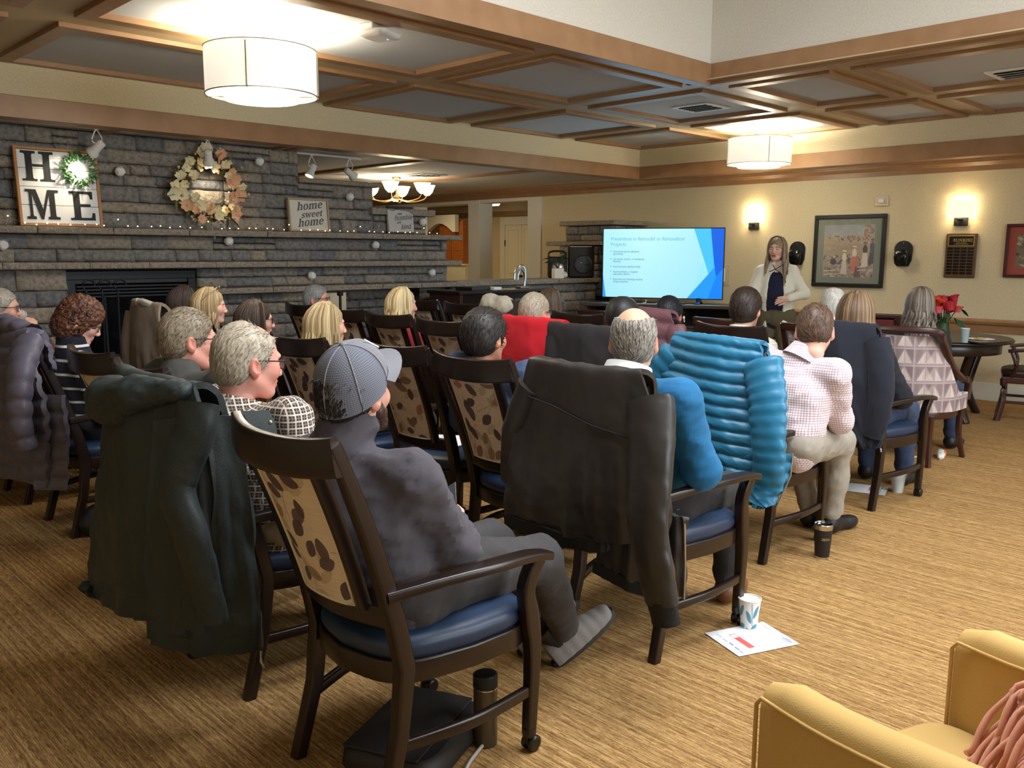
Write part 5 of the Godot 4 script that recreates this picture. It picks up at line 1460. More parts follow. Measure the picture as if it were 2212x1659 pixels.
func chairs() -> void:
	var list := [
		[1.08, -1.92, 0.0, "dark wood armchair with leaf-print back nearest the camera, under the man in the cap"],
		[1.14, -2.75, 0.0, "dark wood armchair mostly hidden under the long dark green parka"],
		[1.305, -3.375, 0.0, "dark wood armchair with curved top rail behind the man in the dark grey jacket"],
		[1.347, -4.026, 2.0, "empty dark wood armchair with rose leaf-print back between the two quilted and green coats"],
		[1.29, -4.89, 0.0, "dark wood armchair under the charcoal quilted coat of the woman in stripes"],
		[1.30, -5.72, 0.0, "dark wood armchair cut off by the left edge of the photo"],
		[2.32, -1.97, 0.0, "dark wood armchair draped with the black bomber jacket"],
		[2.43, -2.72, 0.0, "dark wood armchair with leaf-print back right behind the dark-haired man in navy"],
		[2.49, -3.345, 2.0, "empty dark wood armchair with a paper handout on its seat, just behind the cap brim"],
		[2.35, -3.98, 3.0, "dark wood armchair with leaf-print back behind the blonde woman with the bob"],
		[2.42, -4.72, 0.0, "dark wood armchair of the dark-haired woman with glasses in the middle of the left block"],
		[2.45, -5.42, 0.0, "dark wood armchair of the blonde woman with glasses pushed up on her head"],
		[2.46, -6.15, 0.0, "dark wood armchair under the beige coat in front of the firebox"],
		[3.52, -2.22, 0.0, "dark wood armchair draped with the bright blue puffer jacket"],
		[3.52, -3.00, 0.0, "dark wood armchair draped with a plain black jacket behind the bomber jacket"],
		[3.70, -3.60, 0.0, "dark wood armchair draped with the bright red jacket"],
		[3.61, -4.32, 3.0, "dark wood armchair with pale leaf-print back left of the dark-haired man in navy"],
		[3.70, -5.02, 2.0, "dark wood armchair with leaf-print back behind the blonde woman in the red jacket"],
		[3.77, -5.66, 2.0, "empty dark wood armchair behind the blonde bob, by the stone wall"],
		[3.85, -6.44, 0.0, "dark wood armchair of the grey-haired man nearest the stone wall"],
		[4.78, -2.24, -4.0, "dark wood armchair draped with the black fleece at the right end of its row"],
		[4.69, -2.875, 0.0, "dark wood armchair with leaf-print back behind the man in the white plaid shirt"],
		[4.72, -3.52, 0.0, "dark wood armchair draped with the mauve puffer jacket"],
		[4.76, -4.18, 0.0, "dark wood armchair with leaf-print back right of the man with the red jacket"],
		[4.80, -4.90, 0.0, "dark wood armchair with a beige hood hanging over its top rail"],
		[4.97, -5.67, 2.0, "empty dark wood armchair in front of the mahogany desk"],
		[5.05, -6.35, 0.0, "dark wood armchair seen past the blonde woman in the red jacket, near the stone niche"]]
	var proto: Node3D = null
	for i in list.size():
		var q: Array = list[i]
		var o: Node3D
		if proto == null:
			proto = make_chair(q[3]); o = proto
			o.position = V(q[0], 0, q[1]); o.rotation.y = deg_to_rad(q[2])
		else: o = twin(proto, V(q[0], 0, q[1]), deg_to_rad(q[2]), q[3])
		(o.get_node("back_panel") as MeshInstance3D).material_override = M["floral%d" % [0, 1, 2, 2, 0, 1, 0, 1, 2][i % 9]]
	# lower red-brown chairs with patterned backs in the front row
	var side: Node3D = null
	for q in [[6.04, -3.80, "red-brown side chair with patterned back in front of the man in plaid"], [6.04, -5.05, "red-brown side chair with patterned back left of the person in the black cap"], [6.04, -3.02, "red-brown side chair of the bald white-haired man in the front row"]]:
		if side == null:
			side = thing("side_chair", q[2], "chair", V(q[0], 0, q[1]), 0, "red-brown side chairs with patterned backs in the front row")
			for s in [-1, 1]:
				var lg := Shape.new(); lg.sweep(curve(PackedVector3Array([V(0.06, 0, s * 0.21), V(0.12, 0.4, s * 0.205), V(0.07, 0.7, s * 0.215), V(0.0, 0.955, s * 0.225)]), 4), [Vector2(0.02, 0.019)], 10, 6.0, V(0, 0, 1)); put("leg", lg, M.redwood, side)
				var fl := Shape.new(); fl.sweep(PackedVector3Array([V(0.56, 0.40, s * 0.22), V(0.57, 0.0, s * 0.225)]), [Vector2(0.023, 0.023), Vector2(0.016, 0.016)], 10, 6.0, V(0, 0, 1)); put("leg", fl, M.redwood, side)
			var tr := Shape.new(); var tp := PackedVector3Array()
			for i in 11:
				var z := -0.23 + 0.46 * i / 10.0
				tp.append(V(0.0 - 0.04 * (1 - pow(z / 0.23, 2)), 0.93, z))
			tr.sweep(tp, [Vector2(0.015, 0.03)], 12, 5.0); put("top_rail", tr, M.redwood, side)
			var rows := []
			for i in 6:
				var y := lerpf(0.895, 0.52, i / 5.0); var row := PackedVector3Array()
				for j in 9:
					var z := lerpf(-0.18, 0.18, j / 8.0)
					row.append(V(lerpf(0.11, 0.015, (y - 0.45) / 0.48) - 0.04 * (1 - pow(z / 0.23, 2)) - 0.01, y, z))
				rows.append(row)
			var pn := Shape.new(); pn.sheet(rows, 0.03, false); put("back_panel", pn, M.lattice, side)
			put("seat", bx(V(0.10, 0.39, -0.23), V(0.58, 0.47, 0.23), 0.03), M.vinyl, side)
		else: twin(side, V(q[0], 0, q[1]), 0, q[2])
	patterned_armchair()

func patterned_armchair() -> void:
	# sweeping wooden frame with a wrap-round upholstered back
	var o := thing("patterned_armchair", "red-brown framed armchair with mauve triangle-patterned back under the long-haired woman", "chair", V(6.16, 0, -2.42), deg_to_rad(0))
	var rows := []
	for i in 9:
		var t := i / 8.0; var row := PackedVector3Array()
		for j in 17:
			var u := (j - 8) / 8.0; var au := absf(u)
			var ang := u * 1.75
			# plan: a U from one front arm round the back to the other
			var x := 0.30 - 0.30 * cos(clampf(ang, -1.57, 1.57)) + maxf(0, absf(ang) - 1.57) * 0.9
			var z := 0.285 * sin(clampf(ang, -1.57, 1.57))
			var top := lerpf(0.915, 0.50, smoothstep(0.35, 0.95, au))
			var y := lerpf(top, 0.385, t)
			row.append(V(x + 0.05 * (1 - t) * (-1 if au < 0.4 else 0) * (1 - au * 2.4), y, z))
		rows.append(row)
	var up := Shape.new(); up.sheet(rows, 0.035, true)
	put("back_upholstery", up, M.lattice, o)
	var fr := Shape.new(); var fp := PackedVector3Array()
	for q in [[0.50, 0.44, -0.30], [0.50, 0.57, -0.305], [0.36, 0.60, -0.31], [0.20, 0.70, -0.29], [0.06, 0.88, -0.265], [-0.02, 0.95, -0.25], [-0.06, 0.955, 0.0], [-0.02, 0.95, 0.25], [0.06, 0.88, 0.265], [0.20, 0.70, 0.29], [0.36, 0.60, 0.31], [0.50, 0.57, 0.305], [0.50, 0.44, 0.30]]: fp.append(V(q[0], q[1], q[2]))
	fr.sweep(curve(fp, 4), [Vector2(0.022, 0.024)], 12, 5.0, V(-1, 0.3, 0))
	put("frame", fr, M.redwood, o)
	var se := Shape.new(); var sr := []
	for q in [[0.39, 0.98], [0.43, 1.03], [0.46, 1.0], [0.475, 0.8], [0.48, 0.3]]:
		var ring := PackedVector3Array()
		for j in 32:
			var a := TAU * j / 32; var ca := cos(a); var sa := sin(a)
			ring.append(V(0.30 + q[1] * 0.27 * signf(ca) * pow(absf(ca), 0.6), q[0], q[1] * 0.28 * signf(sa) * pow(absf(sa), 0.6)))
		sr.append(ring)
	se.skin(sr, true, false); se.fan(sr[-1], Vector3.UP)
	put("seat", se, M.cream_vinyl, o)
	var ap := Shape.new(); var ar := []
	for q in [[0.335, 1.0], [0.335, 1.04], [0.39, 1.04], [0.39, 1.0]]:
		var ring := PackedVector3Array()
		for j in 32:
			var a := TAU * j / 32; var ca := cos(a); var sa := sin(a)
			ring.append(V(0.29 + q[1] * 0.265 * signf(ca) * pow(absf(ca), 0.7), q[0], q[1] * 0.28 * signf(sa) * pow(absf(sa), 0.7)))
		ar.append(ring)
	ap.skin(ar, true, false)
	put("seat_frame", ap, M.redwood, o)
	for s in [-1, 1]:
		for q in [[0.06, 0.22, -0.02], [0.50, 0.27, 0.06]]:
			var lg := Shape.new(); lg.sweep(curve(PackedVector3Array([V(q[0], 0.36, s * q[1]), V(q[0] - q[2] * 0.2, 0.2, s * q[1]), V(q[0] + q[2], 0.0, s * (q[1] + 0.015))]), 5), [Vector2(0.026, 0.026), Vector2(0.024, 0.024), Vector2(0.022, 0.022), Vector2(0.021, 0.021), Vector2(0.02, 0.02), Vector2(0.019, 0.019), Vector2(0.018, 0.018), Vector2(0.018, 0.018), Vector2(0.017, 0.017), Vector2(0.017, 0.017), Vector2(0.018, 0.018)], 10, 4.0, V(0, 0, 1))
			put("leg", lg, M.redwood, o)

# ---------------------------------------------------------------- people
var head_shape: Shape
var hand_shapes := {}

func make_head() -> void:
	var f := Field.new(V(-0.14, -0.20, -0.108), V(0.145, 0.145, 0.108), 0.0046)
	f.ell(V(-0.010, 0.028, 0), V(0.102, 0.094, 0.077), 0.02)
	f.ell(V(0.028, -0.030, 0), V(0.068, 0.088, 0.062), 0.025)
	f.ell(V(-0.045, -0.03, 0), V(0.058, 0.065, 0.06), 0.03)
	for s in [-1.0, 1.0]:
		f.cap(V(-0.005, -0.055, s * 0.052), V(0.055, -0.098, s * 0.022), 0.018, 0.018, 0.025)
		f.ell(V(0.066, -0.028, s * 0.040), V(0.024, 0.024, 0.022), 0.025)
	f.ell(V(0.072, -0.102, 0), V(0.019, 0.018, 0.024), 0.025)
	f.cap(V(0.088, 0.020, -0.034), V(0.088, 0.020, 0.034), 0.009, 0.009, 0.015)
	for s in [-1.0, 1.0]: f.ell(V(0.104, -0.002, s * 0.033), V(0.017, 0.013, 0.018), 0.014, Basis.IDENTITY, -1.0)
	for s in [-1.0, 1.0]: f.ell(V(0.081, -0.003, s * 0.032), V(0.012, 0.010, 0.014), 0.005)
	f.cap(V(0.092, 0.004, 0), V(0.110, -0.036, 0), 0.007, 0.0098, 0.014)
	for s in [-1.0, 1.0]: f.ell(V(0.104, -0.042, s * 0.012), V(0.011, 0.008, 0.008), 0.008)
	f.cap(V(0.090, -0.066, -0.016), V(0.090, -0.066, 0.016), 0.0075, 0.0075, 0.008)
	f.cap(V(0.088, -0.078, -0.013), V(0.088, -0.078, 0.013), 0.008, 0.008, 0.008)
	f.ell(V(0.099, -0.0715, 0), V(0.010, 0.0025, 0.022), 0.004, Basis.IDENTITY, -1.0)
	for s in [-1.0, 1.0]:
		var b := Basis(V(0, 1, 0), s * -0.45) * Basis(V(0, 0, 1), 0.18)
		f.ell(V(-0.018, -0.012, s * 0.083), V(0.021, 0.033, 0.009), 0.006, b)
		f.ell(V(-0.012, -0.038, s * 0.078), V(0.011, 0.013, 0.007), 0.008, b)
		f.ell(V(-0.012, -0.008, s * 0.093), V(0.011, 0.020, 0.0065), 0.004, b, -1.0)
	f.cap(V(-0.028, -0.06, 0), V(-0.042, -0.115, 0), 0.054, 0.052, 0.03)
	var s := Shape.new(); f.net(s)
	for i in s.v.size():
		var p := s.v[i]; var c := Color(1, 1, 1)
		if absf(p.z) < 0.024 and p.y < -0.058 and p.y > -0.088 and p.x > 0.083: c = Color(0.86, 0.56, 0.56)
		elif absf(p.z) > 0.074 and absf(p.x + 0.015) < 0.035 and absf(p.y + 0.015) < 0.045: c = Color(1.0, 0.80, 0.76)
		elif p.x > 0.10 and p.y < -0.02 and p.y > -0.06: c = Color(1.0, 0.88, 0.85)
		elif p.x > 0.05 and p.y < 0.0 and p.y > -0.06: c = Color(1.0, 0.92, 0.89)
		s.c[i] = c
	head_shape = s

func hand(pose: String) -> Shape:
	if hand_shapes.has(pose): return hand_shapes[pose]
	var curl: float = {"relaxed": 0.33, "grip": 0.75, "open": 0.08, "clasp": 0.6}[pose]
	var f := Field.new(V(-0.03, -0.075, -0.085), V(0.205, 0.035, 0.065), 0.0042)
	f.cap(V(-0.02, 0, 0), V(0.02, 0, 0), 0.024, 0.022, 0.01)
	for z in [-0.026, -0.009, 0.009, 0.026]: f.cap(V(0.005, 0, z * 0.6), V(0.082, 0.002, z), 0.016, 0.0125, 0.012)
	for k in 4:
		var z: float = [-0.030, -0.0105, 0.0105, 0.030][k]; var l: float = [0.072, 0.082, 0.076, 0.060][k]
		var p := V(0.084, 0.003, z); var a := curl * (0.7 if pose == "open" else 1.0) + 0.04 * k
		var fan := (k - 1.5) * (0.08 if pose == "open" else 0.03)
		var ps := [p]; var rs := [0.0098]
		for seg in 3:
			p += V(cos(-a), sin(-a), sin(fan)) * l * [0.45, 0.31, 0.24][seg]
			ps.append(p); rs.append([0.0092, 0.0084, 0.0074][seg]); a += curl * 1.15
		f.chain(ps, rs, 0.004)
	var tp := [V(0.012, -0.006, -0.022), V(0.045, -0.016 if pose != "open" else 0.0, -0.052), V(0.075, -0.026 if pose != "open" else 0.004, -0.060), V(0.098, -0.036 if pose != "open" else 0.008, -0.060 if pose != "open" else -0.070)]
	if pose == "grip": tp = [V(0.012, -0.006, -0.022), V(0.042, -0.030, -0.044), V(0.07, -0.052, -0.040), V(0.092, -0.058, -0.028)]
	f.chain(tp, [0.015, 0.012, 0.0105, 0.0085], 0.008)
	var s := Shape.new(); f.net(s)
	hand_shapes[pose] = s
	return s

func cloth_noise(s: Shape, amp: float, freq := V(9, 9, 9)) -> void:
	for i in s.v.size():
		var p := s.v[i] * freq
		s.v[i] += s.n[i] * (noise.get_noise_3dv(p) + 0.5 * noise.get_noise_3dv(p * 2.3 + V(5, 1, 2))) * amp
	s.smooth(0, 0)

# o: at, head, hy, hp (head turn, nod), ty (torso turn), hs, skin, hair, top, legs ... everything in world metres
func person(label: String, o: Dictionary) -> Node3D:
	var root: Vector3 = V(o.at[0], 0, o.at[1])
	var n := thing("person", label, "person", root)
	var near: int = o.get("near", 0)
	var cell: float = [0.021, 0.016, 0.012][near]
	var hd: Vector3 = V(o.head[0], o.head[1], o.head[2]) - root
	var TB := yaw(o.get("ty", 0.0))
	var HB := yaw(o.get("hy", o.get("ty", 0.0))) * Basis(V(0, 0, 1), deg_to_rad(-o.get("hp", 0.0))) * Basis(V(1, 0, 0), deg_to_rad(o.get("hr", 0.0)))
	var hs: float = o.get("hs", 1.0); var w: float = o.get("w", 1.0); var bulk: float = o.get("bulk", 1.0)
	var pel: Vector3 = o.get("pel", V(0, 0.56, 0))
	var nb: Vector3 = o.get("neck", hd + TB * V(-0.055, -0.182 * hs, 0))
	if o.has("neck"): nb = o.neck - root
	var spine_up := (nb - pel).normalized()
	var ch := nb.lerp(pel, 0.36) + TB * V(-0.02, 0, 0); var wa := nb.lerp(pel, 0.72)
	var side := TB * V(0, 0, 1)
	var shl := nb - spine_up * 0.055 - side * 0.168 * w; var shr := nb - spine_up * 0.055 + side * 0.168 * w
	if o.has("shr"): shr = o.shr - root
	if o.has("shl"): shl = o.shl - root
	var jt := func(k: String, d: Vector3) -> Vector3: return (o[k] - root) if o.has(k) else d
	var ell: Vector3 = jt.call("ell", shl + TB * V(0.06, -0.265, -0.06)); var elr: Vector3 = jt.call("elr", shr + TB * V(0.06, -0.265, 0.06))
	var wrl: Vector3 = jt.call("wrl", pel + TB * V(0.26, 0.09, -0.07)); var wrr: Vector3 = jt.call("wrr", pel + TB * V(0.26, 0.09, 0.07))
	var hil := pel - side * 0.09; var hir := pel + side * 0.09
	var knl: Vector3 = jt.call("knl", TB * V(0.43, 0.50, -0.12)); var knr: Vector3 = jt.call("knr", TB * V(0.43, 0.50, 0.12))
	var anl: Vector3 = jt.call("anl", TB * V(0.46, 0.09, -0.12)); var anr: Vector3 = jt.call("anr", TB * V(0.46, 0.09, 0.12))
	var tol: Vector3 = jt.call("tol", anl + TB * V(0.14, -0.055, -0.01)); var tor: Vector3 = jt.call("tor", anr + TB * V(0.14, -0.055, 0.01))
	# skin: one mesh of head, neck, hands and the hidden body
	var skin: Color = lin(o.get("skin", rgb(222, 176, 152)))
	var b := Shape.new()
	b.add(head_shape, Transform3D(HB.scaled_local(V(hs, hs, hs)), hd), skin)
	var f := Field.new(nb + V(-0.14, -0.16, -0.14), hd + V(0.12, 0.0, 0.12), 0.011)
	f.chain([hd + HB * V(-0.03, -0.07, 0) * hs, nb, nb - spine_up * 0.09], [0.053 * hs, 0.057, 0.056], 0.02)
	for s in [-1, 1]: f.cap(nb + side * s * 0.01 - spine_up * 0.01, nb + side * s * 0.08 - spine_up * 0.06, 0.040, 0.034, 0.03)
	var fs := Shape.new(); f.net(fs); b.add(fs, Transform3D.IDENTITY, skin)
	var lo := pel; var hi := pel
	for p in [nb, shl, shr, ell, elr, wrl, wrr, knl, knr, anl, anr, tol, tor, hil, hir]: lo = lo.min(p); hi = hi.max(p)
	var f2 := Field.new(lo - V(0.16, 0.12, 0.16), hi + V(0.16, 0.1, 0.16), 0.03)
	f2.cap(ch, wa, 0.07, 0.07, 0.03); f2.cap(wa, pel, 0.07, 0.07, 0.03)
	for q in [[shl, ell, wrl], [shr, elr, wrr]]: f2.chain(q, [0.036, 0.028, 0.024], 0.02)
	f2.cap(shl, shr, 0.04, 0.04, 0.03)
	for q in [[hil, knl, anl], [hir, knr, anr]]: f2.chain(q, [0.07, 0.045, 0.032], 0.04)
	fs = Shape.new(); f2.net(fs); b.add(fs, Transform3D.IDENTITY, skin)
	for s in [-1, 1]:
		var e := ell if s < 0 else elr; var wr := wrl if s < 0 else wrr
		var x: Vector3 = o.get("fingers_l" if s < 0 else "fingers_r", (wr - e).normalized()).normalized()
		var up: Vector3 = o.get("palm_l" if s < 0 else "palm_r", V(0, 1, 0))
		var z := x.cross(up).normalized(); var y := z.cross(x)
		var hb := Basis(x, y, z)
		if s < 0: hb = hb * Basis.from_scale(V(1, 1, -1))
		b.add(hand(o.get("hand_l" if s < 0 else "hand_r", "relaxed")), Transform3D(hb.scaled_local(V(1, 1, 1) * (0.95 * hs)), wr + x * 0.012), skin)
	put("body", b, M.skin, n)
	# top garment
	var g := Field.new((lo - V(0.18, 0.04, 0.18)).max(V(-9, 0.30, -9)), hi.max(nb + V(0, 0.05, 0)) + V(0.12, 0.09, 0.16), cell)
	if g.nx * g.ny * g.nz > 1500000: g = Field.new((lo - V(0.18, 0.04, 0.18)).max(V(-9, 0.30, -9)), nb + V(0.7, 0.12, 0.6), cell * 1.3)
	var hem: Vector3 = o.get("hem", pel + V(0, -0.02, 0))
	for s in [-1.0, 1.0]:
		g.cap(nb - spine_up * 0.16 + side * s * 0.085 * w, hem + side * s * 0.075 * w, 0.105 * bulk, 0.120 * bulk, 0.06)
		g.cap(nb + TB * V(-0.005, -0.015, 0) + side * s * 0.03, (shl if s < 0 else shr), 0.055, 0.066 * bulk, 0.05)
	g.cap(ch + TB * V(0.01, 0, 0), wa + TB * V(0.02, 0, 0), 0.122 * bulk, 0.13 * bulk, 0.06)
	var sl: float = o.get("sleeve", 1.0)
	for q in [[shl, ell, wrl], [shr, elr, wrr]]:
		g.chain([q[0], q[1], q[1].lerp(q[2], sl * 0.97)], [0.068 * bulk, 0.056 * bulk, 0.042 * bulk], 0.035)
	var up_neck := (hd + HB * V(-0.03, -0.07, 0) * hs - nb).normalized()
	g.cap(nb - spine_up * 0.05, nb + up_neck * 0.012, 0.092, 0.070, 0.04); g.cap(nb, nb + up_neck * 0.035, 0.074, 0.066, 0.02)
	if o.get("collar", "") == "stand" or o.get("collar", "") == "fleece": g.cap(nb, nb + up_neck * (0.112 if o.collar == "fleece" else 0.066), 0.083, 0.078, 0.02)
	if o.has("open_front"):
		var inner := Field.new(g.o, g.o + V(g.nx, g.ny, g.nz) * g.cell, g.cell)
		for s in [-1.0, 1.0]:
			inner.cap(nb - spine_up * 0.16 + side * s * 0.085 * w, hem + side * s * 0.075 * w, 0.095 * bulk, 0.112 * bulk, 0.06); inner.cap(nb - spine_up * 0.10 + side * s * 0.05, nb - spine_up * 0.07 + side * s * 0.10, 0.06, 0.05, 0.03)
		inner.cap(ch + TB * V(0.012, 0, 0), wa + TB * V(0.02, 0, 0), 0.118 * bulk, 0.122 * bulk, 0.06)
		var ins := Shape.new(); inner.net(ins); cloth_noise(ins, 0.004); put("blouse", ins, o.open_front, n)
		var mid := ch.lerp(hem, 0.55)
		g.ell(mid + TB * V(0.145, 0.06, 0.0), V(0.13, 0.62, 0.078), 0.01, TB, -1.0)
	var gs := Shape.new(); g.net(gs)
	cloth_noise(gs, o.get("folds", 0.010), V(7, 11, 7))
	var top: Material = o.top
	if o.has("stripes"):
		for i in gs.v.size(): gs.c[i] = o.stripes.call(gs.v[i], nb, pel)
	put(o.get("top_name", "shirt"), gs, top, n)
	if o.get("collar_mat") != null: put("collar", shirt_collar(nb, hd, TB, o.get("collar_r", 0.068)), o.collar_mat, n)
	# trousers and shoes
	var t := Field.new(lo.min(pel - V(0.16, 0, 0.16)).max(V(-9, 0.02, -9)) - V(0.12, 0.03, 0.12), (hi - V(0, hi.y, 0)) + V(0.14, pel.y + 0.19, 0.14), cell * 1.15)
	t.cap(hil, hir, 0.118 * bulk, 0.118 * bulk, 0.03)
	t.cap(pel, pel + spine_up * 0.09, 0.13 * bulk, 0.12 * bulk, 0.03)
	for q in [[hil, knl, anl], [hir, knr, anr]]: t.chain([q[0], q[0].lerp(q[1], 0.5), q[1], q[1].lerp(q[2], 0.5), q[2] + (q[1] - q[2]).normalized() * 0.03], [0.105 * bulk, 0.088 * bulk, 0.070, 0.062, 0.056], 0.035)
	var ts := Shape.new(); t.net(ts)
	cloth_noise(ts, 0.009, V(8, 8, 8))
	put("trousers", ts, o.legs, n)
	if not o.get("bare_feet", false):
		for q in [[anl, tol], [anr, tor]]:
			var sh := Shape.new(); var sf := Field.new(q[0].min(q[1]) - V(0.12, 0.075, 0.12), q[0].max(q[1]) + V(0.12, 0.08, 0.12), 0.011)
			var fdir: Vector3 = (q[1] - q[0]); fdir.y = 0; fdir = fdir.normalized()
			sf.cap(q[0] + V(0, -0.035, 0) - fdir * 0.02, q[1], 0.042, 0.034, 0.03); sf.cap(q[0] + V(0, 0.0, 0), q[0] + V(0, -0.04, 0), 0.042, 0.046, 0.03); sf.cap(q[1] - fdir * 0.02, q[1] + fdir * 0.03, 0.036, 0.030, 0.02)
			sf.cut(V(0, minf(q[0].y - 0.088, q[1].y - 0.032), 0), V(0, -1, 0), 0.006)
			sf.net(sh)
			put("shoe", sh, o.get("shoes", M.black), n)
	hair(n, hd, HB, hs, o)
	if o.get("face", false):
		for k in [-1, 1]:
			var ey := Shape.new(); ey.ball(V(0.0885, -0.004, k * 0.033), V(0.006, 0.0045, 0.009), 10); put("eye", ey, M.text_black, n, Transform3D(HB.scaled_local(V(hs, hs, hs)), hd))
			var bw := Shape.new(); bw.sweep(PackedVector3Array([V(0.0985, 0.019, k * 0.016), V(0.0985, 0.023, k * 0.032), V(0.090, 0.019, k * 0.048)]), [Vector2(0.003, 0.003), Vector2(0.003, 0.0035), Vector2(0.002, 0.002)], 6); put("eyebrow", bw, mat("brow", rgb(108, 82, 62), 0.9) if not M.has("brow") else M.brow, n, Transform3D(HB.scaled_local(V(hs, hs, hs)), hd))
		var mo := Shape.new(); mo.ball(V(0.0955, -0.0715, 0), V(0.004, 0.005, 0.018), 10); put("mouth", mo, mat("mouth_dark", rgb(96, 44, 42), 0.6) if not M.has("mouth_dark") else M.mouth_dark, n, Transform3D(HB.scaled_local(V(hs, hs, hs)), hd))
	if o.get("glasses", false): glasses(n, hd, HB, hs, o.get("glass_mat", M.black))
	return n

func shirt_collar(nb: Vector3, hd: Vector3, TB: Basis, r: float) -> Shape:
	var s := Shape.new(); var rows := []
	var axis := (hd + TB * V(-0.03, -0.07, 0) - nb).normalized(); var fx := TB * V(1, 0, 0); fx = (fx - axis * fx.dot(axis)).normalized(); var fz := fx.cross(axis)
	for q in [[-0.012, r + 0.006], [0.062, r - 0.002], [0.068, r + 0.003], [0.036, r + 0.012], [0.0, r + 0.024]]:
		var ring := PackedVector3Array()
		for j in 25:
			var a := PI + (j - 12) / 12.0 * 2.75
			var drop := 0.02 * pow(absf(j - 12) / 12.0, 2)
			ring.append(nb + axis * (q[0] + 0.012 - drop) + (fx * cos(a) * 1.05 + fz * sin(a)) * (q[1] + 0.010 * absf(j - 12) / 12.0))
		rows.append(ring)
	s.sheet(rows, 0.003)
	return s

func glasses(n: Node3D, hd: Vector3, HB: Basis, hs: float, m: Material) -> void:
	var s := Shape.new()
	for k in [-1, 1]:
		var p := PackedVector3Array()
		for i in 17:
			var a := TAU * i / 16.0
			p.append(V(0.104 - 0.004 * absf(cos(a)), -0.004 + 0.018 * signf(sin(a)) * pow(absf(sin(a)), 0.6), k * 0.034 + 0.024 * signf(cos(a)) * pow(absf(cos(a)), 0.6)))
		s.tube(p, 0.0022, 6)
		s.tube(PackedVector3Array([V(0.100, 0.004, k * 0.058), V(0.09, 0.006, k * 0.072), V(-0.005, 0.010, k * 0.083), V(-0.03, -0.006, k * 0.084)]), 0.0024, 6)
	s.tube(PackedVector3Array([V(0.105, 0.0, -0.011), V(0.109, 0.003, 0), V(0.105, 0.0, 0.011)]), 0.002, 6)
	var g := put("glasses", s, m, n, Transform3D(HB.scaled_local(V(hs, hs, hs)), hd))
	for k in [-1, 1]:
		var l := Shape.new(); l.ball(V(0.103, -0.004, k * 0.034), V(0.001, 0.017, 0.023), 12)
		put("lens", l, M.lens, g)

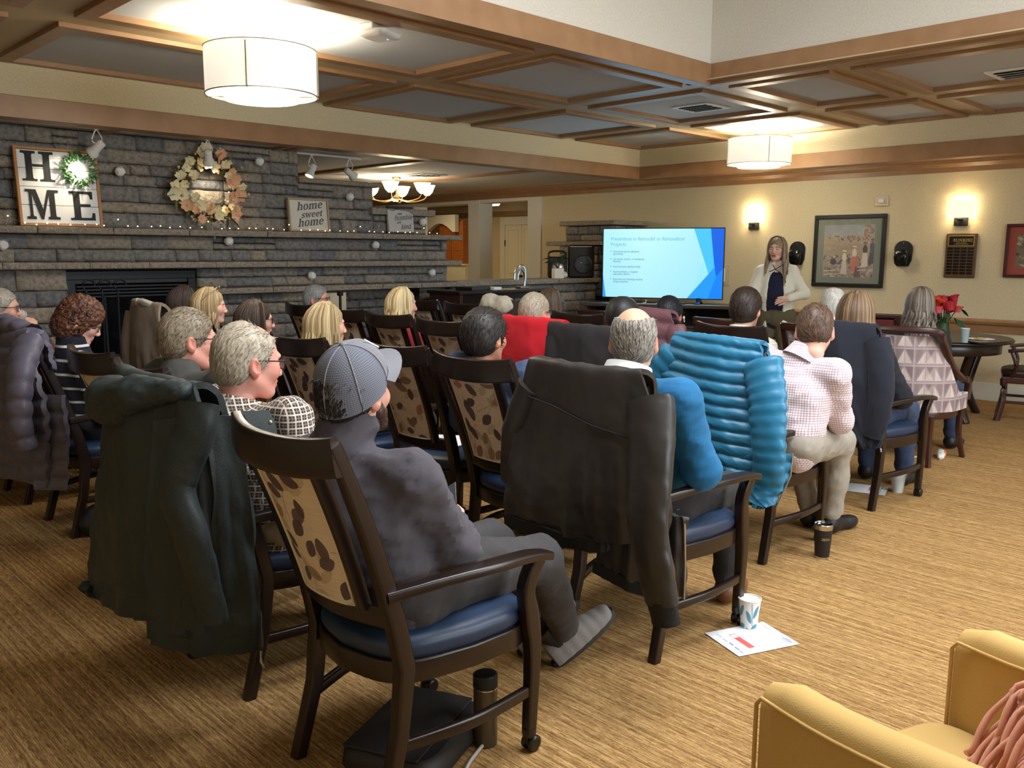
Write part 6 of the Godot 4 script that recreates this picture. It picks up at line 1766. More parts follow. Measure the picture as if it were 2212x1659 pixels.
# ---------------------------------------------------------------- hair: a base volume, streaked, plus separate locks
func hair(n: Node3D, hd: Vector3, HB: Basis, hs: float, o: Dictionary) -> void:
	var style: String = o.get("hair", "short"); var c1: Color = lin(o.get("hc", rgb(70, 50, 38))); var c2: Color = lin(o.get("hc2", o.get("hc", rgb(70, 50, 38)).lightened(0.2)))
	var near: int = o.get("near", 0); var seed_: int = o.get("seed", 1)
	var r := RandomNumberGenerator.new(); r.seed = seed_
	var s := Shape.new()
	var f := Field.new(V(-0.16, -0.17, -0.135), V(0.13, 0.165, 0.135), [0.0075, 0.006, 0.005][near])
	var vol: float = o.get("vol", 0.008)
	var big := style == "curly"
	f.ell(V(-0.012, 0.030, 0), V(0.102 + vol, 0.094 + vol, 0.077 + vol), 0.02)
	f.ell(V(-0.046, -0.022, 0), V(0.062 + vol, 0.074, 0.064 + vol), 0.03)
	if style in ["long", "bob", "curly"]:
		f.ell(V(-0.045, -0.06, 0), V(0.07 + vol, 0.085, 0.075 + vol), 0.04)
		f.ell(V(0.145, -0.07, 0), V(0.095, 0.15, 0.066), 0.015, Basis.IDENTITY, -1.0)
		f.cut(V(0, -0.125, 0), V(0.1, -1, 0), 0.02)
	else:
		var lift: float = o.get("hairline", 0.0)
		f.ell(V(0.110 - lift * 0.4, -0.065 + lift, 0), V(0.085, 0.125, 0.14), 0.012, Basis.IDENTITY, -1.0)
		for k in [-1, 1]: f.ell(V(0.005, -0.045, k * 0.098), V(0.034, 0.046, 0.03), 0.01, Basis.IDENTITY, -1.0)
		f.ell(V(-0.03, -0.145, 0), V(0.13, 0.062, 0.12), 0.012, Basis.IDENTITY, -1.0)
	if o.has("bald"):   # [centre, radii] of the bare crown
		f.ell(o.bald[0], o.bald[1], 0.02, Basis.IDENTITY, -1.0)
	f.net(s)
	for i in s.v.size():
		var p := s.v[i]
		var ang := atan2(p.z, -p.x)
		var u := noise.get_noise_3d(ang * 9.0 + seed_, p.y * (9.0 if style != "short" else 16.0), 3.0)
		var fine := noise.get_noise_3d(ang * 38.0 + seed_, p.y * 14.0, 7.0)
		if big:
			var q := p * 38.0
			s.v[i] += s.n[i] * (noise.get_noise_3dv(q) * 0.013 + 0.004)
			u = noise.get_noise_3dv(q * 1.1)
		elif near > 0 or style == "short": s.v[i] += s.n[i] * (fine * 0.0022 + u * 0.0012)
		else: s.v[i] += s.n[i] * u * 0.004
		var c := c1.lerp(c2, clampf(0.45 + u * 0.6 + fine * 0.9, 0, 1))
		s.c[i] = c
	s.smooth(0, 0)
	if style in ["long", "bob"]:
		var ln: float = o.get("len", 0.30); var count: int = 170 if near > 0 else 110
		for k in count:
			var row := k % 3
			var a := lerpf(-2.55, 2.55, (k + r.randf()) / count) ; var back := cos(a * 0.5)   # a: 0 = back of the head
			var front := absf(a) > 1.75
			var rx := 0.112 + vol - 0.008 * row; var rz := 0.088 + vol - 0.006 * row
			var dir := V(-cos(a), 0, sin(a))
			if front: dir = V(-cos(a) * 0.62, 0, signf(sin(a)) * maxf(absf(sin(a)), 0.92))
			var e := V(dir.x * rx - 0.014, 0, dir.z * rz)
			var l: float = ln * r.randf_range(0.84, 1.04) * (1.0 if not front else o.get("front_len", 1.0))
			var wave: float = o.get("wave", 0.006); var ph := r.randf() * TAU
			var p := PackedVector3Array([V(0.0 + r.randf_range(-0.03, 0.03), 0.127 + vol, signf(sin(a)) * 0.008), V(e.x * 0.62 + 0.008, 0.108 + vol * 0.8, e.z * 0.66), V(e.x * 0.97, 0.045, e.z * 0.98), V(e.x * 1.03, -0.03, e.z * 1.03)])
			var y := -0.03; var flare: float = o.get("flare", 0.10)
			while y > -l:
				y -= 0.045
				var t := (y + 0.03) / -0.3
				p.append(V(e.x * (1.03 + flare * t) + wave * sin(ph + y * 40.0), maxf(y, -l), e.z * (1.03 + flare * t) + wave * cos(ph + y * 34.0)))
			var hw := []
			for i in p.size():
				var t := float(i) / (p.size() - 1)
				hw.append(Vector2(1, 0.55) * (0.011 if near > 0 else 0.014) * (0.55 + 0.45 * sin(PI * clampf(t * 1.05, 0.12, 1))) * (1.0 - 0.6 * pow(t, 4)))
			s.col = c1.lerp(c2, clampf(r.randf() * 1.1 - 0.05, 0, 1))
			s.sweep(curve(p, 2), stretch(hw, (p.size() - 1) * 2 + 1), 5, 2.0, V(e.x, 0.06, e.z), false)
	elif style == "short" and near > 0:
		var total := s.v.size(); var want := 1100 if near == 2 else 420
		for k in want:
			var i := r.randi() % total; var p0 := s.v[i]; var nn := s.n[i]
			if nn.dot(p0 - V(-0.012, 0.02, 0)) < 0.03: continue
			var flow := V(-0.75, -0.9, 0) if p0.y < 0.085 else V(-1.0, -0.15, 0.35 * signf(p0.z))
			if p0.x > 0.03: flow = V(-0.3, -0.1, signf(p0.z + 0.02))
			flow += V(r.randf_range(-0.3, 0.3), r.randf_range(-0.25, 0.25), r.randf_range(-0.3, 0.3))
			flow = (flow - nn * flow.dot(nn)).normalized()
			var l := r.randf_range(0.016, 0.030) * (1.0 + 12.0 * vol)
			s.col = c1.lerp(c2, clampf(r.randf() * 1.15 - 0.05, 0, 1))
			s.sweep(PackedVector3Array([p0 - nn * 0.002 - flow * l * 0.4, p0 + nn * 0.0014, p0 + flow * l - nn * 0.003]), [Vector2(0.0012, 0.0008), Vector2(0.0021, 0.0013), Vector2(0.0005, 0.0004)], 3, 2.0, nn, false)
	elif big:
		for k in 130:
			var d := V(r.randf_range(-1, 1), r.randf_range(-0.8, 1), r.randf_range(-1, 1)).normalized()
			if d.x > 0.45 and d.y < 0.55: continue
			var mid := V(-0.016, 0.012, 0) + d * V(0.106 + vol, 0.104 + vol, 0.086 + vol)
			var p := PackedVector3Array(); var t1 := d.cross(V(0.3, 1, 0.2)).normalized(); var t2 := d.cross(t1)
			for i in 9: p.append(mid + (t1 * cos(i * 0.9 + k) + t2 * sin(i * 0.9 + k)) * 0.012 + V(0, -0.004 * i, 0) + d * 0.003)
			s.col = c1.lerp(c2, r.randf())
			s.tube(p, 0.0048, 5)
	s.col = Color.WHITE
	put("hair", s, M.hair, n, Transform3D(HB.scaled_local(V(hs, hs, hs)), hd))

func stretch(a: Array, n: int) -> Array:
	var out := []
	for i in n:
		var t := float(i) / (n - 1) * (a.size() - 1); var k := mini(int(t), a.size() - 2)
		out.append(a[k].lerp(a[k + 1], t - k))
	return out

func plain(key: String, c: Color, rim := 0.15, tx = null, tri := 1.0) -> Material:
	var opt := {"rim": rim, "bump": M.get("weave_tex"), "bs": 0.25, "tri": V(7, 7, 7)}
	if tx != null: opt = {"rim": rim, "tex": tx, "tri": V(tri, tri, tri), "sharp": 10.0}
	return mat(key, c, 0.9, opt)

func people() -> void:
	make_head()
	M["weave_tex"] = bump(0.15, 2.0)
	var dark_t := plain("trousers_dark", rgb(44, 42, 44)); var jeans := plain("jeans", rgb(52, 66, 94)); var khaki := plain("khaki", rgb(176, 164, 140))
	var pale := rgb(226, 176, 156); var ruddy := rgb(224, 160, 142); var tanned := rgb(196, 142, 112)
	# the man in the cap
	var check := checks(64, rgb(74, 60, 54), [[0.0, 0.22, Color(0.90, 0.86, 0.80, 0.92)], [0.58, 0.08, Color(0.84, 0.78, 0.70, 0.6)]])
	var p1 := person("man in grey-blue mesh-back cap and charcoal fleece looking at his phone, nearest the camera", {"near": 2, "at": [1.40, -1.93], "head": [1.305, 1.105, -1.93], "bald": [V(0.0, 0.115, 0), V(0.14, 0.10, 0.12)], "hy": 16, "hp": -3, "hs": 0.98, "skin": pale, "hair": "short", "hc": rgb(30, 24, 22), "hc2": rgb(52, 42, 36), "hairline": 0.02,
		"top": plain("fleece_charcoal", rgb(70, 66, 72), 0.5), "top_name": "fleece", "collar": "fleece", "bulk": 1.08, "folds": 0.014, "legs": plain("trousers_charcoal", rgb(60, 57, 57)), "bare_feet": true,
		"shr": V(1.36, 0.885, -1.755), "shl": V(1.29, 0.885, -2.10), "elr": V(1.50, 0.665, -1.745), "wrr": V(1.71, 0.63, -1.985), "ell": V(1.46, 0.68, -2.19), "wrl": V(1.70, 0.62, -2.16), "hand_r": "grip", "hand_l": "grip", "fingers_r": V(0.55, 0.35, -0.72), "palm_r": V(0.35, 0.6, 0.7), "fingers_l": V(0.8, 0.2, 0.45),
		"knr": V(1.93, 0.505, -1.84), "knl": V(1.92, 0.51, -2.05), "anr": V(2.20, 0.14, -1.965), "anl": V(2.17, 0.12, -2.10), "tor": V(2.38, 0.2, -1.90), "tol": V(2.36, 0.18, -2.06)})
	cap_and_beard(p1, V(1.305 - 1.40, 1.105, 0.0), yaw(16) * Basis(V(0, 0, 1), deg_to_rad(3)), 0.98)
	for q in [[V(2.185, 0.0, -1.985), V(2.40, 0.16, -1.905), "right"], [V(2.155, 0.0, -2.13), V(2.36, 0.15, -2.06), "left"]]: slipper(p1, q[0] - V(1.40, 0, -1.93), q[1] - V(1.40, 0, -1.93))
	var ph := thing("phone", "dark smartphone with lit screen in the hand of the man in the cap", "phone", V(1.775, 0.678, -2.105))
	ph.transform.basis = Basis(V(0.62, 0.22, -0.75).normalized(), V(-0.55, 0.80, -0.22).normalized(), V(0.62, 0.22, -0.75).normalized().cross(V(-0.55, 0.80, -0.22).normalized())).orthonormalized()
	put("case", bx(V(-0.075, -0.004, -0.037), V(0.075, 0.004, 0.037), 0.004), M.black_gloss, ph)
	var pim := Image.create(96, 48, false, Image.FORMAT_RGB8); pim.fill(rgb(70, 74, 84)); pim.fill_rect(Rect2i(4, 6, 40, 36), rgb(120, 150, 210)); pim.fill_rect(Rect2i(46, 14, 20, 20), rgb(96, 110, 150)); pim.fill_rect(Rect2i(14, 18, 14, 10), rgb(190, 206, 236))
	var psc := Shape.new(); psc.skin([pts([[-0.07, 0.0045, -0.033], [0.07, 0.0045, -0.033]]), pts([[-0.07, 0.0045, 0.033], [0.07, 0.0045, 0.033]])])
	put("screen", psc, mat("phone_screen", Color(0.02, 0.02, 0.02), 0.15, {"glow": Color(1, 1, 1), "glowtex": tex(pim), "ge": 0.5}), ph)
	# second seat: man in the check shirt
	var chk := plain("check_brown", Color(1, 1, 1), 0.1, tex(check), 46.0)
	person("older man with glasses and thin grey hair in a brown and cream check shirt", {"near": 2, "at": [1.46, -2.72], "head": [1.40, 1.105, -2.69], "hy": -3, "hp": 4, "hs": 1.03, "skin": ruddy, "hc": rgb(150, 138, 122), "hc2": rgb(206, 192, 168), "hairline": 0.018, "bald": [V(0.045, 0.11, 0), V(0.055, 0.03, 0.045)], "top": chk, "collar_mat": chk, "legs": khaki, "glasses": true, "shr": V(1.44, 0.93, -2.50), "shl": V(1.40, 0.93, -2.90)})
	person("man with grey-brown hair and thin glasses in a dark grey zip jacket", {"near": 2, "at": [1.60, -3.38], "head": [1.53, 1.115, -3.43], "hy": -8, "hp": 2, "skin": ruddy, "hc": rgb(98, 84, 66), "hc2": rgb(168, 152, 128), "top": plain("jacket_grey", rgb(78, 76, 72), 0.2), "top_name": "jacket", "collar": "stand", "bulk": 1.12, "legs": dark_t, "glasses": true, "shr": V(1.56, 0.96, -3.17), "shl": V(1.49, 0.95, -3.60)})
	var sim := Image.create(64, 64, false, Image.FORMAT_RGB8); sim.fill(rgb(22, 24, 36)); sim.fill_rect(Rect2i(0, 20, 64, 12), rgb(228, 226, 222))
	var stri := plain("stripe_navy", Color(1, 1, 1), 0.1, tex(sim), 14.0)
	person("woman with short curly auburn hair and glasses in a navy striped top looking down", {"near": 2, "at": [1.64, -4.93], "head": [1.62, 1.10, -4.95], "hy": -22, "hp": 26, "hs": 0.96, "w": 0.9, "skin": pale, "hair": "curly", "hc": rgb(62, 34, 24), "hc2": rgb(122, 76, 52), "vol": 0.016, "top": stri, "collar": "stand", "legs": dark_t, "glasses": true})
	person("man at the left edge of the photo with his hand raised to his chin", {"near": 1, "at": [1.62, -5.98], "head": [1.575, 1.105, -6.28], "hy": -25, "hs": 1.0, "skin": pale, "hc": rgb(150, 140, 128), "hc2": rgb(180, 172, 160), "top": plain("sweater_maroon", rgb(96, 40, 44)), "legs": dark_t, "glasses": true, "elr": V(1.84, 0.70, -5.98), "wrr": V(1.72, 0.93, -6.10), "fingers_r": V(-0.15, 0.95, -0.2), "hand_r": "clasp"})
	person("woman with long straight dark hair in front of the firebox", {"near": 1, "at": [2.80, -6.12], "head": [2.72, 1.10, -6.13], "hy": -12, "hs": 0.95, "w": 0.9, "skin": pale, "hair": "long", "len": 0.40, "hc": rgb(36, 26, 24), "hc2": rgb(66, 50, 42), "top": plain("top_black", rgb(28, 28, 32)), "legs": dark_t, "seed": 2})
	var p7 := person("blonde woman with glasses pushed up on her head seen in profile", {"near": 1, "at": [2.72, -5.5], "head": [2.62, 1.11, -5.53], "hy": -30, "hs": 0.93, "w": 0.88, "skin": pale, "hair": "bob", "len": 0.16, "hc": rgb(136, 108, 72), "hc2": rgb(214, 190, 146), "top": plain("top_grey", rgb(120, 116, 116)), "legs": dark_t, "seed": 3})
	var gl := Shape.new()
	for k in [-1, 1]:
		var ring := PackedVector3Array()
		for i in 13: ring.append(V(0.055 + 0.012 * cos(TAU * i / 12.0), 0.125 + 0.014 * sin(TAU * i / 12.0), k * 0.034 + 0.024 * cos(TAU * i / 12.0)))
		gl.tube(ring, 0.0025, 6); gl.tube(PackedVector3Array([V(0.055, 0.125, k * 0.06), V(0.0, 0.09, k * 0.09), V(-0.05, 0.03, k * 0.088)]), 0.0025, 6)
	put("glasses", gl, M.nickel, p7, Transform3D(yaw(-30), V(2.62 - 2.72, 1.11, -0.03)))
	person("woman with straight dark brown hair and black glasses seen in profile", {"near": 1, "at": [2.66, -4.82], "head": [2.60, 1.055, -4.88], "hy": -24, "hs": 0.95, "w": 0.9, "skin": pale, "hair": "long", "len": 0.27, "hc": rgb(48, 36, 30), "hc2": rgb(84, 64, 52), "top": plain("top_slate", rgb(88, 86, 92)), "legs": dark_t, "glasses": true, "seed": 4})
	person("grey-haired man with glasses in profile nearest the stone wall", {"near": 1, "at": [4.14, -6.5], "head": [4.10, 1.06, -6.6], "hy": -46, "hp": -4, "skin": ruddy, "hc": rgb(112, 112, 114), "hc2": rgb(166, 166, 166), "top": plain("top_dark_grey", rgb(56, 56, 62)), "legs": dark_t, "glasses": true, "collar": "stand"})
	person("blonde woman with straight chin-length bob seen from behind", {"near": 2, "at": [2.70, -4.05], "head": [2.66, 1.065, -4.19], "hy": -18, "hs": 0.96, "w": 0.9, "skin": pale, "hair": "bob", "len": 0.235, "hc": rgb(140, 112, 72), "hc2": rgb(222, 198, 148), "flare": 0.2, "top": plain("top_black2", rgb(30, 28, 32)), "legs": dark_t, "seed": 5, "neck": V(2.62, 0.88, -4.10)})
	person("blonde woman in a dark red jacket and light trousers", {"near": 1, "at": [4.02, -5.08], "head": [3.96, 1.085, -5.20], "hy": -20, "hs": 0.96, "w": 0.95, "skin": pale, "hair": "bob", "len": 0.27, "hc": rgb(150, 124, 84), "hc2": rgb(236, 216, 168), "wave": 0.012, "top": plain("jacket_red", rgb(150, 38, 46)), "top_name": "jacket", "bulk": 1.1, "legs": plain("trousers_cream", rgb(202, 194, 172)), "seed": 6, "collar": "stand"})
	person("man with thick black hair in a navy shirt, in the middle of the rows", {"near": 2, "at": [2.76, -2.80], "head": [2.68, 1.09, -2.905], "hy": 8, "skin": tanned, "hc": rgb(20, 17, 16), "hc2": rgb(58, 50, 46), "vol": 0.016, "top": plain("shirt_navy", rgb(62, 76, 108)), "collar_mat": M.shirt_navy, "legs": dark_t, "collar_r": 0.066, "shr": V(2.70, 0.93, -2.66), "shl": V(2.64, 0.94, -3.04)})
	person("grey-haired man with glasses sitting behind the bright red jacket", {"near": 1, "at": [4.0, -3.66], "head": [3.93, 1.095, -3.80], "hy": 6, "skin": ruddy, "hc": rgb(140, 126, 106), "hc2": rgb(190, 178, 158), "top": plain("sweater_black", rgb(34, 32, 36)), "legs": dark_t, "glasses": true})
	person("woman with long brown hair and glasses in front of the mahogany desk", {"near": 1, "at": [5.14, -4.82], "head": [5.10, 1.06, -4.76], "hy": -8, "hs": 0.95, "w": 0.88, "skin": pale, "hair": "long", "len": 0.44, "hc": rgb(62, 46, 36), "hc2": rgb(106, 84, 66), "top": plain("top_black3", rgb(34, 32, 32)), "legs": dark_t, "glasses": true, "seed": 7})
	var wc := mat("collar_white", rgb(232, 232, 228), 0.8)
	person("balding man with grey fringe in a bright blue sweater over a white collar", {"near": 2, "at": [2.68, -1.98], "head": [2.60, 1.145, -2.0], "hy": 36, "ty": 14, "hs": 1.0, "skin": rgb(226, 172, 140), "hc": rgb(104, 96, 86), "hc2": rgb(178, 170, 160), "bald": [V(0.02, 0.132, 0), V(0.138, 0.085, 0.071)], "top": plain("sweater_blue", rgb(22, 100, 148), 0.3), "top_name": "sweater", "collar_mat": wc, "collar_r": 0.074, "bulk": 1.12, "legs": dark_t, "shoes": mat("shoe_brown", rgb(112, 70, 44), 0.5), "shr": V(2.56, 0.95, -1.76), "shl": V(2.52, 0.97, -2.20), "elr": V(2.63, 0.69, -1.70), "wrr": V(2.86, 0.66, -1.84), "neck": V(2.545, 0.985, -1.99), "knr": V(3.10, 0.50, -1.88), "anr": V(3.13, 0.09, -1.88)})
	var p16 := person("person in a black cap with a white panel, behind the balding man", {"near": 1, "at": [3.84, -2.98], "head": [3.77, 1.085, -2.98], "hy": 34, "hs": 1.0, "skin": tanned, "hc": rgb(58, 44, 36), "hc2": rgb(110, 90, 70), "top": plain("hoodie_grey", rgb(168, 164, 158)), "top_name": "hoodie", "legs": dark_t, "collar": "stand"})
	simple_cap(p16, V(-0.07, 1.085, 0), yaw(34), M.black, M.paper_white)
	var p17 := person("person with smooth black hair and white earbud wearing the mauve puffer jacket's row seat", {"near": 1, "at": [5.02, -3.5], "head": [4.97, 1.05, -3.52], "hy": 12, "hs": 0.98, "skin": tanned, "hc": rgb(14, 14, 20), "hc2": rgb(32, 34, 46), "vol": 0.014, "top": plain("blouse_dark", rgb(54, 56, 66)), "legs": dark_t})
	p17.set_meta("label", "person with smooth black hair and a white earbud above the mauve puffer jacket")
	var eb := Shape.new(); eb.ball(V(0, 0, 0), V(0.008, 0.012, 0.008), 8); eb.tube(PackedVector3Array([V(0, 0, 0), V(0.004, -0.03, 0.002)]), 0.004)
	put("earbud", eb, M.white_plastic, p17, at(V(-0.05, 1.05, 0) + yaw(12) * V(0.0, -0.015, 0.088)))
	var plaid := plain("plaid_white", Color(1, 1, 1), 0.1, tex(checks(64, rgb(222, 218, 204), [[0.1, 0.08, Color(0.55, 0.52, 0.44, 0.5)], [0.6, 0.16, Color(0.72, 0.70, 0.62, 0.5)]])), 24.0)
	person("man with thick dark brown hair in a white plaid shirt in front of the presenter", {"near": 1, "at": [5.0, -2.9], "head": [4.97, 1.12, -2.93], "hy": 8, "hs": 1.03, "skin": pale, "hc": rgb(26, 18, 15), "hc2": rgb(62, 46, 38), "vol": 0.017, "top": plaid, "collar_mat": plaid, "legs": dark_t})
	person("bald man with white fringe in the front row right of the presenter", {"near": 1, "at": [6.36, -3.02], "head": [6.32, 1.10, -3.0], "hy": 30, "skin": ruddy, "hc": rgb(186, 182, 172), "hc2": rgb(224, 220, 212), "bald": [V(0.0, 0.135, 0), V(0.06, 0.05, 0.05)], "top": plain("shirt_pale", rgb(206, 202, 190)), "collar_mat": wc, "legs": khaki})
	var gingham := plain("check_pink", Color(1, 1, 1), 0.1, tex(checks(48, rgb(238, 234, 236), [[0.1, 0.30, Color(0.62, 0.42, 0.50, 0.55)]])), 84.0)
	person("man with short brown hair leaning forward in a pink and white check shirt", {"near": 2, "at": [3.90, -2.06], "head": [4.02, 1.10, -1.99], "hy": 24, "hp": 16, "ty": -6, "hs": 1.0, "skin": pale, "hc": rgb(62, 44, 34), "hc2": rgb(112, 84, 64), "top": gingham, "collar_mat": gingham, "legs": plain("trousers_stone", rgb(158, 150, 138)), "neck": V(3.95, 0.945, -2.02), "shr": V(3.95, 0.91, -1.84), "shl": V(3.93, 0.95, -2.22), "elr": V(4.08, 0.66, -1.86), "wrr": V(4.27, 0.60, -2.02), "ell": V(4.10, 0.66, -2.24), "wrl": V(4.27, 0.60, -2.10), "hand_r": "clasp", "hand_l": "clasp", "knr": V(4.30, 0.51, -1.96), "knl": V(4.30, 0.51, -2.22), "anr": V(4.34, 0.09, -2.0), "tor": V(4.50, 0.035, -1.97)})
	person("woman with shoulder-length light brown bob in a black top, right of the pink check shirt", {"near": 2, "at": [5.14, -2.24], "head": [5.07, 1.115, -2.26], "hy": 14, "hs": 0.98, "w": 1.0, "bulk": 1.12, "skin": pale, "hair": "bob", "len": 0.20, "hc": rgb(84, 64, 46), "hc2": rgb(150, 122, 88), "flare": 0.35, "vol": 0.016, "wave": 0.01, "top": plain("top_black4", rgb(22, 24, 32)), "legs": jeans, "seed": 8, "elr": V(5.14, 0.64, -1.99)})
	person("woman with very long grey-brown wavy hair in the patterned armchair", {"near": 2, "at": [6.50, -2.42], "head": [6.45, 1.11, -2.41], "hy": 16, "hs": 0.97, "w": 0.95, "skin": pale, "hair": "long", "len": 0.58, "hc": rgb(62, 54, 48), "hc2": rgb(136, 124, 110), "wave": 0.014, "flare": 0.22, "top": plain("top_black5", rgb(24, 25, 28)), "legs": jeans, "seed": 9})
	# presenter
	var cream := plain("cardigan_cream", rgb(226, 222, 204), 0.3)
	var pr := person("presenter with long ash-blonde hair in cream cardigan and navy blouse standing beside the television", {"near": 2, "at": [8.10, -4.44], "head": [8.08, 1.515, -4.445], "hy": 190, "ty": 204, "hp": 0, "hs": 0.95, "w": 0.86, "skin": rgb(226, 182, 162), "hair": "long", "len": 0.40, "front_len": 0.96, "hc": rgb(112, 92, 70), "hc2": rgb(176, 154, 124), "flare": 0.26, "wave": 0.008, "top": cream, "top_name": "cardigan", "folds": 0.005, "bulk": 0.96, "hem": V(0, 0.80, 0), "face": true, "open_front": plain("blouse_navy", rgb(22, 26, 52)), "legs": plain("trousers_olive", rgb(92, 82, 58)),
		"pel": V(0, 0.84, 0), "knl": V(8.10, 0, -4.44) + yaw(204) * V(0.02, 0.47, -0.10), "knr": V(8.10, 0, -4.44) + yaw(204) * V(0.0, 0.47, 0.10), "anl": V(8.10, 0, -4.44) + yaw(204) * V(0, 0.09, -0.11), "anr": V(8.10, 0, -4.44) + yaw(204) * V(0, 0.09, 0.11),
		"ell": V(8.22, 1.075, -4.20), "wrl": V(7.96, 1.035, -4.225), "fingers_l": V(-0.80, -0.14, -0.45), "palm_l": V(0.25, 0.35, -0.9), "hand_l": "open", "elr": V(7.95, 1.07, -4.64), "wrr": V(7.80, 0.93, -4.56)})
	var kn := Shape.new(); kn.tube(PackedVector3Array([V(-0.10, 1.36, 0.0), V(-0.135, 1.315, 0.045), V(-0.125, 1.29, 0.09)]), 0.004); kn.tube(PackedVector3Array([V(-0.06, 1.36, 0.09), V(-0.13, 1.315, 0.045), V(-0.15, 1.29, -0.01)]), 0.004)
	put("neck_strap", kn, M.blouse_navy, pr)

func cap_and_beard(n: Node3D, hd: Vector3, HB: Basis, hs: float) -> void:
	var xf := Transform3D((HB * Basis(V(0, 0, 1), deg_to_rad(17)) * Basis(V(1, 0, 0), deg_to_rad(4))).scaled_local(V(1, 1, 1) * hs * 0.99), hd)
	var xb := Transform3D(HB.scaled_local(V(hs, hs, hs)), hd)
	var grey := plain("cap_grey", rgb(120, 120, 126), 0.3); var mesh_blue := mat("cap_mesh", rgb(126, 129, 140), 0.85, {"tex": tex(checks(32, rgb(255, 255, 255), [[0.0, 0.35, Color(0.62, 0.62, 0.66, 0.7)]])), "tri": V(190, 190, 190)})
	var dome := func(a0: float, a1: float, steps: int) -> Array:
		var rows := []
		for i in 12:
			var b := PI / 2 * i / 11.0; var row := PackedVector3Array()
			for j in steps + 1:
				var a := lerpf(a0, a1, float(j) / steps)
				var low := 0.028 + 0.020 * cos(a) - (0.03 if absf(a) > 1.4 else 0.03 * smoothstep(0.9, 1.4, absf(a))) * 1.0
				row.append(V(-0.008 + 0.116 * sin(b) * cos(a), low + (0.143 - low) * pow(cos(b), 0.85), 0.097 * sin(b) * sin(a)))
			rows.append(row)
		return rows
	var fr := Shape.new(); fr.sheet(dome.call(-1.15, 1.15, 20), 0.003, true)
	put("cap_front", fr, grey, n, xf)
	var bk := Shape.new(); bk.sheet(dome.call(1.15, TAU - 1.15, 36), 0.003, true)
	put("cap_mesh_back", bk, mesh_blue, n, xf)
	var br := Shape.new(); var rows := []
	for i in 7:
		var t := i / 6.0; var row := PackedVector3Array()
		for j in 15:
			var a := lerpf(-1.22, 1.22, j / 14.0)
			row.append(V(-0.008 + 0.116 * cos(a) + t * 0.082 * pow(maxf(cos(a * 1.12), 0), 0.6), 0.040 + 0.004 * cos(a) - 0.010 * t - 0.05 * pow(a / 1.22, 2) * (0.25 + 0.25 * t), 0.096 * sin(a) * (1 + 0.02 * t)))
		rows.append(row)
	br.sheet(rows, 0.004, false)
	put("cap_brim", br, grey, n, xf)
	var bt := Shape.new(); bt.ball(V(-0.008, 0.144, 0), V(0.009, 0.006, 0.009), 10); put("cap_button", bt, grey, n, xf)
	for a in [1.15, -1.15, 2.15, -2.15, 0.0, PI]:
		var p := PackedVector3Array(); var d: Array = dome.call(a, a + 0.01, 1)
		for i in 12: p.append(d[i][0] + V(cos(a), 0.3, sin(a)) * 0.001)
		var sm := Shape.new(); sm.tube(p, 0.0018, 5)
		put("cap_seam", sm, mat("cap_thread", rgb(140, 142, 150), 0.9) if not M.has("cap_thread") else M.cap_thread, n, xf)
	var tag_ := Shape.new(); tag_.tube(PackedVector3Array([V(0.048, 0.136, 0.030), V(0.084, 0.098, 0.044)]), 0.0025, 5); put("cap_tag", tag_, M.paper_white, n, xf)
	# beard along the jaw
	var f := Field.new(V(-0.06, -0.15, -0.1), V(0.13, 0.02, 0.1), 0.005)
	for s in [-1.0, 1.0]:
		f.cap(V(0.008, 0.0, s * 0.068), V(0.018, -0.055, s * 0.060), 0.010, 0.018, 0.015); f.cap(V(0.03, -0.05, s * 0.052), V(0.06, -0.07, s * 0.040), 0.016, 0.016, 0.015); f.cap(V(0.015, -0.055, s * 0.064), V(0.062, -0.100, s * 0.028), 0.016, 0.022, 0.015)
		f.cap(V(0.062, -0.100, s * 0.028), V(0.080, -0.108, 0), 0.022, 0.022, 0.015); f.cap(V(0.096, -0.056, 0.0), V(0.086, -0.070, s * 0.028), 0.007, 0.008, 0.01); f.cap(V(0.086, -0.070, s * 0.028), V(0.075, -0.1, s * 0.025), 0.009, 0.016, 0.015)
	var s := Shape.new(); f.net(s)
	for i in s.v.size():
		var k := noise.get_noise_3dv(s.v[i] * 160.0); s.v[i] += s.n[i] * k * 0.003; s.c[i] = lin(rgb(46, 32, 26)).lerp(lin(rgb(92, 66, 50)), clampf(0.4 + k, 0, 1))
	s.smooth(0, 0)
	put("beard", s, M.hair, n, xb)

func simple_cap(n: Node3D, hd: Vector3, HB: Basis, a: Material, b: Material) -> void:
	var xf := Transform3D(HB, hd)
	var s := Shape.new(); s.lathe(PackedVector2Array([Vector2(0.112, 0.0), Vector2(0.114, 0.04), Vector2(0.104, 0.09), Vector2(0.075, 0.128), Vector2(0.03, 0.146), Vector2(0.002, 0.148)]), Transform3D(Basis.from_scale(V(1.03, 1, 0.86)), V(-0.01, 0.005, 0)), 28, false)
	put("cap_crown", s, a, n, xf)
	var w := Shape.new(); var rows := []
	for i in 6:
		var row := PackedVector3Array(); var e := 0.4 + i * 0.2
		for j in 9:
			var t := lerpf(-0.75, 0.75, j / 8.0)
			row.append(V(-0.01 + 0.119 * cos(e) * cos(t), 0.01 + 0.142 * sin(e), 0.104 * cos(e) * sin(t)))
		rows.append(row)
	w.sheet(rows, 0.003, true); put("cap_front_panel", w, b, n, xf)
	var br := Shape.new(); rows = []
	for i in 5:
		var row := PackedVector3Array()
		for j in 9:
			var t := lerpf(-1.1, 1.1, j / 8.0)
			row.append(V(-0.01 + 0.114 * cos(t) + i * 0.02 * maxf(cos(t), 0.0), 0.012 - 0.003 * i - 0.02 * t * t * 0.5, 0.096 * sin(t)))
		rows.append(row)
	br.sheet(rows, 0.004); put("cap_brim", br, a, n, xf)

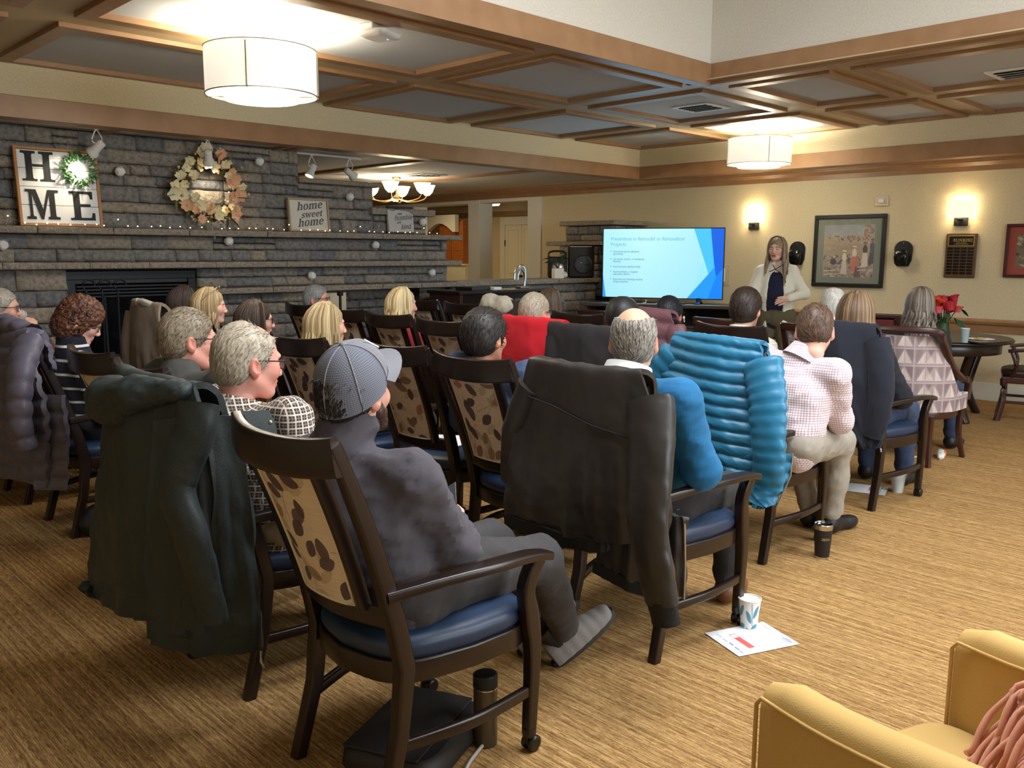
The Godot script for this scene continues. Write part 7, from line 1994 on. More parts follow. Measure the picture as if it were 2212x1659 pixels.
func slipper(n: Node3D, heel: Vector3, toe: Vector3) -> void:
	var d := (toe - heel).normalized(); var l := 0.285
	var z := d.cross(Vector3.UP).normalized(); var up := z.cross(d)
	var xf := Transform3D(Basis(d, up, z), heel)
	var so := Shape.new(); var op := PackedVector2Array()
	for i in 28:
		var a := TAU * i / 28; var x := cos(a); var w := 0.045 + 0.008 * x
		op.append(Vector2(0.135 + x * 0.15, sin(a) * w * (1.0 if x < 0.7 else 1.0)))
	so.prism(op, 0.026, Transform3D(Basis(V(1, 0, 0), V(0, 0, 1), V(0, -1, 0)), V(0, 0.013, 0)))
	put("slipper_sole", so, mat("sole_green", rgb(40, 44, 38), 0.7) if not M.has("sole_green") else M.sole_green, n, xf)
	var s := Shape.new(); var rows := []
	for i in 33:
		var t := i / 32.0; var ridge := 0.006 * pow(absf(sin(t * PI * 7)), 0.7)
		var h := lerpf(0.085, 0.03, smoothstep(0.25, 1.0, t)) + ridge; var w := (0.041 + 0.010 * sin(PI * t)) * (1.0 if t < 0.85 else sqrt(maxf(0.02, 1 - pow((t - 0.85) / 0.16, 2)))) + ridge * 0.5
		var ring := PackedVector3Array()
		for j in 15:
			var a := PI * j / 14.0
			ring.append(V(0.0 + t * 0.272, 0.024 + h * pow(sin(a), 0.7), -w * cos(a)))
		rows.append(ring)
	s.skin(rows, false, true); s.fan(rows[0], V(-1, 0, 0))
	put("slipper_upper", s, plain("slipper_grey", rgb(122, 116, 112), 0.4) if not M.has("slipper_grey") else M.slipper_grey, n, xf)
	var ank := Shape.new(); ank.sweep(PackedVector3Array([V(0.055, 0.07, 0), V(0.05, 0.12, 0), V(0.035, 0.17, 0)]), [Vector2(0.045, 0.042), Vector2(0.044, 0.042), Vector2(0.046, 0.044)], 14, 2.0, V(0, 0, 1))
	put("sock", ank, M.black, n, xf)

# ---------------------------------------------------------------- garments hung on chairs
func coat_panel(ctrl: Array, nu: int, nv: int, baffles: float, amp: float, thick := 0.02, over := true, folds := 0.012, slant := 0.0) -> Shape:
	var c := []
	if over:
		var a := []; var b := []
		for p in ctrl[0]: a.append([p[0] + 0.085, p[1] - 0.17, p[2]]); b.append([p[0] + 0.06, p[1] + 0.0, p[2]])
		c = [a, b]
	for row in ctrl:
		var rr := []
		for p in row: rr.append([p[0] - 0.025, p[1] + (0.035 if row == ctrl[0] and over else 0.0), p[2]])
		c.append(rr)
	var rows := refine(c, nu, nv); var tmp := Shape.new(); tmp.skin(rows)
	var m: int = rows[0].size()
	for i in rows.size():
		for j in m:
			var nn := tmp.n[i * m + j]; var p: Vector3 = rows[i][j]; var e := 0.0
			var u := float(j) / (m - 1)
			if baffles > 0:
				var q := p.y * baffles + slant * u + 0.10 * noise.get_noise_2d(p.z * 6.0, p.y * 3.0)
				e = amp * (pow(absf(sin(PI * q)), 0.55) - 0.5) + 0.005 * noise.get_noise_3d(p.x * 30, p.y * 26, p.z * 34) * absf(sin(PI * q))
			else: e = amp * 0.5 * noise.get_noise_3d(p.x * 4, p.y * 5, p.z * 9)
			e += folds * noise.get_noise_3d(u * 7.0 + 3.0, p.y * 2.2, 1.5) * clampf((1.1 - p.y) * 2.0, 0.1, 1.0)
			rows[i][j] = p + nn * e
	var s := Shape.new(); s.sheet(rows, thick)
	return s

func sleeve(path: Array, r0: float, r1: float, baffles := 0.0, amp := 0.012, flat := 0.62, seed_ := 1) -> Shape:
	var p := curve(pts(path), 12); var half := []; var rows := []; var s := Shape.new()
	var run := 0.0
	for i in p.size():
		if i > 0: run += p[i].distance_to(p[i - 1])
		var t := float(i) / (p.size() - 1); var r := lerpf(r0, r1, t)
		var dirn := (p[mini(i + 1, p.size() - 1)] - p[maxi(i - 1, 0)]).normalized()
		var sx := dirn.cross(V(0, 0, 1)).normalized(); var sz := sx.cross(dirn)
		var ring := PackedVector3Array()
		for j in 20:
			var a := TAU * j / 20; var e := 0.0
			if baffles > 0: e = amp * (pow(absf(sin(PI * run * baffles)), 0.55) - 0.4)
			e += 0.010 * noise.get_noise_3d(cos(a) * 1.6 + seed_, run * 7.0, sin(a) * 1.6)
			ring.append(p[i] + sx * cos(a) * (r + e) * flat + sz * sin(a) * (r + e))
		rows.append(ring)
	s.skin(rows, true, false); s.fan(rows[0], V(0, 1, 0)); s.fan(rows[-1], V(0, -1, 0))
	return s

func moved(a: Array, k: float, d: Array) -> Array:
	var o := []
	for p in a: o.append([p[0] * k + d[0], (p[1] - 1.47) * k + 1.47 + d[1], p[2] * k + d[2]])
	return o

func zipper(p: Array, r := 0.004) -> Shape:
	var s := Shape.new(); s.tube(pts(p), r, 5)
	return s

func coats() -> void:
	# dark green parka
	var pk := mat("parka_green", rgb(38, 47, 47), 0.62, {"rim": 0.1, "bump": bump(0.05, 3.0), "bs": 0.3, "tri": V(8, 8, 8)})
	var o := thing("parka", "long dark green hooded parka hanging over a chair back beside the capped man", "coat")
	put("back_panel", coat_panel([[[1.10, 1.05, -2.99], [1.06, 1.06, -2.72], [1.12, 1.05, -2.44]], [[1.07, 0.92, -2.98], [1.00, 0.95, -2.70], [1.12, 0.95, -2.38]], [[1.04, 0.72, -3.02], [0.99, 0.78, -2.66], [1.13, 0.78, -2.36]], [[1.03, 0.51, -3.10], [0.98, 0.56, -2.66], [1.12, 0.56, -2.40]], [[1.03, 0.30, -3.20], [0.99, 0.36, -2.72], [1.11, 0.36, -2.42]], [[1.03, 0.275, -3.22], [0.99, 0.315, -2.74], [1.11, 0.33, -2.44]]], 14, 10, 0, 0.02, 0.02, true, 0.03), pk, o)
	put("side_panel", coat_panel([[[1.03, 0.98, -2.52], [1.10, 1.0, -2.40], [1.22, 0.99, -2.36]], [[1.00, 0.72, -2.52], [1.09, 0.70, -2.38], [1.24, 0.70, -2.36]], [[1.00, 0.45, -2.58], [1.10, 0.42, -2.42], [1.26, 0.42, -2.36]], [[1.01, 0.27, -2.63], [1.11, 0.24, -2.46], [1.26, 0.235, -2.37]]], 10, 10, 0, 0.02, 0.018, false, 0.03), pk, o)
	put("sleeve", sleeve([[1.10, 1.03, -2.42], [1.07, 0.94, -2.41], [1.02, 0.80, -2.42], [1.03, 0.66, -2.36], [1.06, 0.52, -2.36], [1.08, 0.40, -2.36]], 0.095, 0.068, 0, 0.0, 0.55, 4), pk, o)
	put("sleeve", sleeve([[1.09, 1.02, -2.98], [1.07, 0.85, -3.02], [1.06, 0.65, -3.05], [1.06, 0.48, -3.08]], 0.08, 0.06, 0, 0.0, 0.5, 6), pk, o)
	var hf := Field.new(V(0.90, 0.90, -3.05), V(1.22, 1.16, -2.35), 0.013)
	hf.chain([V(1.03, 1.02, -2.95), V(0.985, 1.015, -2.80), V(1.0, 1.05, -2.62), V(1.07, 1.07, -2.46)], [0.045, 0.06, 0.05, 0.03], 0.04); hf.cap(V(1.0, 0.97, -2.90), V(1.0, 0.98, -2.72), 0.055, 0.05, 0.04)
	var hs := Shape.new(); hf.net(hs); cloth_noise(hs, 0.012, V(10, 14, 10)); put("hood", hs, pk, o)
	put("front_placket", coat_panel([[[1.22, 1.0, -2.40], [1.36, 0.98, -2.44]], [[1.24, 0.93, -2.38], [1.37, 0.91, -2.42]], [[1.26, 0.82, -2.37], [1.34, 0.80, -2.40]]], 8, 6, 0, 0.01, 0.014, false, 0.01), pk, o)
	var bt := Shape.new(); bt.ball(V(1.30, 0.955, -2.375), V(0.008, 0.008, 0.008), 10); put("snap_button", bt, M.nickel, o)
	put("zipper_pull", zipper([[1.22, 0.255, -2.34], [1.215, 0.225, -2.335], [1.225, 0.20, -2.335]], 0.005), M.nickel, o)
	# black bomber jacket
	var bm := mat("bomber_black", rgb(44, 41, 38), 0.42, {"rim": 0.2, "bump": bump(0.3, 1.0), "bs": 0.2, "tri": V(8, 8, 8)})
	var rib := mat("rib_black", rgb(26, 25, 25), 0.9)
	o = thing("bomber_jacket", "black bomber jacket hanging over the chair back of the man in the blue sweater", "jacket")
	put("back_panel", coat_panel([[[2.30, 1.05, -2.235], [2.255, 1.05, -1.95], [2.29, 1.055, -1.71]], [[2.27, 0.90, -2.25], [2.215, 0.90, -1.90], [2.28, 0.94, -1.64]], [[2.26, 0.72, -2.28], [2.20, 0.75, -1.86], [2.28, 0.80, -1.60]], [[2.26, 0.56, -2.30], [2.19, 0.60, -1.86], [2.28, 0.66, -1.58]], [[2.26, 0.475, -2.31], [2.20, 0.50, -1.86], [2.28, 0.54, -1.57]]], 14, 10, 0, 0.015, 0.018, true, 0.035), bm, o)
	put("hem_band", coat_panel([[[2.255, 0.48, -2.315], [2.195, 0.505, -1.92], [2.22, 0.52, -1.78]], [[2.255, 0.43, -2.31], [2.20, 0.455, -1.92], [2.22, 0.475, -1.78]]], 12, 6, 0, 0.004, 0.022, false, 0.015), rib, o)
	put("front_panel", coat_panel([[[2.26, 0.60, -1.84], [2.29, 0.62, -1.68], [2.34, 0.62, -1.56]], [[2.26, 0.50, -1.85], [2.28, 0.46, -1.70], [2.34, 0.46, -1.55]], [[2.26, 0.40, -1.86], [2.28, 0.37, -1.71], [2.34, 0.345, -1.55]]], 10, 8, 0, 0.02, 0.02, false, 0.03), bm, o)
	put("hem_band", coat_panel([[[2.257, 0.41, -1.87], [2.277, 0.378, -1.72], [2.325, 0.36, -1.60]], [[2.257, 0.37, -1.87], [2.277, 0.335, -1.72], [2.325, 0.32, -1.60]]], 8, 5, 0, 0.004, 0.026, false, 0.01), rib, o)
	put("sleeve", sleeve([[2.25, 1.0, -1.66], [2.20, 0.87, -1.61], [2.165, 0.73, -1.59], [2.155, 0.60, -1.58], [2.165, 0.48, -1.555], [2.18, 0.375, -1.54]], 0.085, 0.062, 0, 0.0, 0.6, 2), bm, o)
	put("cuff", sleeve([[2.178, 0.385, -1.54], [2.185, 0.345, -1.535], [2.19, 0.305, -1.53]], 0.052, 0.048, 0, 0.0, 0.7, 2), rib, o)
	put("sleeve", sleeve([[2.27, 0.98, -2.20], [2.27, 0.83, -2.27], [2.31, 0.70, -2.34], [2.33, 0.58, -2.37]], 0.075, 0.055, 0, 0.0, 0.6, 5), bm, o)
	put("zipper", zipper([[2.315, 0.60, -1.555], [2.315, 0.46, -1.548], [2.315, 0.345, -1.548]], 0.004), M.nickel, o)
	put("yoke_seam", zipper([[2.235, 0.955, -2.22], [2.195, 0.945, -2.05], [2.185, 0.90, -1.85], [2.215, 0.87, -1.68]], 0.0035), rib, o)
	# bright blue puffer
	var pb := mat("puffer_blue", rgb(36, 116, 152), 0.4, {"rim": 0.3, "bump": bump(0.06, 3.0), "bs": 0.12, "tri": V(5, 5, 5)})
	o = thing("puffer_jacket", "bright blue quilted puffer jacket hanging over a chair back beside the pink check shirt", "jacket")
	put("back_panel", coat_panel([[[3.51, 1.05, -2.44], [3.47, 1.05, -2.20], [3.51, 1.045, -1.98]], [[3.47, 0.93, -2.45], [3.42, 0.93, -2.16], [3.50, 0.95, -1.93]], [[3.46, 0.84, -2.47], [3.40, 0.80, -2.14], [3.51, 0.82, -1.89]], [[3.44, 0.70, -2.38], [3.39, 0.68, -2.09], [3.51, 0.67, -1.85]], [[3.42, 0.60, -2.28], [3.39, 0.58, -2.05], [3.51, 0.56, -1.83]], [[3.41, 0.53, -2.18], [3.39, 0.50, -2.0], [3.50, 0.48, -1.84]]], 16, 18, 18.5, 0.016, 0.02, true, 0.008, 0.8), pb, o)
	put("front_panel", coat_panel([[[3.40, 0.62, -2.06], [3.44, 0.60, -1.92], [3.53, 0.60, -1.81]], [[3.40, 0.50, -2.10], [3.43, 0.48, -1.95], [3.52, 0.48, -1.81]], [[3.40, 0.42, -2.0], [3.43, 0.41, -1.92], [3.50, 0.41, -1.84]], [[3.41, 0.365, -1.90], [3.43, 0.36, -1.87], [3.47, 0.37, -1.85]]], 12, 14, 18.5, 0.014, 0.02, false, 0.008, -0.5), pb, o)
	put("sleeve", sleeve([[3.46, 1.0, -1.95], [3.41, 0.86, -1.89], [3.38, 0.72, -1.86], [3.375, 0.58, -1.85], [3.39, 0.46, -1.855]], 0.088, 0.066, 20.0, 0.013, 0.55, 3), pb, o)
	put("sleeve", sleeve([[3.48, 1.0, -2.43], [3.47, 0.90, -2.50], [3.48, 0.80, -2.53], [3.50, 0.70, -2.50]], 0.07, 0.055, 17.0, 0.014, 0.62, 8), pb, o)
	put("zipper", zipper([[3.505, 0.60, -1.805], [3.495, 0.5, -1.805], [3.46, 0.36, -1.845]], 0.004), M.nickel, o)
	# charcoal quilted coat at the left edge
	var pp := mat("quilt_charcoal", rgb(98, 94, 110), 0.5, {"rim": 0.3, "bump": bump(0.08, 3.0), "bs": 0.3, "tri": V(5, 5, 5)})
	o = thing("quilted_coat", "charcoal quilted down coat hanging over a chair back at the left edge", "coat")
	put("back_panel", coat_panel([[[1.30, 1.05, -5.16], [1.26, 1.06, -4.90], [1.29, 1.055, -4.62]], [[1.26, 0.86, -5.15], [1.20, 0.88, -4.80], [1.26, 0.93, -4.46]], [[1.24, 0.64, -5.22], [1.18, 0.69, -4.76], [1.26, 0.75, -4.36]], [[1.23, 0.43, -5.28], [1.17, 0.52, -4.72], [1.26, 0.58, -4.36]], [[1.23, 0.25, -5.34], [1.17, 0.36, -4.70], [1.26, 0.36, -4.40]]], 16, 18, 12.5, 0.018, 0.024, true, 0.012, -0.9), pp, o)
	put("front_panel", coat_panel([[[1.24, 0.80, -4.50], [1.34, 0.80, -4.36]], [[1.23, 0.55, -4.46], [1.34, 0.55, -4.33]], [[1.22, 0.345, -4.46], [1.33, 0.345, -4.34]]], 12, 20, 12.5, 0.014, 0.022, false, 0.01), pp, o)
	put("sleeve", sleeve([[1.25, 1.04, -4.56], [1.18, 0.92, -4.46], [1.15, 0.78, -4.42], [1.14, 0.66, -4.40], [1.155, 0.57, -4.40]], 0.092, 0.076, 12.5, 0.014, 0.6, 7), pp, o)
	put("collar", sleeve([[1.30, 1.07, -5.10], [1.25, 1.10, -4.98], [1.26, 1.10, -4.82], [1.31, 1.07, -4.70]], 0.05, 0.05, 12.5, 0.012, 0.8, 9), pp, o)
	# red jacket, plain black jacket, mauve puffer, black fleece, beige coat, hooded coat
	var rd := plain("jacket_bright_red", rgb(206, 22, 40), 0.2)
	o = thing("red_jacket", "bright red jacket hanging over a chair back in the middle rows", "jacket")
	put("back_panel", coat_panel([[[3.69, 1.05, -3.88], [3.64, 1.055, -3.58], [3.69, 1.05, -3.32]], [[3.66, 0.90, -3.88], [3.60, 0.90, -3.54], [3.68, 0.91, -3.31]], [[3.65, 0.76, -3.85], [3.60, 0.75, -3.52], [3.67, 0.78, -3.31]], [[3.65, 0.50, -3.80], [3.60, 0.5, -3.52], [3.67, 0.52, -3.32]]], 12, 10, 0, 0.02, 0.02, true, 0.035), rd, o)
	put("sleeve", sleeve([[3.67, 1.02, -3.34], [3.63, 0.88, -3.32], [3.62, 0.7, -3.32], [3.63, 0.52, -3.34]], 0.065, 0.05, 0, 0, 0.6, 3), rd, o)
	var bj := plain("jacket_black", rgb(38, 36, 36), 0.2)
	o = thing("black_jacket", "plain black jacket hanging over a chair back between the red jacket and the balding man", "jacket")
	put("back_panel", coat_panel([[[3.50, 1.05, -3.26], [3.46, 1.055, -3.0], [3.50, 1.05, -2.74]], [[3.47, 0.86, -3.24], [3.42, 0.87, -2.98], [3.47, 0.89, -2.69]], [[3.47, 0.62, -3.22], [3.42, 0.62, -2.98], [3.47, 0.62, -2.68]]], 12, 12, 0, 0.02, 0.02, true, 0.03), bj, o)
	put("sleeve", sleeve([[3.48, 1.02, -3.20], [3.44, 0.85, -3.19], [3.44, 0.66, -3.18]], 0.065, 0.05, 0, 0, 0.6, 6), bj, o)
	var mv := mat("puffer_mauve", rgb(116, 76, 84), 0.5, {"rim": 0.25})
	o = thing("mauve_puffer", "mauve quilted puffer jacket hanging over a chair back behind the black-haired person", "jacket")
	put("back_panel", coat_panel([[[4.71, 1.06, -3.74], [4.67, 1.065, -3.52], [4.71, 1.06, -3.31]], [[4.69, 0.88, -3.76], [4.63, 0.88, -3.5], [4.70, 0.90, -3.24]], [[4.69, 0.72, -3.76], [4.63, 0.72, -3.5], [4.70, 0.74, -3.21]], [[4.69, 0.52, -3.74], [4.63, 0.52, -3.5], [4.70, 0.52, -3.24]]], 12, 14, 9.5, 0.022, 0.02, true, 0.012, 0.4), mv, o)
	put("sleeve", sleeve([[4.70, 1.0, -3.28], [4.66, 0.85, -3.24], [4.65, 0.70, -3.23], [4.66, 0.56, -3.24]], 0.07, 0.055, 9.5, 0.014, 0.62, 4), mv, o)
	var fk := plain("fleece_black", rgb(24, 28, 40), 0.5)
	o = thing("fleece_jacket", "black fleece jacket slung over the right side of the chair of the bob-haired woman", "jacket")
	put("back_panel", coat_panel([[[4.76, 1.045, -2.46], [4.72, 1.05, -2.24], [4.77, 1.045, -2.0]], [[4.72, 0.84, -2.42], [4.66, 0.84, -2.15], [4.74, 0.84, -1.92]], [[4.70, 0.63, -2.30], [4.66, 0.62, -2.06], [4.74, 0.64, -1.89]], [[4.70, 0.50, -2.12], [4.67, 0.47, -2.0], [4.73, 0.48, -1.90]], [[4.70, 0.42, -2.03], [4.69, 0.41, -1.98], [4.72, 0.42, -1.92]]], 12, 12, 0, 0.02, 0.02, true, 0.03), fk, o)
	put("sleeve", sleeve([[4.74, 1.0, -1.99], [4.69, 0.84, -1.93], [4.67, 0.65, -1.92], [4.68, 0.48, -1.95]], 0.075, 0.058, 0, 0, 0.6, 11), fk, o)
	put("zipper_pull", zipper([[4.70, 0.42, -1.91], [4.695, 0.40, -1.905]], 0.005), M.nickel, o)
	var bg := plain("coat_beige", rgb(150, 138, 122), 0.2)
	o = thing("beige_coat", "beige coat hanging over a chair back in front of the firebox", "coat")
	put("back_panel", coat_panel([[[2.46, 1.07, -6.40], [2.42, 1.075, -6.16], [2.46, 1.07, -5.90]], [[2.43, 0.80, -6.44], [2.38, 0.80, -6.14], [2.44, 0.80, -5.88]], [[2.43, 0.40, -6.46], [2.38, 0.40, -6.12], [2.44, 0.42, -5.88]]], 10, 12, 0, 0.02, 0.02, true, 0.03), bg, o)
	put("sleeve", sleeve([[2.44, 1.04, -6.38], [2.39, 0.84, -6.38], [2.38, 0.62, -6.37]], 0.07, 0.055, 0, 0, 0.6, 12), bg, o)
	put("collar", sleeve([[2.46, 1.08, -6.34], [2.42, 1.11, -6.24], [2.42, 1.11, -6.08], [2.46, 1.08, -5.98]], 0.035, 0.035, 0, 0, 0.8, 2), plain("coat_lining", rgb(196, 190, 180), 0.2), o)
	o = thing("hooded_coat", "dark coat with a pale beige fleece hood hanging over a chair back", "coat")
	put("back_panel", coat_panel([[[4.80, 1.05, -5.14], [4.76, 1.055, -4.9], [4.80, 1.05, -4.66]], [[4.77, 0.8, -5.16], [4.72, 0.8, -4.9], [4.77, 0.8, -4.64]], [[4.77, 0.5, -5.16], [4.72, 0.5, -4.9], [4.77, 0.5, -4.64]]], 10, 10, 0, 0.02, 0.02, true, 0.03), plain("coat_brown", rgb(52, 44, 40), 0.2), o)
	hf = Field.new(V(4.6, 0.85, -5.35), V(5.0, 1.18, -4.6), 0.014)
	hf.chain([V(4.76, 1.03, -5.16), V(4.72, 1.07, -5.06), V(4.74, 1.06, -4.92), V(4.80, 1.03, -4.80)], [0.05, 0.07, 0.065, 0.045], 0.04); hf.cap(V(4.72, 0.98, -5.10), V(4.72, 0.96, -4.98), 0.055, 0.04, 0.04)
	hs = Shape.new(); hf.net(hs); cloth_noise(hs, 0.010, V(14, 14, 14)); put("hood", hs, plain("fleece_beige", rgb(188, 180, 162), 0.4), o)

# ---------------------------------------------------------------- on and near the floor
func floor_things() -> void:
	var cim := Image.create(256, 128, false, Image.FORMAT_RGB8); cim.fill(rgb(232, 232, 228))
	for k in 4:
		var x := k * 64.0; var b := rgb(92, 146, 170)
		paint_line(cim, Vector2(x + 34, 4), Vector2(x + 26, 62), 3, Color(b, 1)); paint_line(cim, Vector2(x + 26, 62), Vector2(x + 38, 122), 3, Color(b, 1))
		for q in [[14, 104, 0.9], [44, 92, -0.9], [16, 66, 0.3], [46, 50, -1.1], [22, 34, 0.8], [44, 16, -0.5]]: paint_poly(cim, leaf_poly(Vector2(x + q[0], 128 - q[1]), 19, 8, q[2]), Color(b, 1))
	var cm := mat("cup_leaf", Color(1, 1, 1), 0.7, {"tex": tex(cim)}); cm.uv1_scale = V(1, -1, 1)
	cup("paper_cup", "white paper cup with blue leaf print standing on the handout on the carpet", V(2.972, 0.003, -1.679), 0.118, 0.043, cm, mat("cup_inside_cream", rgb(226, 220, 204), 0.7))
	cup("paper_cup", "pale paper cup standing by the caster of the bob-haired woman's chair", V(5.42, 0, -2.08), 0.118, 0.043, mat("cup_pale", rgb(200, 206, 204), 0.7), M.white_plastic)
	# handouts
	var him := Image.create(256, 336, false, Image.FORMAT_RGB8); him.fill(rgb(238, 238, 240))
	him.fill_rect(Rect2i(58, 210, 150, 34), rgb(222, 92, 92)); him.fill_rect(Rect2i(62, 213, 34, 28), rgb(240, 232, 232))
	for k in 7: him.fill_rect(Rect2i(30, 84 + k * 14, 150 + (k * 37) % 50, 2), rgb(196, 198, 204))
	for q in [[168, 24, 70, 5], [176, 32, 60, 4], [184, 40, 46, 4], [30, 26, 60, 4], [30, 290, 40, 3], [82, 292, 36, 4], [128, 288, 30, 8], [172, 292, 34, 8], [212, 296, 26, 6]]: him.fill_rect(Rect2i(q[0], q[1], q[2], q[3]), rgb(110, 118, 160))
	for q in [[190, 20], [204, 18], [218, 22]]: paint_poly(him, leaf_poly(Vector2(q[0], q[1]), 6, 6, 0, 0), Color(rgb(150, 140, 170), 1))
	var hm := mat("handout", Color(1, 1, 1), 0.7, {"tex": tex(him)})
	var sheet_ := func(label: String, p: Vector3, turn: float, curl: float, nm := "handout") -> Node3D:
		var s := Shape.new(); var rows := []
		for i in 7:
			var row := PackedVector3Array()
			for j in 6: row.append(V((j / 5.0 - 0.5) * 0.216, 0.003 + curl * pow(absf(i / 6.0 - 0.5) * 2, 2) * (0.4 + 0.6 * j / 5.0), (i / 6.0 - 0.5) * 0.279))
			rows.append(row)
		s.sheet(rows, 0.0008, true)
		var o := tag(put(nm, s, hm, self, at(p, Basis(V(0, 1, 0), turn))), label, "paper")
		return o
	sheet_.call("white handout with a red banner lying on the carpet under the leaf-print cup", V(2.883, 0.0, -1.614), deg_to_rad(-112), 0.0)
	sheet_.call("white sheet lying on the carpet under the chair of the bob-haired woman", V(5.33, 0.0, -2.26), 0.3, 0.0)
	sheet_.call("crumpled white handout with red print on the empty chair's seat behind the cap brim", V(2.86, 0.483, -3.42), deg_to_rad(-70), 0.02)
	# black steel tumbler
	var tb := thing("steel_tumbler", "black travel tumbler with steel rim standing on the carpet by the man in check", "tumbler", V(3.943, 0, -1.851))
	var ts := Shape.new(); ts.lathe(PackedVector2Array([Vector2(0.033, 0.006), Vector2(0.034, 0.012), Vector2(0.043, 0.148)]), Transform3D.IDENTITY, 32); put("body", ts, M.black, tb)
	var tr := Shape.new(); tr.lathe(PackedVector2Array([Vector2(0.043, 0.148), Vector2(0.0445, 0.17), Vector2(0.043, 0.174), Vector2(0.040, 0.174), Vector2(0.039, 0.160)]), Transform3D.IDENTITY, 32, false); put("steel_rim", tr, M.chrome, tb)
	var tl := Shape.new(); tl.lathe(PackedVector2Array([Vector2(0.0, 0.166), Vector2(0.036, 0.166), Vector2(0.04, 0.168)]), Transform3D.IDENTITY, 32, false); tl.box(V(0, 0.168, 0), V(0.03, 0.006, 0.014), 0.003); put("lid", tl, M.glass_dark, tb)
	var tf := Shape.new(); tf.lathe(PackedVector2Array([Vector2(0.032, 0.0), Vector2(0.034, 0.003), Vector2(0.034, 0.012)]), Transform3D.IDENTITY, 32); put("base", tf, M.chrome, tb)
	for k in 6:
		var a := deg_to_rad(150.0 - 9.5 * k + 0.0)
		letters("lettering", "CEDDIX"[k], 0.016, M.chrome, tb, Transform3D(Basis(V(-sin(a) * -1.0, 0, cos(a) * -1.0) * -1.0, V(0, 1, 0), V(cos(a), 0, sin(a))), V(cos(a) * 0.0400, 0.098, sin(a) * 0.0400)), "Droid Sans", true, 0.0008)
	# bag and bottle under the nearest chair
	var bg := thing("laptop_bag", "flat black laptop bag with pale strap lying under the nearest chair", "bag", V(1.50, 0.0, -1.93), deg_to_rad(24))
	var bs := Shape.new(); bs.sweep(PackedVector3Array([V(0, 0.005, 0), V(0, 0.02, 0), V(0, 0.06, 0), V(0, 0.075, 0)]), [Vector2(0.20, 0.15), Vector2(0.21, 0.16), Vector2(0.205, 0.155), Vector2(0.18, 0.13)], 32, 6.0, V(0, 0, 1)); put("body", bs, mat("bag_black", rgb(34, 32, 32), 0.6), bg)
	put("flap", bx(V(-0.19, 0.074, -0.14), V(0.19, 0.082, 0.10), 0.006), M.bag_black, bg)
	var sp := Shape.new(); sp.tube(curve(PackedVector3Array([V(0.20, 0.02, 0.14), V(0.10, 0.012, 0.185), V(-0.05, 0.010, 0.19), V(-0.18, 0.01, 0.23), V(-0.22, 0.008, 0.30)]), 6), 0.006); put("strap", sp, mat("strap_grey", rgb(176, 170, 160), 0.7), bg)
	var bt := thing("water_bottle", "tall grey bottle with black lid standing under the nearest chair", "bottle", V(1.66, 0, -1.80))
	var b1 := Shape.new(); b1.lathe(PackedVector2Array([Vector2(0.034, 0), Vector2(0.036, 0.004), Vector2(0.036, 0.185)]), Transform3D.IDENTITY, 28); put("body", b1, mat("bottle_grey", rgb(92, 84, 72), 0.35, {"metal": 0.4}), bt)
	var b2 := Shape.new(); b2.lathe(PackedVector2Array([Vector2(0.037, 0.185), Vector2(0.038, 0.19), Vector2(0.037, 0.222), Vector2(0.03, 0.226)]), Transform3D.IDENTITY, 28); put("lid", b2, M.black, bt)
	var b3 := Shape.new(); b3.lathe(PackedVector2Array([Vector2(0.0365, 0.181), Vector2(0.0375, 0.183), Vector2(0.0365, 0.186)]), Transform3D.IDENTITY, 28, false); put("steel_ring", b3, M.chrome, bt)
	# handbag by the left chairs
	var hb := thing("handbag", "soft black handbag lying on the carpet beside the quilted coat", "bag", V(1.66, 0, -4.72), deg_to_rad(20))
	var hf := Field.new(V(-0.3, -0.02, -0.2), V(0.3, 0.24, 0.2), 0.014); hf.cap(V(-0.15, 0.07, 0), V(0.15, 0.075, 0.02), 0.075, 0.085, 0.03); hf.cap(V(-0.1, 0.10, 0.0), V(0.1, 0.12, 0.0), 0.05, 0.05, 0.04); hf.cut(V(0, 0.002, 0), V(0, -1, 0))
	var hs := Shape.new(); hf.net(hs); cloth_noise(hs, 0.012, V(12, 12, 12)); put("body", hs, M.bag_black, hb)
	var hh := Shape.new(); hh.tube(curve(PackedVector3Array([V(-0.12, 0.14, 0.03), V(-0.06, 0.21, 0.05), V(0.06, 0.21, 0.05), V(0.12, 0.15, 0.03)]), 6), 0.009); put("handle", hh, M.bag_black, hb)
	# litter under the patterned armchair
	var lt := thing("snack_wrapper", "small orange and white snack wrapper on the carpet under the patterned armchair", "wrapper", V(6.58, 0.0, -2.24), 0.4)
	var lf := Field.new(V(-0.12, -0.01, -0.08), V(0.12, 0.07, 0.08), 0.008); lf.cap(V(-0.06, 0.022, 0), V(0.05, 0.026, 0.01), 0.024, 0.03, 0.01); lf.cap(V(0.05, 0.02, 0), V(0.075, 0.015, 0.0), 0.02, 0.008, 0.01)
	var ls := Shape.new(); lf.net(ls); cloth_noise(ls, 0.008, V(40, 40, 40)); put("bag_body", ls, M.white_plastic, lt)
	put("print_patch", bx(V(0.0, 0.02, 0.02), V(0.05, 0.05, 0.042), 0.006), mat("orange_print", rgb(224, 116, 60), 0.6), lt)
	var cb := thing("thin_cable", "thin white cable looped on the carpet beside the snack wrapper", "cable", V(6.42, 0.004, -2.36))
	var cs := Shape.new(); cs.tube(curve(PackedVector3Array([V(-0.14, 0, 0.05), V(-0.10, 0.02, -0.02), V(0.0, 0, -0.03), V(0.08, 0, 0.02), V(0.0, 0, 0.06)]), 6), 0.004); put("wire", cs, M.white_plastic, cb)

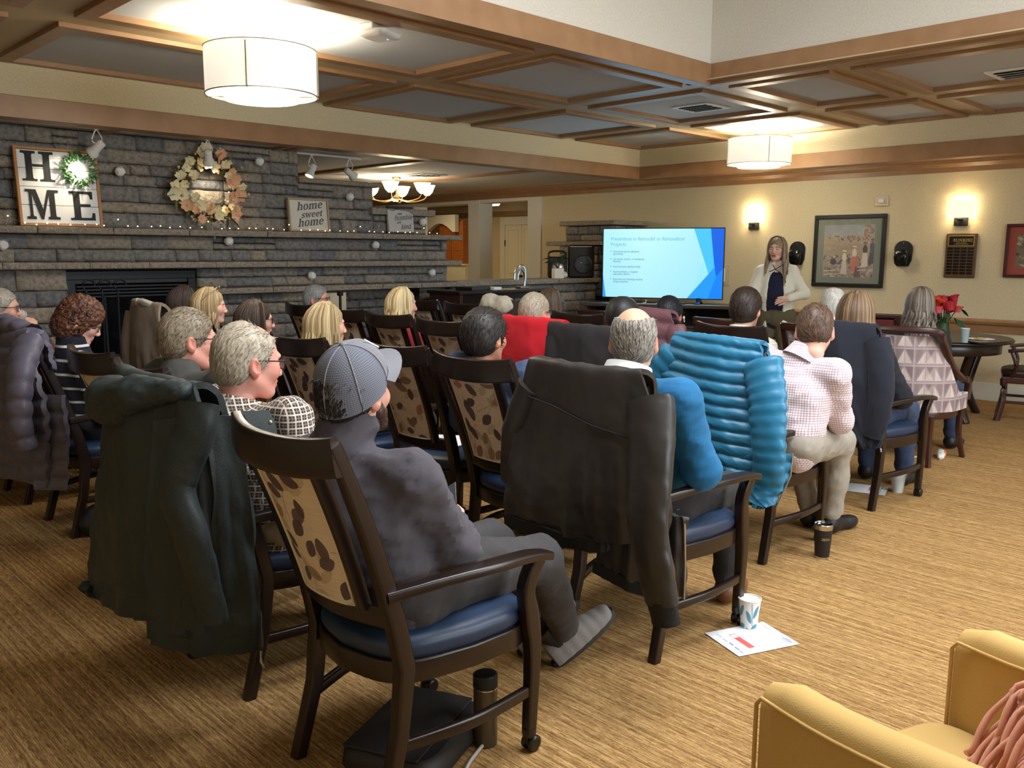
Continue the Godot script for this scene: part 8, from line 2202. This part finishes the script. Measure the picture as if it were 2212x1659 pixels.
# ---------------------------------------------------------------- mustard armchair in the lower right corner
func armchair_yellow() -> void:
	# local x to the sitter's left, -z is the way it faces
	var o := thing("mustard_armchair", "low mustard-yellow upholstered armchair with piped arms in the lower right corner", "armchair", V(1.785, 0, -0.70), deg_to_rad(-18.4))
	var soft := func(lo: Vector3, hi: Vector3, r: float) -> Shape:
		var s := Shape.new(); s.box((lo + hi) / 2, (hi - lo).abs(), r)
		return s
	for s in [-1, 1]:
		var a := Shape.new(); var rows := []
		for i in 13:
			var z := lerpf(0.0, 0.66, i / 12.0)
			var h := 0.645 + 0.06 * smoothstep(0.1, 1.0, i / 12.0)
			if i == 0: h -= 0.02
			var ring := PackedVector3Array(); var w := 0.045 if i > 0 else 0.032
			for q in [[-w, 0.06], [-w, h - 0.05], [-w + 0.006, h - 0.02], [-w + 0.022, h - 0.004], [0, h], [w - 0.022, h - 0.004], [w - 0.006, h - 0.02], [w, h - 0.05], [w, 0.06]]: ring.append(V(s * 0.285 + q[0], q[1], z - 0.006 if i == 0 else z))
			rows.append(ring)
		a.skin(rows, false, false); a.fan(rows[0], V(0, 0, -1)); a.fan(rows[-1], V(0, 0, 1))
		var arm := put("arm", a, M.mustard, o)
		for e in [-1, 1]:
			var p := PackedVector3Array([V(s * 0.285 + e * 0.046, 0.08, -0.002), V(s * 0.285 + e * 0.046, 0.59, -0.002)])
			for i in 12: p.append(V(s * 0.285 + e * 0.045, 0.608 + 0.06 * smoothstep(0.1, 1.0, i / 11.0), lerpf(0.01, 0.66, i / 11.0)))
			var pi := Shape.new(); pi.tube(p, 0.0045, 6); put("piping", pi, M.mustard, arm)
	var seat := Shape.new(); var rows := []
	for q in [[0.26, 1.0], [0.27, 1.01], [0.395, 1.015], [0.415, 1.0], [0.423, 0.95], [0.426, 0.6], [0.428, 0.2]]:
		var ring := PackedVector3Array()
		for j in 40:
			var a := TAU * j / 40; var ca := cos(a); var sa := sin(a)
			ring.append(V(q[1] * 0.238 * signf(ca) * pow(absf(ca), 0.25), q[0], 0.27 + q[1] * 0.29 * signf(sa) * pow(absf(sa), 0.25)))
		rows.append(ring)
	seat.skin(rows, true, false); seat.fan(rows[-1], Vector3.UP)
	put("seat_cushion", seat, M.mustard, o)
	put("base", soft.call(V(-0.235, 0.07, 0.01), V(0.235, 0.26, 0.6), 0.02), M.mustard, o)
	put("backrest", soft.call(V(-0.33, 0.07, 0.56), V(0.33, 0.86, 0.70), 0.05), M.mustard, o)
	for q in [[-0.28, 0.05], [0.28, 0.05], [-0.28, 0.64], [0.28, 0.64]]: put("leg", soft.call(V(q[0] - 0.022, 0, q[1] - 0.022), V(q[0] + 0.022, 0.075, q[1] + 0.022), 0.006), M.espresso, o)
	var bt := Shape.new(); bt.ball(V(0.236, 0.50, 0.16), V(0.005, 0.006, 0.006), 8); put("tack", bt, M.cream_vinyl, o)
	# pink throw with rope fringe bunched on the seat against the arm
	var th := thing("pink_throw", "pink knitted throw with rope fringe bunched in the mustard armchair", "throw", V(1.785, 0, -0.70), deg_to_rad(-18.4))
	var f := Field.new(V(-0.1, 0.40, 0.10), V(0.36, 0.78, 0.62), 0.012)
	f.chain([V(0.16, 0.52, 0.28), V(0.12, 0.58, 0.40), V(0.06, 0.60, 0.50)], [0.07, 0.10, 0.10], 0.04); f.cap(V(0.17, 0.47, 0.30), V(0.10, 0.48, 0.48), 0.06, 0.08, 0.05)
	var s := Shape.new(); f.net(s); cloth_noise(s, 0.012, V(10, 10, 10))
	put("knit_body", s, M.pink_wool, th)
	var r := RandomNumberGenerator.new(); r.seed = 31
	for k in 64:
		var t := k / 63.0
		var base := V(0.20, 0.60, 0.24).lerp(V(-0.04, 0.70, 0.50), t) + V(r.randf_range(-0.015, 0.015), r.randf_range(-0.02, 0.02), r.randf_range(-0.02, 0.02))
		var p := PackedVector3Array([base + V(0.02, 0.012, 0.10), base + V(0.0, 0.025, 0.03)])
		var q := base + V(-0.02, -0.01, -0.03); var ph := r.randf() * TAU
		for i in 6:
			p.append(q + V(0.012 * sin(ph + i * 1.1), 0, 0.010 * cos(ph + i * 1.3)))
			q += V(-0.012, -0.036, -0.012)
			if q.y < 0.440: q.y = 0.440 + r.randf() * 0.012
		var fr := Shape.new(); fr.tube(curve(p, 3), 0.0068, 6)
		put("fringe_cord", fr, M.pink_wool, th)
